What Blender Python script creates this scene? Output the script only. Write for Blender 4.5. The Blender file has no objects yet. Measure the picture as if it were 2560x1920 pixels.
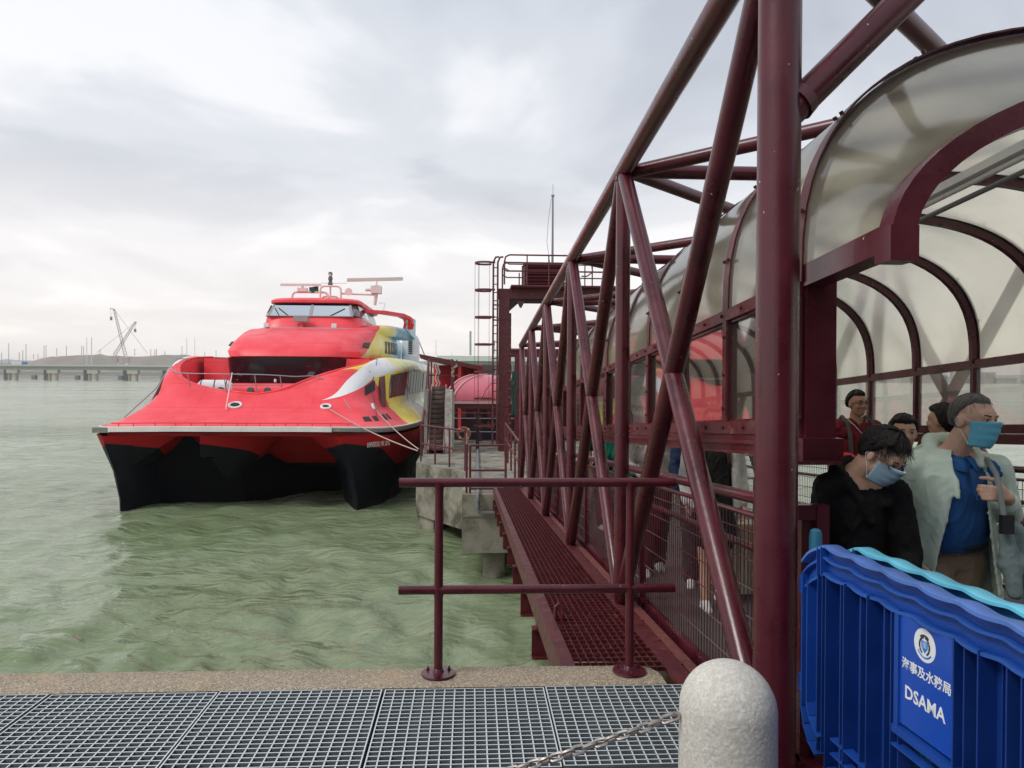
import bpy, math, random
import numpy as np
from mathutils import Vector, Matrix, Euler, noise as mnoise
R = math.radians
sc = bpy.context.scene
col = sc.collection
rnd = random.Random(7)

# ------------------------------------------------------------------ camera
cam_d = bpy.data.cameras.new('camera'); cam = bpy.data.objects.new('camera', cam_d); col.objects.link(cam)
cam_d.sensor_width = 36; cam_d.lens = 26.72; cam_d.clip_start = 0.05; cam_d.clip_end = 9000
YAW, PITCH, ROLL = .0528, -.0082, -.006
_fw = Vector((math.sin(YAW)*math.cos(PITCH), math.cos(YAW)*math.cos(PITCH), math.sin(PITCH)))
_rt = Vector((math.cos(YAW), -math.sin(YAW), 0)); _up = _rt.cross(_fw)
_r2 = _rt*math.cos(ROLL) - _up*math.sin(ROLL); _u2 = _up*math.cos(ROLL) + _rt*math.sin(ROLL)
cam.matrix_world = Matrix(((_r2.x,_u2.x,-_fw.x,0),(_r2.y,_u2.y,-_fw.y,0),(_r2.z,_u2.z,-_fw.z,1.6),(0,0,0,1)))
sc.camera = cam

# ------------------------------------------------------------------ node helpers
def NT(tree):
    tree.nodes.clear()
    def n(kind, **kw):
        x = tree.nodes.new(kind)
        for k, v in kw.items():
            if k.startswith('i_'):
                key = k[2:]; key = int(key) if key.isdigit() else key.replace('_', ' ')
                x.inputs[key].default_value = v
            else: setattr(x, k, v)
        return x
    def l(a, b): tree.links.new(a, b)
    return n, l
def ramp(n, stops, interp='LINEAR'):
    r = n('ShaderNodeValToRGB'); cr = r.color_ramp; cr.interpolation = interp
    while len(cr.elements) > 1: cr.elements.remove(cr.elements[0])
    cr.elements[0].position = stops[0][0]; cr.elements[0].color = (*stops[0][1], 1)
    for p, c in stops[1:]:
        e = cr.elements.new(p); e.color = (*c, 1)
    return r

# ------------------------------------------------------------------ world: overcast sky
SUN_EL, SUN_AZ = R(52), R(-60)      # azimuth from +Y towards +X; the veiled sun stands high on the left
w = bpy.data.worlds.new('World'); sc.world = w; w.use_nodes = True
n, l = NT(w.node_tree)
sky = n('ShaderNodeTexSky', sky_type='NISHITA', sun_disc=False, sun_elevation=SUN_EL, sun_rotation=SUN_AZ)
tc = n('ShaderNodeTexCoord')
sep = n('ShaderNodeSeparateXYZ'); l(tc.outputs['Generated'], sep.inputs[0])
zc_ = n('ShaderNodeMath', operation='MAXIMUM', i_1=0.0); l(sep.outputs['Z'], zc_.inputs[0])
za = n('ShaderNodeMath', operation='ADD', i_1=0.16); l(zc_.outputs[0], za.inputs[0])
dx = n('ShaderNodeMath', operation='DIVIDE'); l(sep.outputs['X'], dx.inputs[0]); l(za.outputs[0], dx.inputs[1])
dy = n('ShaderNodeMath', operation='DIVIDE'); l(sep.outputs['Y'], dy.inputs[0]); l(za.outputs[0], dy.inputs[1])
cmb = n('ShaderNodeCombineXYZ'); l(dx.outputs[0], cmb.inputs[0]); l(dy.outputs[0], cmb.inputs[1])
mp = n('ShaderNodeMapping'); l(cmb.outputs[0], mp.inputs[0])
mp.inputs['Location'].default_value = (7.9, 5.3, 0); mp.inputs['Scale'].default_value = (1.0, .85, 1)
n1 = n('ShaderNodeTexNoise', i_Scale=1.0, i_Detail=8.0, i_Roughness=.52, i_Distortion=.5); l(mp.outputs[0], n1.inputs['Vector'])
mp2 = n('ShaderNodeMapping'); l(cmb.outputs[0], mp2.inputs[0])
mp2.inputs['Location'].default_value = (8.2, -4.1, 0); mp2.inputs['Scale'].default_value = (.25, .16, 1)
n2 = n('ShaderNodeTexNoise', i_Scale=1.0, i_Detail=3.0, i_Roughness=.5); l(mp2.outputs[0], n2.inputs['Vector'])
mixn = n('ShaderNodeMix', data_type='FLOAT', i_0=.34); l(n1.outputs[0], mixn.inputs[2]); l(n2.outputs[0], mixn.inputs[3])
cl = ramp(n, [(.40, (.36,.40,.465)), (.475, (.46,.505,.57)), (.54, (.60,.64,.695)), (.61, (.82,.84,.87))], 'EASE')
l(mixn.outputs[0], cl.inputs[0])
# warm brightening band low over the horizon, cool thin cloud higher up
hz = ramp(n, [(.0, (1,1,1)), (.10, (.8,.8,.8)), (.30, (.25,.25,.25)), (.55, (0,0,0))], 'EASE'); l(sep.outputs['Z'], hz.inputs[0])
m1 = n('ShaderNodeMix', data_type='RGBA'); l(hz.outputs[0], m1.inputs[0]); l(cl.outputs[0], m1.inputs[6])
wm = n('ShaderNodeMix', data_type='RGBA', i_0=.75); wm.inputs[7].default_value = (1.06,.97,.91,1); l(cl.outputs[0], wm.inputs[6])
l(wm.outputs[2], m1.inputs[7])
# the thin blue gaps of the cloud deck: a little clear sky shines through
skm = n('ShaderNodeMix', data_type='RGBA', blend_type='MULTIPLY', i_0=1.0); l(sky.outputs[0], skm.inputs[6]); skm.inputs[7].default_value = (.095,.095,.095,1)
gap = ramp(n, [(.34, (.0,.0,.0)), (.62, (.16,.16,.16))]); l(n2.outputs[0], gap.inputs[0])
m2 = n('ShaderNodeMix', data_type='RGBA'); l(gap.outputs[0], m2.inputs[0]); l(m1.outputs[2], m2.inputs[6]); l(skm.outputs[2], m2.inputs[7])
bg = n('ShaderNodeBackground', i_Strength=1.0); l(m2.outputs[2], bg.inputs[0])
out = n('ShaderNodeOutputWorld'); l(bg.outputs[0], out.inputs[0])

# ------------------------------------------------------------------ veiled sun
sun_d = bpy.data.lights.new('sun', 'SUN'); sun_d.energy = 1.5; sun_d.angle = R(22); sun_d.color = (1,.95,.88)
sun = bpy.data.objects.new('sun', sun_d); col.objects.link(sun)
sd = Vector((math.sin(SUN_AZ)*math.cos(SUN_EL), math.cos(SUN_AZ)*math.cos(SUN_EL), math.sin(SUN_EL)))
sd = Vector((-.62, -.30, .78)).normalized()
sun.rotation_euler = sd.to_track_quat('Z', 'Y').to_euler(); sun.location = (0, 0, 40)
sky.sun_elevation = math.asin(sd.z); sky.sun_rotation = math.atan2(sd.x, sd.y)
vs = sc.view_settings; vs.view_transform = 'Standard'; vs.look = 'None'; vs.gamma = 1; vs.exposure = 0.32; vs.use_curve_mapping = False
try:
    sc.cycles.use_denoising = True
    sc.cycles.max_bounces = 10; sc.cycles.transparent_max_bounces = 24; sc.cycles.caustics_reflective = False; sc.cycles.caustics_refractive = False
except Exception: pass

# ------------------------------------------------------------------ materials
def mat(name, c, rough=.5, metal=0., var=.0, vscale=6., bump=0., bscale=60., spec=.5, dirt=None, dscale=3., dlo=.55, dhi=.7, coat=0., trans=0.):
    m = bpy.data.materials.new(name); m.use_nodes = True
    n, l = NT(m.node_tree)
    b = n('ShaderNodeBsdfPrincipled'); o = n('ShaderNodeOutputMaterial'); l(b.outputs[0], o.inputs[0])
    b.inputs['Base Color'].default_value = (*c, 1); b.inputs['Roughness'].default_value = rough; b.inputs['Metallic'].default_value = metal
    b.inputs['Specular IOR Level'].default_value = spec; b.inputs['Coat Weight'].default_value = coat
    tcn = n('ShaderNodeTexCoord')
    src = None
    if var > 0:
        ns = n('ShaderNodeTexNoise', i_Scale=vscale, i_Detail=5.0, i_Roughness=.6); l(tcn.outputs['Object'], ns.inputs['Vector'])
        lo = tuple(max(0, x*(1-var)) for x in c); hi = tuple(min(1, x*(1+var)) for x in c)
        r = ramp(n, [(.3, lo), (.7, hi)]); l(ns.outputs[0], r.inputs[0]); src = r.outputs[0]
        rr = n('ShaderNodeMapRange', i_1=.3, i_2=.7, i_3=max(.02, rough-.1), i_4=min(1, rough+.12)); l(ns.outputs[0], rr.inputs[0]); l(rr.outputs[0], b.inputs['Roughness'])
    if dirt is not None:
        nd = n('ShaderNodeTexNoise', i_Scale=dscale, i_Detail=8.0, i_Roughness=.68); l(tcn.outputs['Object'], nd.inputs['Vector'])
        k = ramp(n, [(dlo, (0,0,0)), (dhi, (1,1,1))]); l(nd.outputs[0], k.inputs[0])
        mx = n('ShaderNodeMix', data_type='RGBA'); l(k.outputs[0], mx.inputs[0])
        if src: l(src, mx.inputs[6])
        else: mx.inputs[6].default_value = (*c, 1)
        mx.inputs[7].default_value = (*dirt, 1); src = mx.outputs[2]
    if src: l(src, b.inputs['Base Color'])
    if bump > 0:
        nb = n('ShaderNodeTexNoise', i_Scale=bscale, i_Detail=4.0); l(tcn.outputs['Object'], nb.inputs['Vector'])
        bp = n('ShaderNodeBump', i_Strength=bump, i_Distance=.01); l(nb.outputs[0], bp.inputs['Height']); l(bp.outputs[0], b.inputs['Normal'])
    return m
M = {}
M['paint'] = mat('burgundy gloss paint', (.082,.0085,.0165), .30, var=.32, vscale=3.5, bump=.12, bscale=22, dirt=(.09,.02,.018), dscale=9, dlo=.66, dhi=.78, coat=.12)
def chips(m, scale=38., th=.765, c=(.55,.50,.48)):
    nt = m.node_tree; b = nt.nodes['Principled BSDF']; src = b.inputs['Base Color'].links[0].from_socket
    n_ = nt.nodes.new('ShaderNodeTexNoise'); n_.inputs['Scale'].default_value = scale; n_.inputs['Detail'].default_value = 2
    t_ = nt.nodes.new('ShaderNodeTexCoord'); nt.links.new(t_.outputs['Object'], n_.inputs['Vector'])
    g_ = nt.nodes.new('ShaderNodeMath'); g_.operation = 'GREATER_THAN'; g_.inputs[1].default_value = th; nt.links.new(n_.outputs[0], g_.inputs[0])
    x_ = nt.nodes.new('ShaderNodeMix'); x_.data_type = 'RGBA'; nt.links.new(g_.outputs[0], x_.inputs[0]); nt.links.new(src, x_.inputs[6]); x_.inputs[7].default_value = (*c, 1); nt.links.new(x_.outputs[2], b.inputs['Base Color'])
chips(M['paint'])
M['paint_dull'] = mat('weathered burgundy paint', (.10,.014,.019), .42, var=.22, vscale=9, bump=.3, bscale=40, dirt=(.20,.10,.075), dscale=14, dlo=.56, dhi=.72)
M['paint_rust'] = mat('worn burgundy ledge', (.20,.055,.05), .65, var=.3, vscale=25, bump=.5, bscale=90, dirt=(.13,.035,.03), dscale=40, dlo=.45, dhi=.6)
M['galv'] = mat('galvanised steel', (.50,.54,.56), .42, .75, var=.18, vscale=20, bump=.1, bscale=80)
M['chain'] = mat('weathered chain steel', (.36,.33,.31), .42, .6, var=.3, vscale=40, dirt=(.16,.08,.05), dscale=50)
M['concrete'] = mat('weathered concrete', (.27,.255,.215), .9, var=.22, vscale=1.4, bump=.5, bscale=30, dirt=(.12,.115,.085), dscale=1.6, dlo=.48, dhi=.7)
M['dark_deck'] = mat('dark grey walkway coating', (.085,.083,.085), .7, var=.15, vscale=8, bump=.3, bscale=120)
M['grey'] = mat('grey steel', (.2,.21,.22), .5, .3, var=.15)
M['black'] = mat('black rubber', (.012,.012,.013), .6)
M['green_gutter'] = mat('dark green gutter', (.018,.035,.033), .6, var=.2)
M['white'] = mat('white paint', (.74,.75,.76), .4, var=.06, vscale=3, dirt=(.45,.45,.44), dscale=8, dlo=.62, dhi=.75)

# ------------------------------------------------------------------ object helpers
def tag(o, label=None, cat=None, group=None, kind=None):
    if label: o['label'] = label
    if cat: o['category'] = cat
    if group: o['group'] = group
    if kind: o['kind'] = kind
    return o
def thing(name, loc, label, cat, group=None, rz=0):
    o = bpy.data.objects.new(name, None); col.objects.link(o); o.location = loc; o.rotation_euler = (0, 0, rz); o.empty_display_size = .2
    return tag(o, label, cat, group)
def worldloc(o):
    v = Vector((0, 0, 0))
    while o is not None: v += o.location; o = o.parent
    return v
def group_part(name, parent, loc=None):
    """an Empty part below a thing, at its parent's place"""
    o = bpy.data.objects.new(name, None); col.objects.link(o); o.parent = parent; o.empty_display_size = .1
    return o
class MB:
    def __init__(s): s.v = []; s.f = []; s.m = []
    def add(s, vs, fs, mi=0):
        k = len(s.v); s.v.extend([tuple(p) for p in vs]); s.f.extend([tuple(i+k for i in f) for f in fs]); s.m.extend([mi]*len(fs)); return s
    def box(s, x0, x1, y0, y1, z0, z1, mi=0):
        return s.add([(x0,y0,z0),(x1,y0,z0),(x1,y1,z0),(x0,y1,z0),(x0,y0,z1),(x1,y0,z1),(x1,y1,z1),(x0,y1,z1)],
              [(0,3,2,1),(4,5,6,7),(0,1,5,4),(1,2,6,5),(2,3,7,6),(3,0,4,7)], mi)
    def bar(s, a, b, w, h, up=(0,0,1), mi=0):
        a = Vector(a); b = Vector(b); d = (b-a).normalized(); up = Vector(up)
        r = d.cross(up)
        if r.length < 1e-4: r = d.cross(Vector((1,0,0)))
        r.normalize(); u = r.cross(d).normalized(); r *= w/2; u *= h/2
        return s.add([a-r-u, a+r-u, a+r+u, a-r+u, b-r-u, b+r-u, b+r+u, b-r+u], [(0,1,2,3),(7,6,5,4),(0,4,5,1),(1,5,6,2),(2,6,7,3),(3,7,4,0)], mi)
    def tube(s, pts, r, n=10, caps=True, mi=0, closed=False):
        pts = [Vector(p) for p in pts]; N = len(pts); rs = r if isinstance(r, (list, tuple)) else [r]*N
        d0 = (pts[1]-pts[0]).normalized(); ref = Vector((0,0,1)) if abs(d0.z) < .9 else Vector((1,0,0))
        u = d0.cross(ref).normalized(); vs = []
        for i, p in enumerate(pts):
            if closed: d = (pts[(i+1)%N]-pts[i-1]).normalized()
            elif i == 0: d = (pts[1]-pts[0]).normalized()
            elif i == N-1: d = (pts[-1]-pts[-2]).normalized()
            else: d = ((pts[i+1]-pts[i]).normalized()+(pts[i]-pts[i-1]).normalized()).normalized()
            u = (u-d*u.dot(d)).normalized(); v = d.cross(u)
            for k in range(n):
                a = 2*math.pi*k/n; vs.append(p+(u*math.cos(a)+v*math.sin(a))*rs[i])
        fs = []
        for i in range(N if closed else N-1):
            j = (i+1) % N
            for k in range(n):
                q = (k+1) % n; fs.append((i*n+k, i*n+q, j*n+q, j*n+k))
        if caps and not closed:
            fs.append(tuple(range(n-1, -1, -1))); fs.append(tuple((N-1)*n+k for k in range(n)))
        return s.add(vs, fs, mi)
    def lathe(s, prof, c=(0,0,0), n=24, mi=0):
        """profile of (r, z) turned about the vertical through c"""
        vs = []; fs = []
        for r, z in prof:
            for k in range(n):
                a = 2*math.pi*k/n; vs.append((c[0]+r*math.cos(a), c[1]+r*math.sin(a), c[2]+z))
        for i in range(len(prof)-1):
            for k in range(n):
                q = (k+1) % n; fs.append((i*n+k, i*n+q, (i+1)*n+q, (i+1)*n+k))
        fs.append(tuple(range(n-1, -1, -1))); fs.append(tuple((len(prof)-1)*n+k for k in range(n)))
        return s.add(vs, fs, mi)
    def prism(s, poly, d, mi=0):
        """closed planar polygon (3-D points) pushed along vector d"""
        N = len(poly); d = Vector(d); P = [Vector(p) for p in poly]
        return s.add(P+[p+d for p in P], [tuple(range(N-1, -1, -1)), tuple(range(N, 2*N))]+[(i, (i+1)%N, N+(i+1)%N, N+i) for i in range(N)], mi)
    def grid(s, rows, mi=0, flip=False, miF=None):
        R_ = len(rows); C = len(rows[0]); vs = [p for r in rows for p in r]; fs = []; ms = []
        for i in range(R_-1):
            for j in range(C-1):
                f = (i*C+j, i*C+j+1, (i+1)*C+j+1, (i+1)*C+j); fs.append(f[::-1] if flip else f); ms.append(miF(i, j) if miF else mi)
        k = len(s.m); s.add(vs, fs); s.m[k:] = ms; return s
    def mesh(s, name, org=(0,0,0), smooth=True, ang=40, mats=()):
        me = bpy.data.meshes.new(name); o = Vector(org)
        me.from_pydata([(p[0]-o.x, p[1]-o.y, p[2]-o.z) for p in s.v], [], s.f)
        for m in mats: me.materials.append(m)
        if len(mats) > 1: me.polygons.foreach_set('material_index', s.m)
        if smooth:
            me.polygons.foreach_set('use_smooth', [True]*len(me.polygons))
            me.update()
            try: me.set_sharp_from_angle(angle=R(ang))
            except Exception: pass
        me.update(); return me
    def build(s, name, mats, parent=None, smooth=True, ang=40, label=None, cat=None, group=None, kind=None, org=None, recalc=False):
        if not isinstance(mats, (list, tuple)): mats = [mats]
        po = worldloc(parent) if parent is not None else Vector((0,0,0))
        if org is None: org = po
        me = s.mesh(name, org, smooth, ang, mats)
        if recalc:
            import bmesh
            b = bmesh.new(); b.from_mesh(me); bmesh.ops.remove_doubles(b, verts=b.verts, dist=1e-5); bmesh.ops.recalc_face_normals(b, faces=b.faces); b.to_mesh(me); b.free()
        o = bpy.data.objects.new(name, me); col.objects.link(o)
        if parent is not None: o.parent = parent
        o.location = Vector(org)-po
        return tag(o, label, cat, group, kind)
def inst(src, off, parent=None, name=None):
    """one more piece sharing src's mesh, moved by off from where src stands"""
    o = bpy.data.objects.new(name or src.name.split('.')[0], src.data); col.objects.link(o)
    o.parent = parent if parent is not None else src.parent
    o.location = src.location + Vector(off); o.rotation_euler = src.rotation_euler
    if src.get('kind') and src['kind'] == 'stuff': o['kind'] = 'stuff'
    return o
def copy_tree(o, parent=None):
    c = o.copy(); col.objects.link(c)
    if parent is not None: c.parent = parent
    for ch in o.children: copy_tree(ch, c)
    return c
ZW = -3.12      # water level; the camera stands 1.6 m over the kerb top (z = 0)
# ------------------------------------------------------------------ water
def water():
    rg = np.random.default_rng(11)
    Ys = 3.0*(3600/3.0)**(np.arange(640)/639.)
    u = np.linspace(-1, 1, 600); u = 1.02*u + 2.2*np.sign(u)*np.abs(u)**9
    Yg, U = np.meshgrid(Ys, u, indexing='ij'); X = Yg*U
    Yj = Yg
    Z = np.zeros_like(X); cell = np.maximum(.0112*Yg, .0036*Yg)
    for i in range(96):
        lam = .26*(2.4/.26)**(rg.random()**1.7); k = 2*math.pi/lam
        th = R(205) + rg.normal(0, .75); ph = rg.random()*6.28
        a = .0092*lam**.72*(.6+.8*rg.random())
        fade = np.clip((lam/cell-2.5)/4, 0, 1)
        s_ = np.sin(k*(X*math.cos(th)+Yj*math.sin(th))+ph + .9*np.sin(X*.7/lam**.5+ph*3)*np.cos(Yj*.55/lam**.5+ph))
        Z += a*fade*(s_ - .45*(1-np.abs(s_))*-1)
    Z += ZW - Z[100:400].mean()
    V = np.stack([X, Yj, Z], -1).reshape(-1, 3)
    nr, nc = X.shape
    i, j = np.meshgrid(np.arange(nr-1), np.arange(nc-1), indexing='ij'); a = (i*nc+j).ravel()
    Fc = np.stack([a, a+1, a+nc+1, a+nc], -1)
    me = bpy.data.meshes.new('water'); me.vertices.add(len(V)); me.vertices.foreach_set('co', V.ravel())
    me.loops.add(Fc.size); me.loops.foreach_set('vertex_index', Fc.ravel().astype(np.int32))
    me.polygons.add(len(Fc)); me.polygons.foreach_set('loop_start', (np.arange(len(Fc))*4).astype(np.int32))
    me.polygons.foreach_set('use_smooth', [True]*len(Fc)); me.update(); me.validate()
    m = bpy.data.materials.new('harbour water'); m.use_nodes = True
    n, l = NT(m.node_tree)
    b = n('ShaderNodeBsdfPrincipled', i_Roughness=.055, i_IOR=1.34); o = n('ShaderNodeOutputMaterial'); l(b.outputs[0], o.inputs[0])
    t = n('ShaderNodeTexCoord')
    ns = n('ShaderNodeTexNoise', i_Scale=.13, i_Detail=4.0); l(t.outputs['Object'], ns.inputs['Vector'])
    r = ramp(n, [(.35, (.175,.225,.115)), (.68, (.245,.295,.180))]); l(ns.outputs[0], r.inputs[0]); l(r.outputs[0], b.inputs['Base Color'])
    mw_ = n('ShaderNodeMapping'); mw_.inputs['Scale'].default_value = (.012, .05, 1); l(t.outputs['Object'], mw_.inputs[0])
    nw_ = n('ShaderNodeTexNoise', i_Scale=1.0, i_Detail=7.0, i_Roughness=.68, i_Distortion=.4); l(mw_.outputs[0], nw_.inputs['Vector'])
    rw2 = n('ShaderNodeMapRange', i_1=.38, i_2=.62, i_3=.035, i_4=.20); l(nw_.outputs[0], rw2.inputs[0]); l(rw2.outputs[0], b.inputs['Roughness'])
    mpp = n('ShaderNodeMapping'); mpp.inputs['Scale'].default_value = (.8, 1.35, 1); mpp.inputs['Rotation'].default_value = (0, 0, .35); l(t.outputs['Object'], mpp.inputs[0])
    b1 = n('ShaderNodeTexNoise', i_Scale=1.1, i_Detail=5.0, i_Roughness=.6, i_Distortion=.8); l(mpp.outputs[0], b1.inputs['Vector'])
    b2 = n('ShaderNodeTexNoise', i_Scale=4.2, i_Detail=4.0, i_Roughness=.55, i_Distortion=.5); l(mpp.outputs[0], b2.inputs['Vector'])
    p1 = n('ShaderNodeBump', i_Strength=.55, i_Distance=.16); l(b1.outputs[0], p1.inputs['Height'])
    b0 = n('ShaderNodeTexNoise', i_Scale=.32, i_Detail=3.0, i_Roughness=.6, i_Distortion=.6); l(mpp.outputs[0], b0.inputs['Vector'])
    p0 = n('ShaderNodeBump', i_Strength=.85, i_Distance=.5); l(b0.outputs[0], p0.inputs['Height']); l(p0.outputs[0], p1.inputs['Normal'])
    p2 = n('ShaderNodeBump', i_Strength=.9, i_Distance=.05); l(b2.outputs[0], p2.inputs['Height']); l(p1.outputs[0], p2.inputs['Normal'])
    l(p2.outputs[0], b.inputs['Normal'])
    me.materials.append(m)
    ob = bpy.data.objects.new('water', me); col.objects.link(ob); ob['kind'] = 'structure'
water()

# ------------------------------------------------------------------ quay: kerb, trench, gratings
def speckle(name, lo, hi, scale=260, rough=.85, bump=.6, stain=(.3,.16,.07), sscale=2.2, slo=.55, shi=.75, bdist=.004):
    m = bpy.data.materials.new(name); m.use_nodes = True
    n, l = NT(m.node_tree); b = n('ShaderNodeBsdfPrincipled', i_Roughness=rough); o = n('ShaderNodeOutputMaterial'); l(b.outputs[0], o.inputs[0])
    t = n('ShaderNodeTexCoord')
    v = n('ShaderNodeTexVoronoi', i_Scale=scale); l(t.outputs['Object'], v.inputs['Vector'])
    n0 = n('ShaderNodeTexNoise', i_Scale=scale*.5, i_Detail=3.0); l(t.outputs['Object'], n0.inputs['Vector'])
    n1 = n('ShaderNodeTexNoise', i_Scale=sscale, i_Detail=8.0, i_Roughness=.65); l(t.outputs['Object'], n1.inputs['Vector'])
    sp = n('ShaderNodeSeparateColor'); l(v.outputs['Color'], sp.inputs[0])
    ad = n('ShaderNodeMath', operation='ADD'); l(sp.outputs[0], ad.inputs[0]); l(n0.outputs[0], ad.inputs[1])
    r = ramp(n, [(.35, lo), (.8, tuple((a+c)/2 for a, c in zip(lo, hi))), (1.0, hi)]); hf = n('ShaderNodeMath', operation='MULTIPLY', i_1=.62); l(ad.outputs[0], hf.inputs[0]); l(hf.outputs[0], r.inputs[0])
    k = ramp(n, [(slo, (0,0,0)), (shi, (.75,.75,.75))]); l(n1.outputs[0], k.inputs[0])
    mx = n('ShaderNodeMix', data_type='RGBA'); l(k.outputs[0], mx.inputs[0]); l(r.outputs[0], mx.inputs[6]); mx.inputs[7].default_value = (*stain, 1)
    l(mx.outputs[2], b.inputs['Base Color'])
    bp = n('ShaderNodeBump', i_Strength=bump, i_Distance=bdist); l(ad.outputs[0], bp.inputs['Height']); l(bp.outputs[0], b.inputs['Normal'])
    return m
M['kerb'] = speckle('pebble-dash kerb concrete', (.20,.165,.125), (.66,.54,.39), 150, stain=(.52,.36,.20), sscale=3)
M['bollard'] = speckle('rough cast pale bollard', (.54,.52,.465), (.74,.72,.665), 130, bump=.5, stain=(.50,.48,.43), sscale=5, bdist=.006)
kb = MB()
# kerb with a rounded right end, gently uneven upper arris
xs = np.linspace(-9, .90, 60)
prof = lambda x, e: [(x, 3.935, -.03), (x, 3.93, -.004), (x, 3.945, 0), (x, 4.19+e, 0), (x, 4.203+e, -.012), (x, 4.21+e, -3.6)]
rows = [prof(x, .012*mnoise.noise(Vector((x*2, 0, 0)))) for x in xs]
for a in (20, 45, 70, 90):
    t_ = a/90; x = .90+.13*math.sin(R(a)); cut = .15*(1-math.cos(R(a)))
    rows.append([(x+.06*(1-t_), 3.935, -.03), (x+.05*(1-t_), 3.93, -.004), (x+.04*(1-t_), 3.945, 0), (x, 4.19-cut, 0), (x+.005, 4.203-cut, -.012), (x+.005, 4.21-cut, -3.6)])
kb.grid(rows, flip=True); kb.add(rows[-1], [(0,1,2,3,4,5)])
kb.build('kerb', M['kerb'], kind='structure', ang=60)
g = MB()
g.box(-12, 14, -14, 3.09, -3.6, -.006)              # quay slab behind the trench (the camera stands on it)
g.box(-12, -2.95, 3.09, 3.92, -3.6, -.006)
g.box(1.215, 14, 3.09, 3.19, -3.6, -.006)
g.build('ground', mat('quay floor', (.10,.10,.105), .8, var=.2, vscale=2, bump=.4, bscale=60), kind='structure', smooth=False)
g = MB(); g.box(-2.95, 1.215, 3.09, 3.93, -1.0, -.42)
g.build('trench_bed', mat('wet trench bed', (.075,.085,.095), .35, var=.35, vscale=6, bump=.5, bscale=14), kind='structure', smooth=False)
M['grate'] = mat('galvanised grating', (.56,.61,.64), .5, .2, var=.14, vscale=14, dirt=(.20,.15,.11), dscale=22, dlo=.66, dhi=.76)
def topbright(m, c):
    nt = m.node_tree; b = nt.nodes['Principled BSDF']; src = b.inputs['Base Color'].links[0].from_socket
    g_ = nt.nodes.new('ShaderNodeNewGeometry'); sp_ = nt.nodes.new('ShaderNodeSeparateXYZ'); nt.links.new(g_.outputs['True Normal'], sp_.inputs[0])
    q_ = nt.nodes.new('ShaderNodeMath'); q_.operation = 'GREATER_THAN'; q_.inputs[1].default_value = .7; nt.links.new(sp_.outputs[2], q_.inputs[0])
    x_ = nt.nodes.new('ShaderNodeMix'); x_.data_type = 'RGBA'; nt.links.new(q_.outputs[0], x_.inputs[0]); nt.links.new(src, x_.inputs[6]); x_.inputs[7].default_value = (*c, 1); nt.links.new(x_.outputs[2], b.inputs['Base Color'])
M['grate'] = mat('galvanised grating, foot-polished on top', (.16,.185,.195), .55, .2, var=.2, vscale=14, dirt=(.10,.08,.06), dscale=22, dlo=.62, dhi=.74)  # dark bar sides and bright tops put the cell shade into the colour
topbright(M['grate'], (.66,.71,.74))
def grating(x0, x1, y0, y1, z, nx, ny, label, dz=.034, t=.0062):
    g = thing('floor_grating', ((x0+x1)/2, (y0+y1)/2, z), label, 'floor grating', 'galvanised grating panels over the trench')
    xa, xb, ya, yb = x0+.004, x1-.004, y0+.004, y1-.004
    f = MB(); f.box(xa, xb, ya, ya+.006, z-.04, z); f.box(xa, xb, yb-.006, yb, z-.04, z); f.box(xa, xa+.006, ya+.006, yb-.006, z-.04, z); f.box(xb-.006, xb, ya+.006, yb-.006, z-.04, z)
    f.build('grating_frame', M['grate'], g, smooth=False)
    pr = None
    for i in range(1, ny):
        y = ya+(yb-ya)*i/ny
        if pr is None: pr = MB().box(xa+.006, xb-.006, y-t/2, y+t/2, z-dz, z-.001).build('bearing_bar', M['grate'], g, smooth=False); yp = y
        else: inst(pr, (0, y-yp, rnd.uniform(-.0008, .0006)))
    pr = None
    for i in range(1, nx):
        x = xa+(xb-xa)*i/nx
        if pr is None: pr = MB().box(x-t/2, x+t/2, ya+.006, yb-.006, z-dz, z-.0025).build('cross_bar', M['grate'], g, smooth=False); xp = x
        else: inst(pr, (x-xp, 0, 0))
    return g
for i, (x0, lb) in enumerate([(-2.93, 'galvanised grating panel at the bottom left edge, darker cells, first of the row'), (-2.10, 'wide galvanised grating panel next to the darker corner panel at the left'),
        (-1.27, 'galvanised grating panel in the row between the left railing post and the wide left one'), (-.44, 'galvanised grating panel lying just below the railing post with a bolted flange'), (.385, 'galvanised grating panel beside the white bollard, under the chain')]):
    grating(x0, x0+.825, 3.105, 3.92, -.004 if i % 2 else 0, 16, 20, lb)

# unseen front and roof added behind the camera to block sky light
tb = thing('added_sky_blocker', (7, -6, 0), 'unseen concrete terminal front and roof, added behind the camera to block sky light', 'building')
MB().box(-3.5, 22, -11, -3.6, 4.1, 4.5).build('roof', M['concrete'], tb, smooth=False)
MB().box(-3.5, 22, -11.4, -11, 0, 8).build('wall', mat('unseen blocker wall', (.16,.13,.12), .8), tb, smooth=False)
for x in (-3, 3, 9, 15, 21): MB().box(x-.25, x+.25, -4.6, -4.1, 0, 4.1).build('column', M['concrete'], tb, smooth=False)

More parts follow.
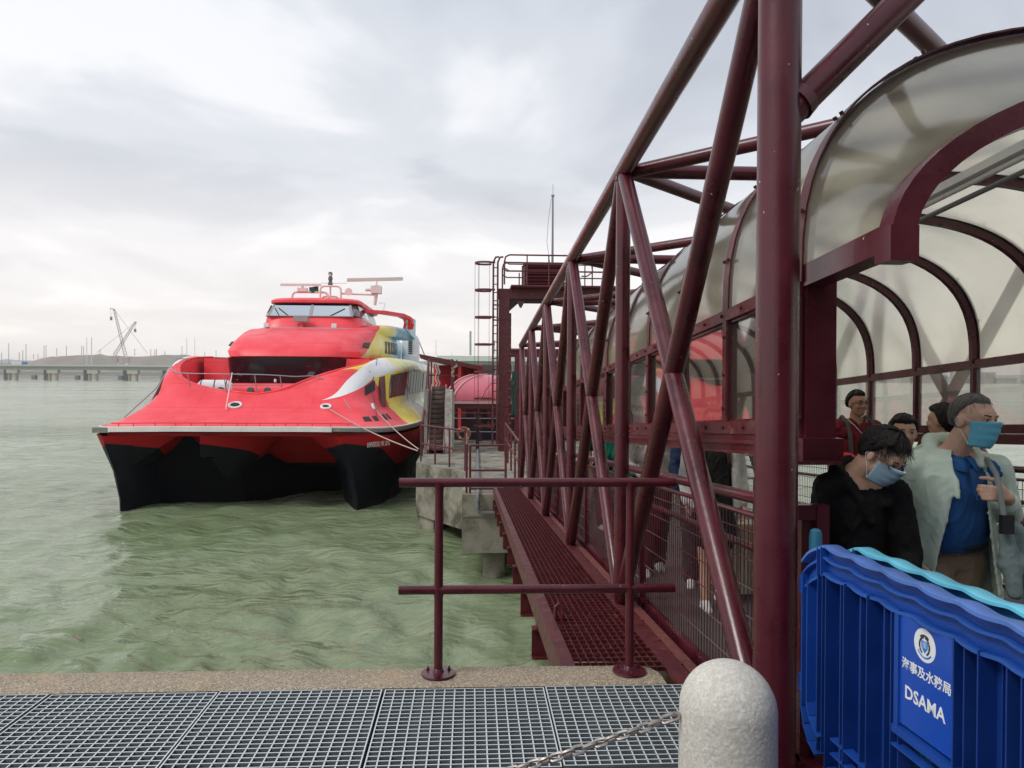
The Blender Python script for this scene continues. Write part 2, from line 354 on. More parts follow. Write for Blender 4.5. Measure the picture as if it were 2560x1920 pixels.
# ------------------------------------------------------------------ foreground pipe railing on the kerb
rl = thing('pipe_railing', (.345, 4.09, 0), 'burgundy two-rail pipe railing with overhanging ends bolted on the kerb in the foreground', 'railing')
for z in (1.035, .458): MB().tube([(-.385, 4.09, z), (1.112, 4.09, z)], .0245, 18).build('rail', M['paint'], rl)
pp = MB().tube([(-.172, 4.09, .012), (-.172, 4.09, 1.02)], .0235, 18).build('post', M['paint'], rl)
inst(pp, (1.037, 0, 0))
p = MB(); p.lathe([(.088, 0), (.092, .006), (.090, .013), (.032, .015), (.029, .02), (.0245, .034), (.0235, .035)], (-.172, 4.09, .001), 28); fl = p.build('base_flange', M['paint'], rl)
inst(fl, (1.037, 0, 0))
b = MB()
for a in (30, 150, 270): b.lathe([(.009, 0), (.009, .008), (.005, .009), (.005, .02)], (-.172+.066*math.cos(R(a)), 4.09+.066*math.sin(R(a)), .014), 6)
bo = b.build('bolts', M['paint_dull'], rl, kind='stuff'); inst(bo, (1.037, 0, 0))
# welded fillets where post and rails meet
for z in (1.035, .458):
    q = MB().tube([(-.172, 4.09, z-.04), (-.172, 4.09, z-.022), (-.172, 4.09, z)], [.0238, .027, .031], 16, caps=False).build('weld', M['paint'], rl); inst(q, (1.037, 0, 0))

# ------------------------------------------------------------------ bollard and chain
def bollard(x, y, label):
    t = thing('bollard', (x, y, 0), label, 'bollard')
    pr = [(.156, 0), (.154, .05), (.152, .3), (.150, .56)]
    for a in range(6, 91, 7): pr.append((max(.004, .150*math.cos(R(a))), .56+.150*math.sin(R(a))))
    MB().lathe(pr, (x, y, 0), 48).build('post', M['bollard'], t, ang=60)
    s_ = -1 if x > 0 else 1
    MB().tube([(x+s_*.13, y, .545), (x+s_*.175, y, .545)], .006, 8).build('eye_bolt', M['chain'], t)
    return t
bollard(.812, 2.35, 'rough white round-topped concrete bollard at the bottom of the picture holding the chain')
ch = thing('barrier_chain', (-1.0, 2.35, 0), 'grey steel chain hanging from the ring of the white bollard across the gratings', 'chain')
XM, ZM, AA = -1.75, .118, .0735
def chain_z(x): return ZM+AA*(x-XM)**2
def link_mb(c, d, roll, L=.052, Wd=.034, r=.0054, mb=None):
    d = Vector(d).normalized(); u = d.cross(Vector((0,1,0))).normalized(); v = Vector((0,1,0))
    s_ = u*math.cos(roll)+v*math.sin(roll); pts = []
    for k in range(12):
        a = 2*math.pi*k/12; e = (L-Wd)/2*(1 if math.cos(a) > 0 else -1)
        pts.append(Vector(c)+d*(e+(Wd/2-r)*math.cos(a))+s_*(Wd/2-r)*math.sin(a))
    mb = mb or MB(); mb.tube(pts, r, 6, closed=True); return mb
x = .628; i = 0; rest = MB()
while x > -4.1:
    sl = 2*AA*(x-XM); d = Vector((-1, 0, -sl)).normalized(); rr_ = R(35) if i % 2 else R(125)
    L = .070 if i == 0 else .052
    if x > -.15: link_mb((x, 2.35, chain_z(x)), d, rr_+rnd.uniform(-.15, .15), L).build('link', M['chain'], ch)
    else: link_mb((x, 2.35, chain_z(x)), d, rr_, L, mb=rest)
    x -= (L-.0158)*abs(d.x) if i else .048; i += 1
rest.build('hanging_links', M['chain'], ch, kind='stuff')
# ------------------------------------------------------------------ covered gangway (slopes down towards the pier)
GX0, GY0, GZB, GS, GH, GW, GL = 1.167, 2.855, .017, .0692, 3.4, 3.6, 3.0
XL, XR = 1.36, 4.60
def G(x, y, w): return (x, y, GZB+w-GS*(y-GY0))
YE = GY0+5*GL
gw = thing('covered_gangway', (2.97, GY0, 0), 'burgundy tubular truss gangway with an arched translucent roof sloping down to the ferry pier', 'gangway')
ga = math.atan(GS)
def tube(a, b, r, name, n=18, mat_='paint'): return MB().tube([a, b], r, n).build(name, M[mat_], gw)
dYL = (0, GL, -GL*GS)
for side, x in ((0, GX0), (1, GX0+GW)):
    tube(G(x, GY0-.35, GH), G(x, YE+.1, GH), .066, 'top_chord', 24)
    tube(G(x, GY0, -1.0), G(x, GY0, GH+.5), .080, 'end_column', 32)
    v1 = tube(G(x, GY0+GL, .04), G(x, GY0+GL, GH), .056, 'vertical_tube')
    for k in range(1, 5): inst(v1, tuple(c*k for c in dYL))
    da = tube(G(x, GY0+GL, .04), G(x, GY0, GH), .0575, 'diagonal_tube')            # the dark one, near top to far foot
    db = tube(G(x, GY0, .04), G(x, GY0+GL, GH), .0560, 'diagonal_tube')            # the light one crossing it
    for k in range(1, 5): inst(da, tuple(c*k for c in dYL)); inst(db, tuple(c*k for c in dYL))
for a_, b_ in (((GX0,GY0+GL,.04),(GX0,GY0+GL,GH)), ((GX0,GY0+GL,.04),(GX0,GY0,GH)), ((GX0,GY0,.04),(GX0,GY0+GL,GH))):
    A1, B1 = Vector(G(*a_)), Vector(G(*b_)); d_ = (B1-A1).normalized()
    for P_, e_ in ((A1, d_*.02), (B1, -d_*.075)):
        wq = MB().tube([P_+e_-d_*.006, P_+e_, P_+e_+d_*.006], [.057,.0635,.057], 16, caps=False).build('weld_bead', M['paint'], gw)
        for k in range(1, 5): inst(wq, tuple(c*k for c in dYL))
cb = MB().tube([G(GX0, GY0, GH), G(GX0+GW, GY0, GH)], .054, 18).build('cross_beam', M['paint'], gw)
for k in range(1, 6): inst(cb, tuple(c*k for c in dYL))
pa = MB().tube([G(GX0, GY0, GH+.01), G(GX0+GW, GY0+GL, GH+.01)], .052, 18).build('plan_brace', M['paint'], gw)
pb = MB().tube([G(GX0, GY0+GL, GH-.02), G(GX0+GW, GY0, GH-.02)], .050, 18).build('plan_brace', M['paint'], gw)
for k in range(1, 5): inst(pa, tuple(c*k for c in dYL)); inst(pb, tuple(c*k for c in dYL))
for s_, x in ((1, GX0), (-1, GX0+GW)):
    MB().tube([(x+s_*.02, GY0, 2.60), (x+s_*.88, GY0, 3.46)], .060, 20).build('knee_brace', M['paint'], gw)
    MB().tube([(x+s_*.068, GY0, 2.655), (x+s_*.10, GY0, 2.685)], [.073, .066], 20, caps=False).build('weld', M['paint'], gw)
# edge beams with a worn upper flange, slots and the gutter beside them
def slope_box(x0, x1, w0, w1, name, mt, y0=GY0-.25, y1=YE+.3, par=None, kind=None):
    return MB().add([G(x0,y0,w0), G(x1,y0,w0), G(x1,y1,w0), G(x0,y1,w0), G(x0,y0,w1), G(x1,y0,w1), G(x1,y1,w1), G(x0,y1,w1)],
        [(0,3,2,1),(4,5,6,7),(0,1,5,4),(1,2,6,5),(2,3,7,6),(3,0,4,7)]).build(name, M[mt], par or gw, smooth=False, kind=kind)
for side in (0, 1):
    fx = (lambda x: x) if side == 0 else (lambda x: 2*(GX0+GW/2)-x)
    def sb(a, b_, w0, w1, nm, mt, **k):
        p, q = sorted((fx(a), fx(b_))); return slope_box(p, q, w0, w1, nm, mt, **k)
    sb(1.105, 1.205, .022, .046, 'edge_flange', 'paint_dull')
    sb(1.222, 1.29, .020, .042, 'worn_flange', 'paint_rust')
    sb(1.205, 1.222, .0, .022, 'slot_bed', 'black')
    br = sb(1.205, 1.222, .022, .044, 'slot_bridge', 'paint_dull', y0=3.3, y1=3.36)
    for k in range(1, 33): inst(br, (0, .5*k, -.5*k*GS))
    sb(1.14, 1.27, -.42, .0, 'edge_web', 'paint_dull')
    sb(1.08, 1.31, -.45, -.42, 'lower_flange', 'paint_dull')
    sb(1.29, 1.325, -.06, -.005, 'gutter', 'green_gutter')
    sb(1.325, 1.375, -.02, .075, 'toe_beam', 'paint')
sl = slope_box(1.375, XR-.015, -.03, .045, 'walkway_floor', 'dark_deck', y0=2.75)
# cross members below the deck, with hangers at their outer ends
fl = MB(); y = GY0+1.9
fl.box(.50, 4.95, y-.055, y+.055, 0, .012); fl.box(.50, 4.95, y-.006, y+.006, -.22, 0); fl.box(.50, 4.95, y-.055, y+.055, -.232, -.22)
fl.box(.535, .545, y-.05, y+.05, .012, .20); fl.box(.60, .61, y-.04, y+.04, .012, .19)
fl.v = [(a, b_, c + GZB-.24-GS*(y-GY0)) for a, b_, c in fl.v]
f0 = fl.build('floor_beam', M['paint_dull'], gw, smooth=False)
for k in range(1, 11): inst(f0, (0, 1.42*k, -1.42*k*GS))
# catwalk along the outside: edge plate, kick, gratings
slope_box(.515, .595, .012, .05, 'catwalk_edge', 'paint_dull', y0=4.215, y1=18.0)
slope_box(.515, .523, -.13, .012, 'catwalk_edge_plate', 'paint_dull', y0=4.215, y1=18.0)
MB().tube([G(.60, 5.35, .03), G(.60, 5.35, .13), G(.625, 5.35, .155), G(.65, 5.35, .13), G(.65, 5.35, .03)], .014, 8).build('lifting_lug', M['paint_dull'], gw)
px0, px1, NP, PL = .597, 1.103, 10, 1.375
cgm = MB(); y0 = 4.22
nb = 11
for i in range(nb+1):
    x = px0+(px1-px0)*i/nb; a = Vector(G(x, y0+.01, .03)); b_ = Vector(G(x, y0+PL-.01, .03)); cgm.bar(a, b_, .004, .03)
for j in range(15):
    yy = y0+.03+(PL-.06)*j/14; cgm.bar(G(px0, yy, .033), G(px1, yy, .033), .005, .022)
cg = cgm.build('catwalk_grating', M['paint_dull'], gw, smooth=False)
for k in range(1, NP): inst(cg, (0, PL*k, -PL*k*GS))
# mesh balustrades inside both trusses
HF = 1.03
for side, x in ((0, 1.35), (1, XR-.0)):
    for (yy0, yy1) in ((3.0, 3.0+2.9), (5.9, 8.8), (8.8, 11.7), (11.7, 14.6), (14.6, 17.4)):
        pa_ = group_part('balustrade_bay', gw)
        MB().box(x-.025, x+.025, yy0-.02, yy0+.02, GZB-GS*(yy0-GY0)+.05, GZB-GS*(yy0-GY0)+HF).build('post', M['paint'], pa_, smooth=False)
        MB().tube([G(x, yy0, HF+.035), G(x, yy1, HF+.035)], .030, 12).build('handrail', M['paint'], pa_)
        MB().tube([G(x, yy0, HF-.05), G(x, yy1, HF-.05)], .014, 8).build('upper_frame', M['paint'], pa_)
        MB().tube([G(x+(.06 if side == 0 else -.06), yy0, .80), G(x+(.06 if side == 0 else -.06), yy1, .80)], .02, 10).build('lower_handrail', M['paint'], pa_)
        wm_ = MB(); nv = int((yy1-yy0)/.052)
        for i in range(1, nv): 
            yy = yy0+(yy1-yy0)*i/nv; wm_.tube([G(x, yy, .07), G(x, yy, HF-.05)], .0034, 4, caps=False)
        for j in range(1, 7): wm_.tube([G(x-.005, yy0+.02, .07+j*.138), G(x-.005, yy1-.02, .07+j*.138)], .0038, 4, caps=False)
        wm_.build('wire_mesh', M['paint'], pa_, smooth=False, kind='stuff')
# end post of the balustrade by the barrier and its short return
ep = MB(); ep.box(1.375, 1.425, 2.95, 3.0, -.2, 1.10); ep.box(1.30, 1.375, 2.955, 2.995, 1.04, 1.10); ep.build('gate_post', M['paint'], gw, smooth=False)

# ------------------------------------------------------------------ its canopy
can = group_part('canopy', gw)
def poly_mat(name, tint, clear, rough=.22, gloss=.12):
    m = bpy.data.materials.new(name); m.use_nodes = True
    n, l = NT(m.node_tree); o = n('ShaderNodeOutputMaterial'); t = n('ShaderNodeTexCoord')
    ns = n('ShaderNodeTexNoise', i_Scale=1.6, i_Detail=6.0, i_Roughness=.6); l(t.outputs['Object'], ns.inputs['Vector'])
    cr0 = ramp(n, [(.3, tuple(x*.84 for x in tint)), (.7, tint)]); l(ns.outputs[0], cr0.inputs[0])
    nf = n('ShaderNodeTexNoise', i_Scale=9.0, i_Detail=9.0, i_Roughness=.75); l(t.outputs['Object'], nf.inputs['Vector'])
    kf = ramp(n, [(.55, (0,0,0)), (.75, (.35,.35,.35))]); l(nf.outputs[0], kf.inputs[0])
    cr = n('ShaderNodeMix', data_type='RGBA'); l(kf.outputs[0], cr.inputs[0]); l(cr0.outputs[0], cr.inputs[6]); cr.inputs[7].default_value = (.60,.52,.38,1); cr = type('o', (), {'outputs': [cr.outputs[2]]})
    tl = n('ShaderNodeBsdfTranslucent'); l(cr.outputs[0], tl.inputs[0])
    df = n('ShaderNodeBsdfDiffuse'); l(cr.outputs[0], df.inputs[0])
    a = n('ShaderNodeMixShader', i_0=.05); l(tl.outputs[0], a.inputs[1]); l(df.outputs[0], a.inputs[2])
    rf = n('ShaderNodeBsdfRefraction', i_Roughness=rough, i_IOR=1.06); rf.inputs[0].default_value = (*[min(1, x*1.08) for x in tint], 1)
    b = n('ShaderNodeMixShader', i_0=clear); l(a.outputs[0], b.inputs[1]); l(rf.outputs[0], b.inputs[2])
    g = n('ShaderNodeBsdfGlossy', i_Roughness=.10); 
    lw = n('ShaderNodeLayerWeight', i_Blend=.5); pw = n('ShaderNodeMath', operation='POWER', i_1=4.0); l(lw.outputs['Facing'], pw.inputs[0]); ml = n('ShaderNodeMath', operation='MULTIPLY_ADD', i_1=.8, i_2=.05); l(pw.outputs[0], ml.inputs[0])
    bp = n('ShaderNodeBump', i_Strength=.25, i_Distance=.05); n3 = n('ShaderNodeTexNoise', i_Scale=1.1, i_Detail=2.0); l(t.outputs['Object'], n3.inputs['Vector']); l(n3.outputs[0], bp.inputs['Height']); l(bp.outputs[0], g.inputs['Normal'])
    c = n('ShaderNodeMixShader'); l(ml.outputs[0], c.inputs[0]); l(b.outputs[0], c.inputs[1]); l(g.outputs[0], c.inputs[2]); l(c.outputs[0], o.inputs[0])
    return m
M['skin'] = poly_mat('milky polycarbonate', (.98,.925,.79), .36, .28)
def pane_mat(name, tint=(.86,.85,.82), gl=.16):
    m = bpy.data.materials.new(name); m.use_nodes = True
    n, l = NT(m.node_tree); o = n('ShaderNodeOutputMaterial')
    tr = n('ShaderNodeBsdfTransparent'); tr.inputs[0].default_value = (*tint, 1)
    df = n('ShaderNodeBsdfTranslucent'); df.inputs[0].default_value = (.75,.74,.70,1)
    a = n('ShaderNodeMixShader', i_0=.10); l(tr.outputs[0], a.inputs[1]); l(df.outputs[0], a.inputs[2])
    g = n('ShaderNodeBsdfGlossy', i_Roughness=.03); fr = n('ShaderNodeLayerWeight', i_Blend=.5); pw = n('ShaderNodeMath', operation='POWER', i_1=3.2); l(fr.outputs['Facing'], pw.inputs[0])
    ml = n('ShaderNodeMath', operation='MULTIPLY_ADD', i_1=.85, i_2=.04); l(pw.outputs[0], ml.inputs[0]); ml.use_clamp = True
    c = n('ShaderNodeMixShader'); l(ml.outputs[0], c.inputs[0]); l(a.outputs[0], c.inputs[1]); l(g.outputs[0], c.inputs[2]); l(c.outputs[0], o.inputs[0])
    return m
M['pane'] = pane_mat('acrylic window pane')
EW, SILL, CR = 2.0, 1.385, 1.10
XC, HWd = (XL+XR)/2, (XR-XL)/2
def prof(off=0., N=36, cr=CR, ew=EW, p=2.75, hw=None):
    hw = (hw or HWd)+off; out = []
    for i in range(N+1):
        a = math.pi*i/N; c_, s_ = math.cos(a), math.sin(a)
        out.append((XC-hw*math.copysign(abs(c_)**(2/p), c_), ew+(cr+off)*abs(s_)**(2/p)))
    return out
RIBS = [3.1+.9*k for k in range(16)]
def rib_mb(y, din, dout, wd, N=36):
    a = prof(-din, N); b_ = prof(dout, N); m_ = MB(); rows = []
    for (xa, wa), (xb, wb) in zip(a, b_): rows.append([G(xa, y-wd/2, wa), G(xb, y-wd/2, wb), G(xb, y+wd/2, wb), G(xa, y+wd/2, wa), G(xa, y-wd/2, wa)])
    return m_.grid(rows)
r0 = rib_mb(RIBS[0], .060, -.008, .05).build('rib', M['paint'], can, ang=35)
r1 = rib_mb(RIBS[0], -.004, .012, .085).build('cover_strip', M['paint_dull'], can, ang=35)
bl = MB()
for i, (x, w_) in enumerate(prof(.016, 40)):
    if i % 5 == 2:
        for dy_ in (-.028, .028): bl.tube([G(x, RIBS[0]+dy_, w_-.004), G(x+(x-XC)*.006, RIBS[0]+dy_, w_+.010)], .009, 6)
b0 = bl.build('strip_bolts', M['paint_dull'], can, kind='stuff', smooth=False)
ri = [r0]
for k in range(1, len(RIBS)):
    off = (0, .9*k, -.9*k*GS)
    inst(r0, off); inst(r1, off)
    if k < 9: inst(b0, off)
# roof skins bay by bay
def skin_bay(y0, y1, pa_=None, pb_=None, name='roof_panel'):
    a = pa_ or prof(0, 40); b_ = pb_ or prof(0, 40)
    rows = []
    for j in range(3):
        t_ = j/2; sag = .0
        rows.append([G(xa*(1-t_)+xb*t_, y0+(y1-y0)*t_, wa*(1-t_)+wb*t_) for (xa, wa), (xb, wb) in zip(a, b_)])
    return MB().grid(rows).build(name, M['skin'], can, ang=80)
s0 = skin_bay(RIBS[0], RIBS[1]-.004)
for k in range(1, len(RIBS)-1): inst(s0, (0, .9*k, -.9*k*GS))
# end hood: the roof drops to a flatter heavy end arch
YH = 2.42
def arch_pts(N=40, off=0.):
    out = []
    for i in range(N+1):
        a = math.pi*i/N; c_, s_ = math.cos(a), math.sin(a)
        out.append((XC-(HWd+off)*math.copysign(abs(c_)**(.86), c_), 2.02+(.61+off)*abs(s_)**(1.05)))
    return out
skin_bay(YH, RIBS[0], arch_pts(), prof(0, 40), 'hood_panel')
rows = []
for (xa, wa), (xb, wb) in zip(arch_pts(40, -.070), arch_pts(40, .012)): rows.append([G(xa, YH-.04, wa), G(xb, YH-.04, wb), G(xb, YH+.05, wb), G(xa, YH+.05, wa), G(xa, YH-.04, wa)])
MB().grid(rows).build('end_arch', M['paint'], can, ang=35)
for x in (XL, XR):
    MB().box(x-.02 if x < 3 else x-.075, x+.075 if x < 3 else x+.02, YH-.044, YH+.054, 1.985, 2.10).build('arch_foot', M['paint'], can, smooth=False)
# eave beams, sills, mullions, panes
for side, x in ((0, XL), (1, XR)):
    sx = 1 if side == 0 else -1
    def lb(xa, xb, w0, w1, nm, y0=RIBS[0]-.02, y1=RIBS[-1], mt='paint'):
        p, q = sorted((x+sx*xa, x+sx*xb)); o = MB().add([G(p,y0,w0), G(q,y0,w0), G(q,y1,w0), G(p,y1,w0), G(p,y0,w1), G(q,y0,w1), G(q,y1,w1), G(p,y1,w1)],
            [(0,3,2,1),(4,5,6,7),(0,1,5,4),(1,2,6,5),(2,3,7,6),(3,0,4,7)]).build(nm, M[mt], can, smooth=False); return o
    lb(.004, .05, EW-.045, EW+.035, 'eave_beam')
    lb(-.014, .002, EW-.03, EW+.03, 'eave_strip', mt='paint_dull')
    lb(.0, .09, EW-.02, EW+.07, 'hood_beam', y0=YH+.06, y1=RIBS[0]-.02)
    lb(.004, .05, SILL-.02, SILL+.06, 'sill_beam')
    lb(-.014, .002, SILL-.015, SILL+.05, 'sill_strip', mt='paint_dull')
    lb(-.02, .04, SILL-.11, SILL-.022, 'gutter_rail')
    lb(-.032, -.02, SILL-.062, SILL-.046, 'rail_bead', mt='paint_dull')
    lb(-.034, -.02, SILL-.112, SILL-.10, 'rail_bead', mt='paint_dull')
    y = RIBS[0]
    mu = MB().box(min(x, x+sx*.05), max(x, x+sx*.05), y-.022, y+.022, GZB+SILL+.06-GS*(y-GY0), GZB+EW-.045-GS*(y-GY0)).build('mullion', M['paint'], can, smooth=False)
    ms = MB().box(min(x-sx*.014, x-sx*.001), max(x-sx*.014, x-sx*.001), y-.03, y+.03, GZB+SILL+.05-GS*(y-GY0), GZB+EW-.03-GS*(y-GY0)).build('mullion_strip', M['paint_dull'], can, smooth=False)
    mb_ = MB()
    for w_ in (SILL+.12, SILL+.30, SILL+.50): mb_.tube([(x-sx*.014, y, GZB+w_), (x-sx*.024, y, GZB+w_)], .011, 6)
    for yy in (.3, .6, .0): mb_.tube([(x-sx*.014, y+yy, GZB+SILL+.02-GS*(yy)), (x-sx*.026, y+yy, GZB+SILL+.02-GS*yy)], .011, 6); mb_.tube([(x-sx*.014, y+yy+.04, GZB+EW-GS*(yy)), (x-sx*.026, y+yy+.04, GZB+EW-GS*yy)], .011, 6)
    mb_.v = [(a, b_, c-GS*(y-GY0)) for a, b_, c in mb_.v]
    mq = mb_.build('strip_bolts', M['paint_dull'], can, kind='stuff', smooth=False)
    pn = MB().add([G(x+sx*.02, y+.023, SILL+.06), G(x+sx*.02, y+.877, SILL+.06), G(x+sx*.02, y+.877, EW-.045), G(x+sx*.02, y+.023, EW-.045),
        G(x+sx*.026, y+.023, SILL+.06), G(x+sx*.026, y+.877, SILL+.06), G(x+sx*.026, y+.877, EW-.045), G(x+sx*.026, y+.023, EW-.045)], [(0,1,2,3),(7,6,5,4),(0,4,5,1),(1,5,6,2),(2,6,7,3),(3,7,4,0)]).build('window_pane', M['pane'], can, smooth=False)
    for k in range(1, len(RIBS)):
        off = (0, .9*k, -.9*k*GS); inst(mu, off); inst(ms, off)
        if k < len(RIBS)-1: inst(pn, off); inst(mq, off)
# inner door column and its foot box by the entrance
for side, (xa, xb) in ((0, (1.375, 1.50)), (1, (XR-.14, XR-.015))):
    MB().box(xa, xb, 3.06, 3.14, 1.36, 2.06).build('end_pier', M['paint'], can, smooth=False)
    MB().box(xa-.03, xb+.015, 3.02, 3.17, 1.27, 1.36).build('pier_foot', M['paint'], can, smooth=False)
    MB().box(xa-.07, xb-.0, 3.0, 3.18, 1.255, 1.27).build('foot_plate', M['paint_dull'], can, smooth=False)
# strip lights under the crown
for yy in (2.7, 5.4, 8.1, 10.8, 13.5):
    t_ = group_part('strip_light', gw)
    MB().bar(G(3.0, yy, 2.93), G(3.0, yy+2.5, 2.93), .10, .05).build('batten', M['white'], t_, smooth=False)
    MB().tube([G(3.0, yy+.05, 2.885), G(3.0, yy+2.45, 2.885)], .018, 10).build('lamp_tube', M['white'], t_)
    MB().tube([G(3.12, yy-.6, 2.86), G(3.12, yy+2.1, 2.86)], .018, 8).build('conduit', M['grey'], t_)
# ------------------------------------------------------------------ the catamaran ferry
SX, SY = -8.1, 27.0
ship = thing('catamaran_ferry', (SX, SY, ZW), 'big red catamaran ferry moored bow-on, with white and yellow painted sides', 'ferry')
def S(t, s, h): return Vector((SX+t, SY+s, ZW+h))
RED = (.80, .052, .068)
def coordmat(name, build, rough=.36, coat=.0, bump=.06):
    m = bpy.data.materials.new(name); m.use_nodes = True
    n, l = NT(m.node_tree); b = n('ShaderNodeBsdfPrincipled', i_Roughness=rough); b.inputs['Coat Weight'].default_value = coat
    o = n('ShaderNodeOutputMaterial'); l(b.outputs[0], o.inputs[0]); t = n('ShaderNodeTexCoord')
    c = build(n, l, t); l(c, b.inputs['Base Color'])
    ns = n('ShaderNodeTexNoise', i_Scale=1.3, i_Detail=3.0); l(t.outputs['Object'], ns.inputs['Vector'])
    rr = n('ShaderNodeMapRange', i_1=.3, i_2=.7, i_3=rough-.06, i_4=rough+.18); l(ns.outputs[0], rr.inputs[0]); l(rr.outputs[0], b.inputs['Roughness'])
    bp = n('ShaderNodeBump', i_Strength=bump, i_Distance=.25); l(ns.outputs[0], bp.inputs['Height']); l(bp.outputs[0], b.inputs['Normal'])
    return m
def mth(n, l, op, a, b=None, c=None, clamp=False):
    x = n('ShaderNodeMath', operation=op); x.use_clamp = clamp
    for i, v in enumerate((a, b, c)):
        if v is None: continue
        if isinstance(v, (int, float)): x.inputs[i].default_value = v
        else: l(v, x.inputs[i])
    return x.outputs[0]
def mixc(n, l, f, a, b):
    x = n('ShaderNodeMix', data_type='RGBA'); l(f, x.inputs[0]) if not isinstance(f, (int, float)) else setattr(x.inputs[0], 'default_value', f)
    for i, v in ((6, a), (7, b)):
        if isinstance(v, tuple): x.inputs[i].default_value = (*v, 1)
        else: l(v, x.inputs[i])
    return x.outputs[2]
def redbase(n, l, t):
    ns = n('ShaderNodeTexNoise', i_Scale=.9, i_Detail=6.0, i_Roughness=.65); l(t.outputs['Object'], ns.inputs['Vector'])
    a = ramp(n, [(.3, (.80,.036,.055)), (.7, (.91,.085,.108))]); l(ns.outputs[0], a.inputs[0])
    n2 = n('ShaderNodeTexNoise', i_Scale=5.5, i_Detail=8.0, i_Roughness=.75); l(t.outputs['Object'], n2.inputs['Vector'])
    k = ramp(n, [(.66, (0,0,0)), (.74, (.5,.5,.5))]); l(n2.outputs[0], k.inputs[0])
    c0 = mixc(n, l, k.outputs[0], a.outputs[0], (.72,.22,.22))
    ob = n('ShaderNodeSeparateXYZ'); l(t.outputs['Object'], ob.inputs[0])
    f1 = mth(n, l, 'LESS_THAN', mth(n, l, 'FRACT', mth(n, l, 'MULTIPLY', ob.outputs[1], .71)), .014); f2 = mth(n, l, 'LESS_THAN', mth(n, l, 'FRACT', mth(n, l, 'MULTIPLY', ob.outputs[2], 1.13)), .022); f3 = mth(n, l, 'LESS_THAN', mth(n, l, 'FRACT', mth(n, l, 'MULTIPLY', ob.outputs[0], .47)), .010)
    c1 = mixc(n, l, mth(n, l, 'MULTIPLY', mth(n, l, 'MAXIMUM', mth(n, l, 'MAXIMUM', f1, f2), f3), .30), c0, (.30,.02,.03))
    n3 = n('ShaderNodeTexNoise', i_Scale=1.0, i_Detail=6.0, i_Roughness=.7); m3 = n('ShaderNodeMapping'); m3.inputs['Scale'].default_value = (3.2, 3.2, .35); l(t.outputs['Object'], m3.inputs[0]); l(m3.outputs[0], n3.inputs['Vector'])
    k3 = ramp(n, [(.60, (0,0,0)), (.75, (.4,.4,.4))]); l(n3.outputs[0], k3.inputs[0])
    return mixc(n, l, k3.outputs[0], c1, (.50,.10,.09))
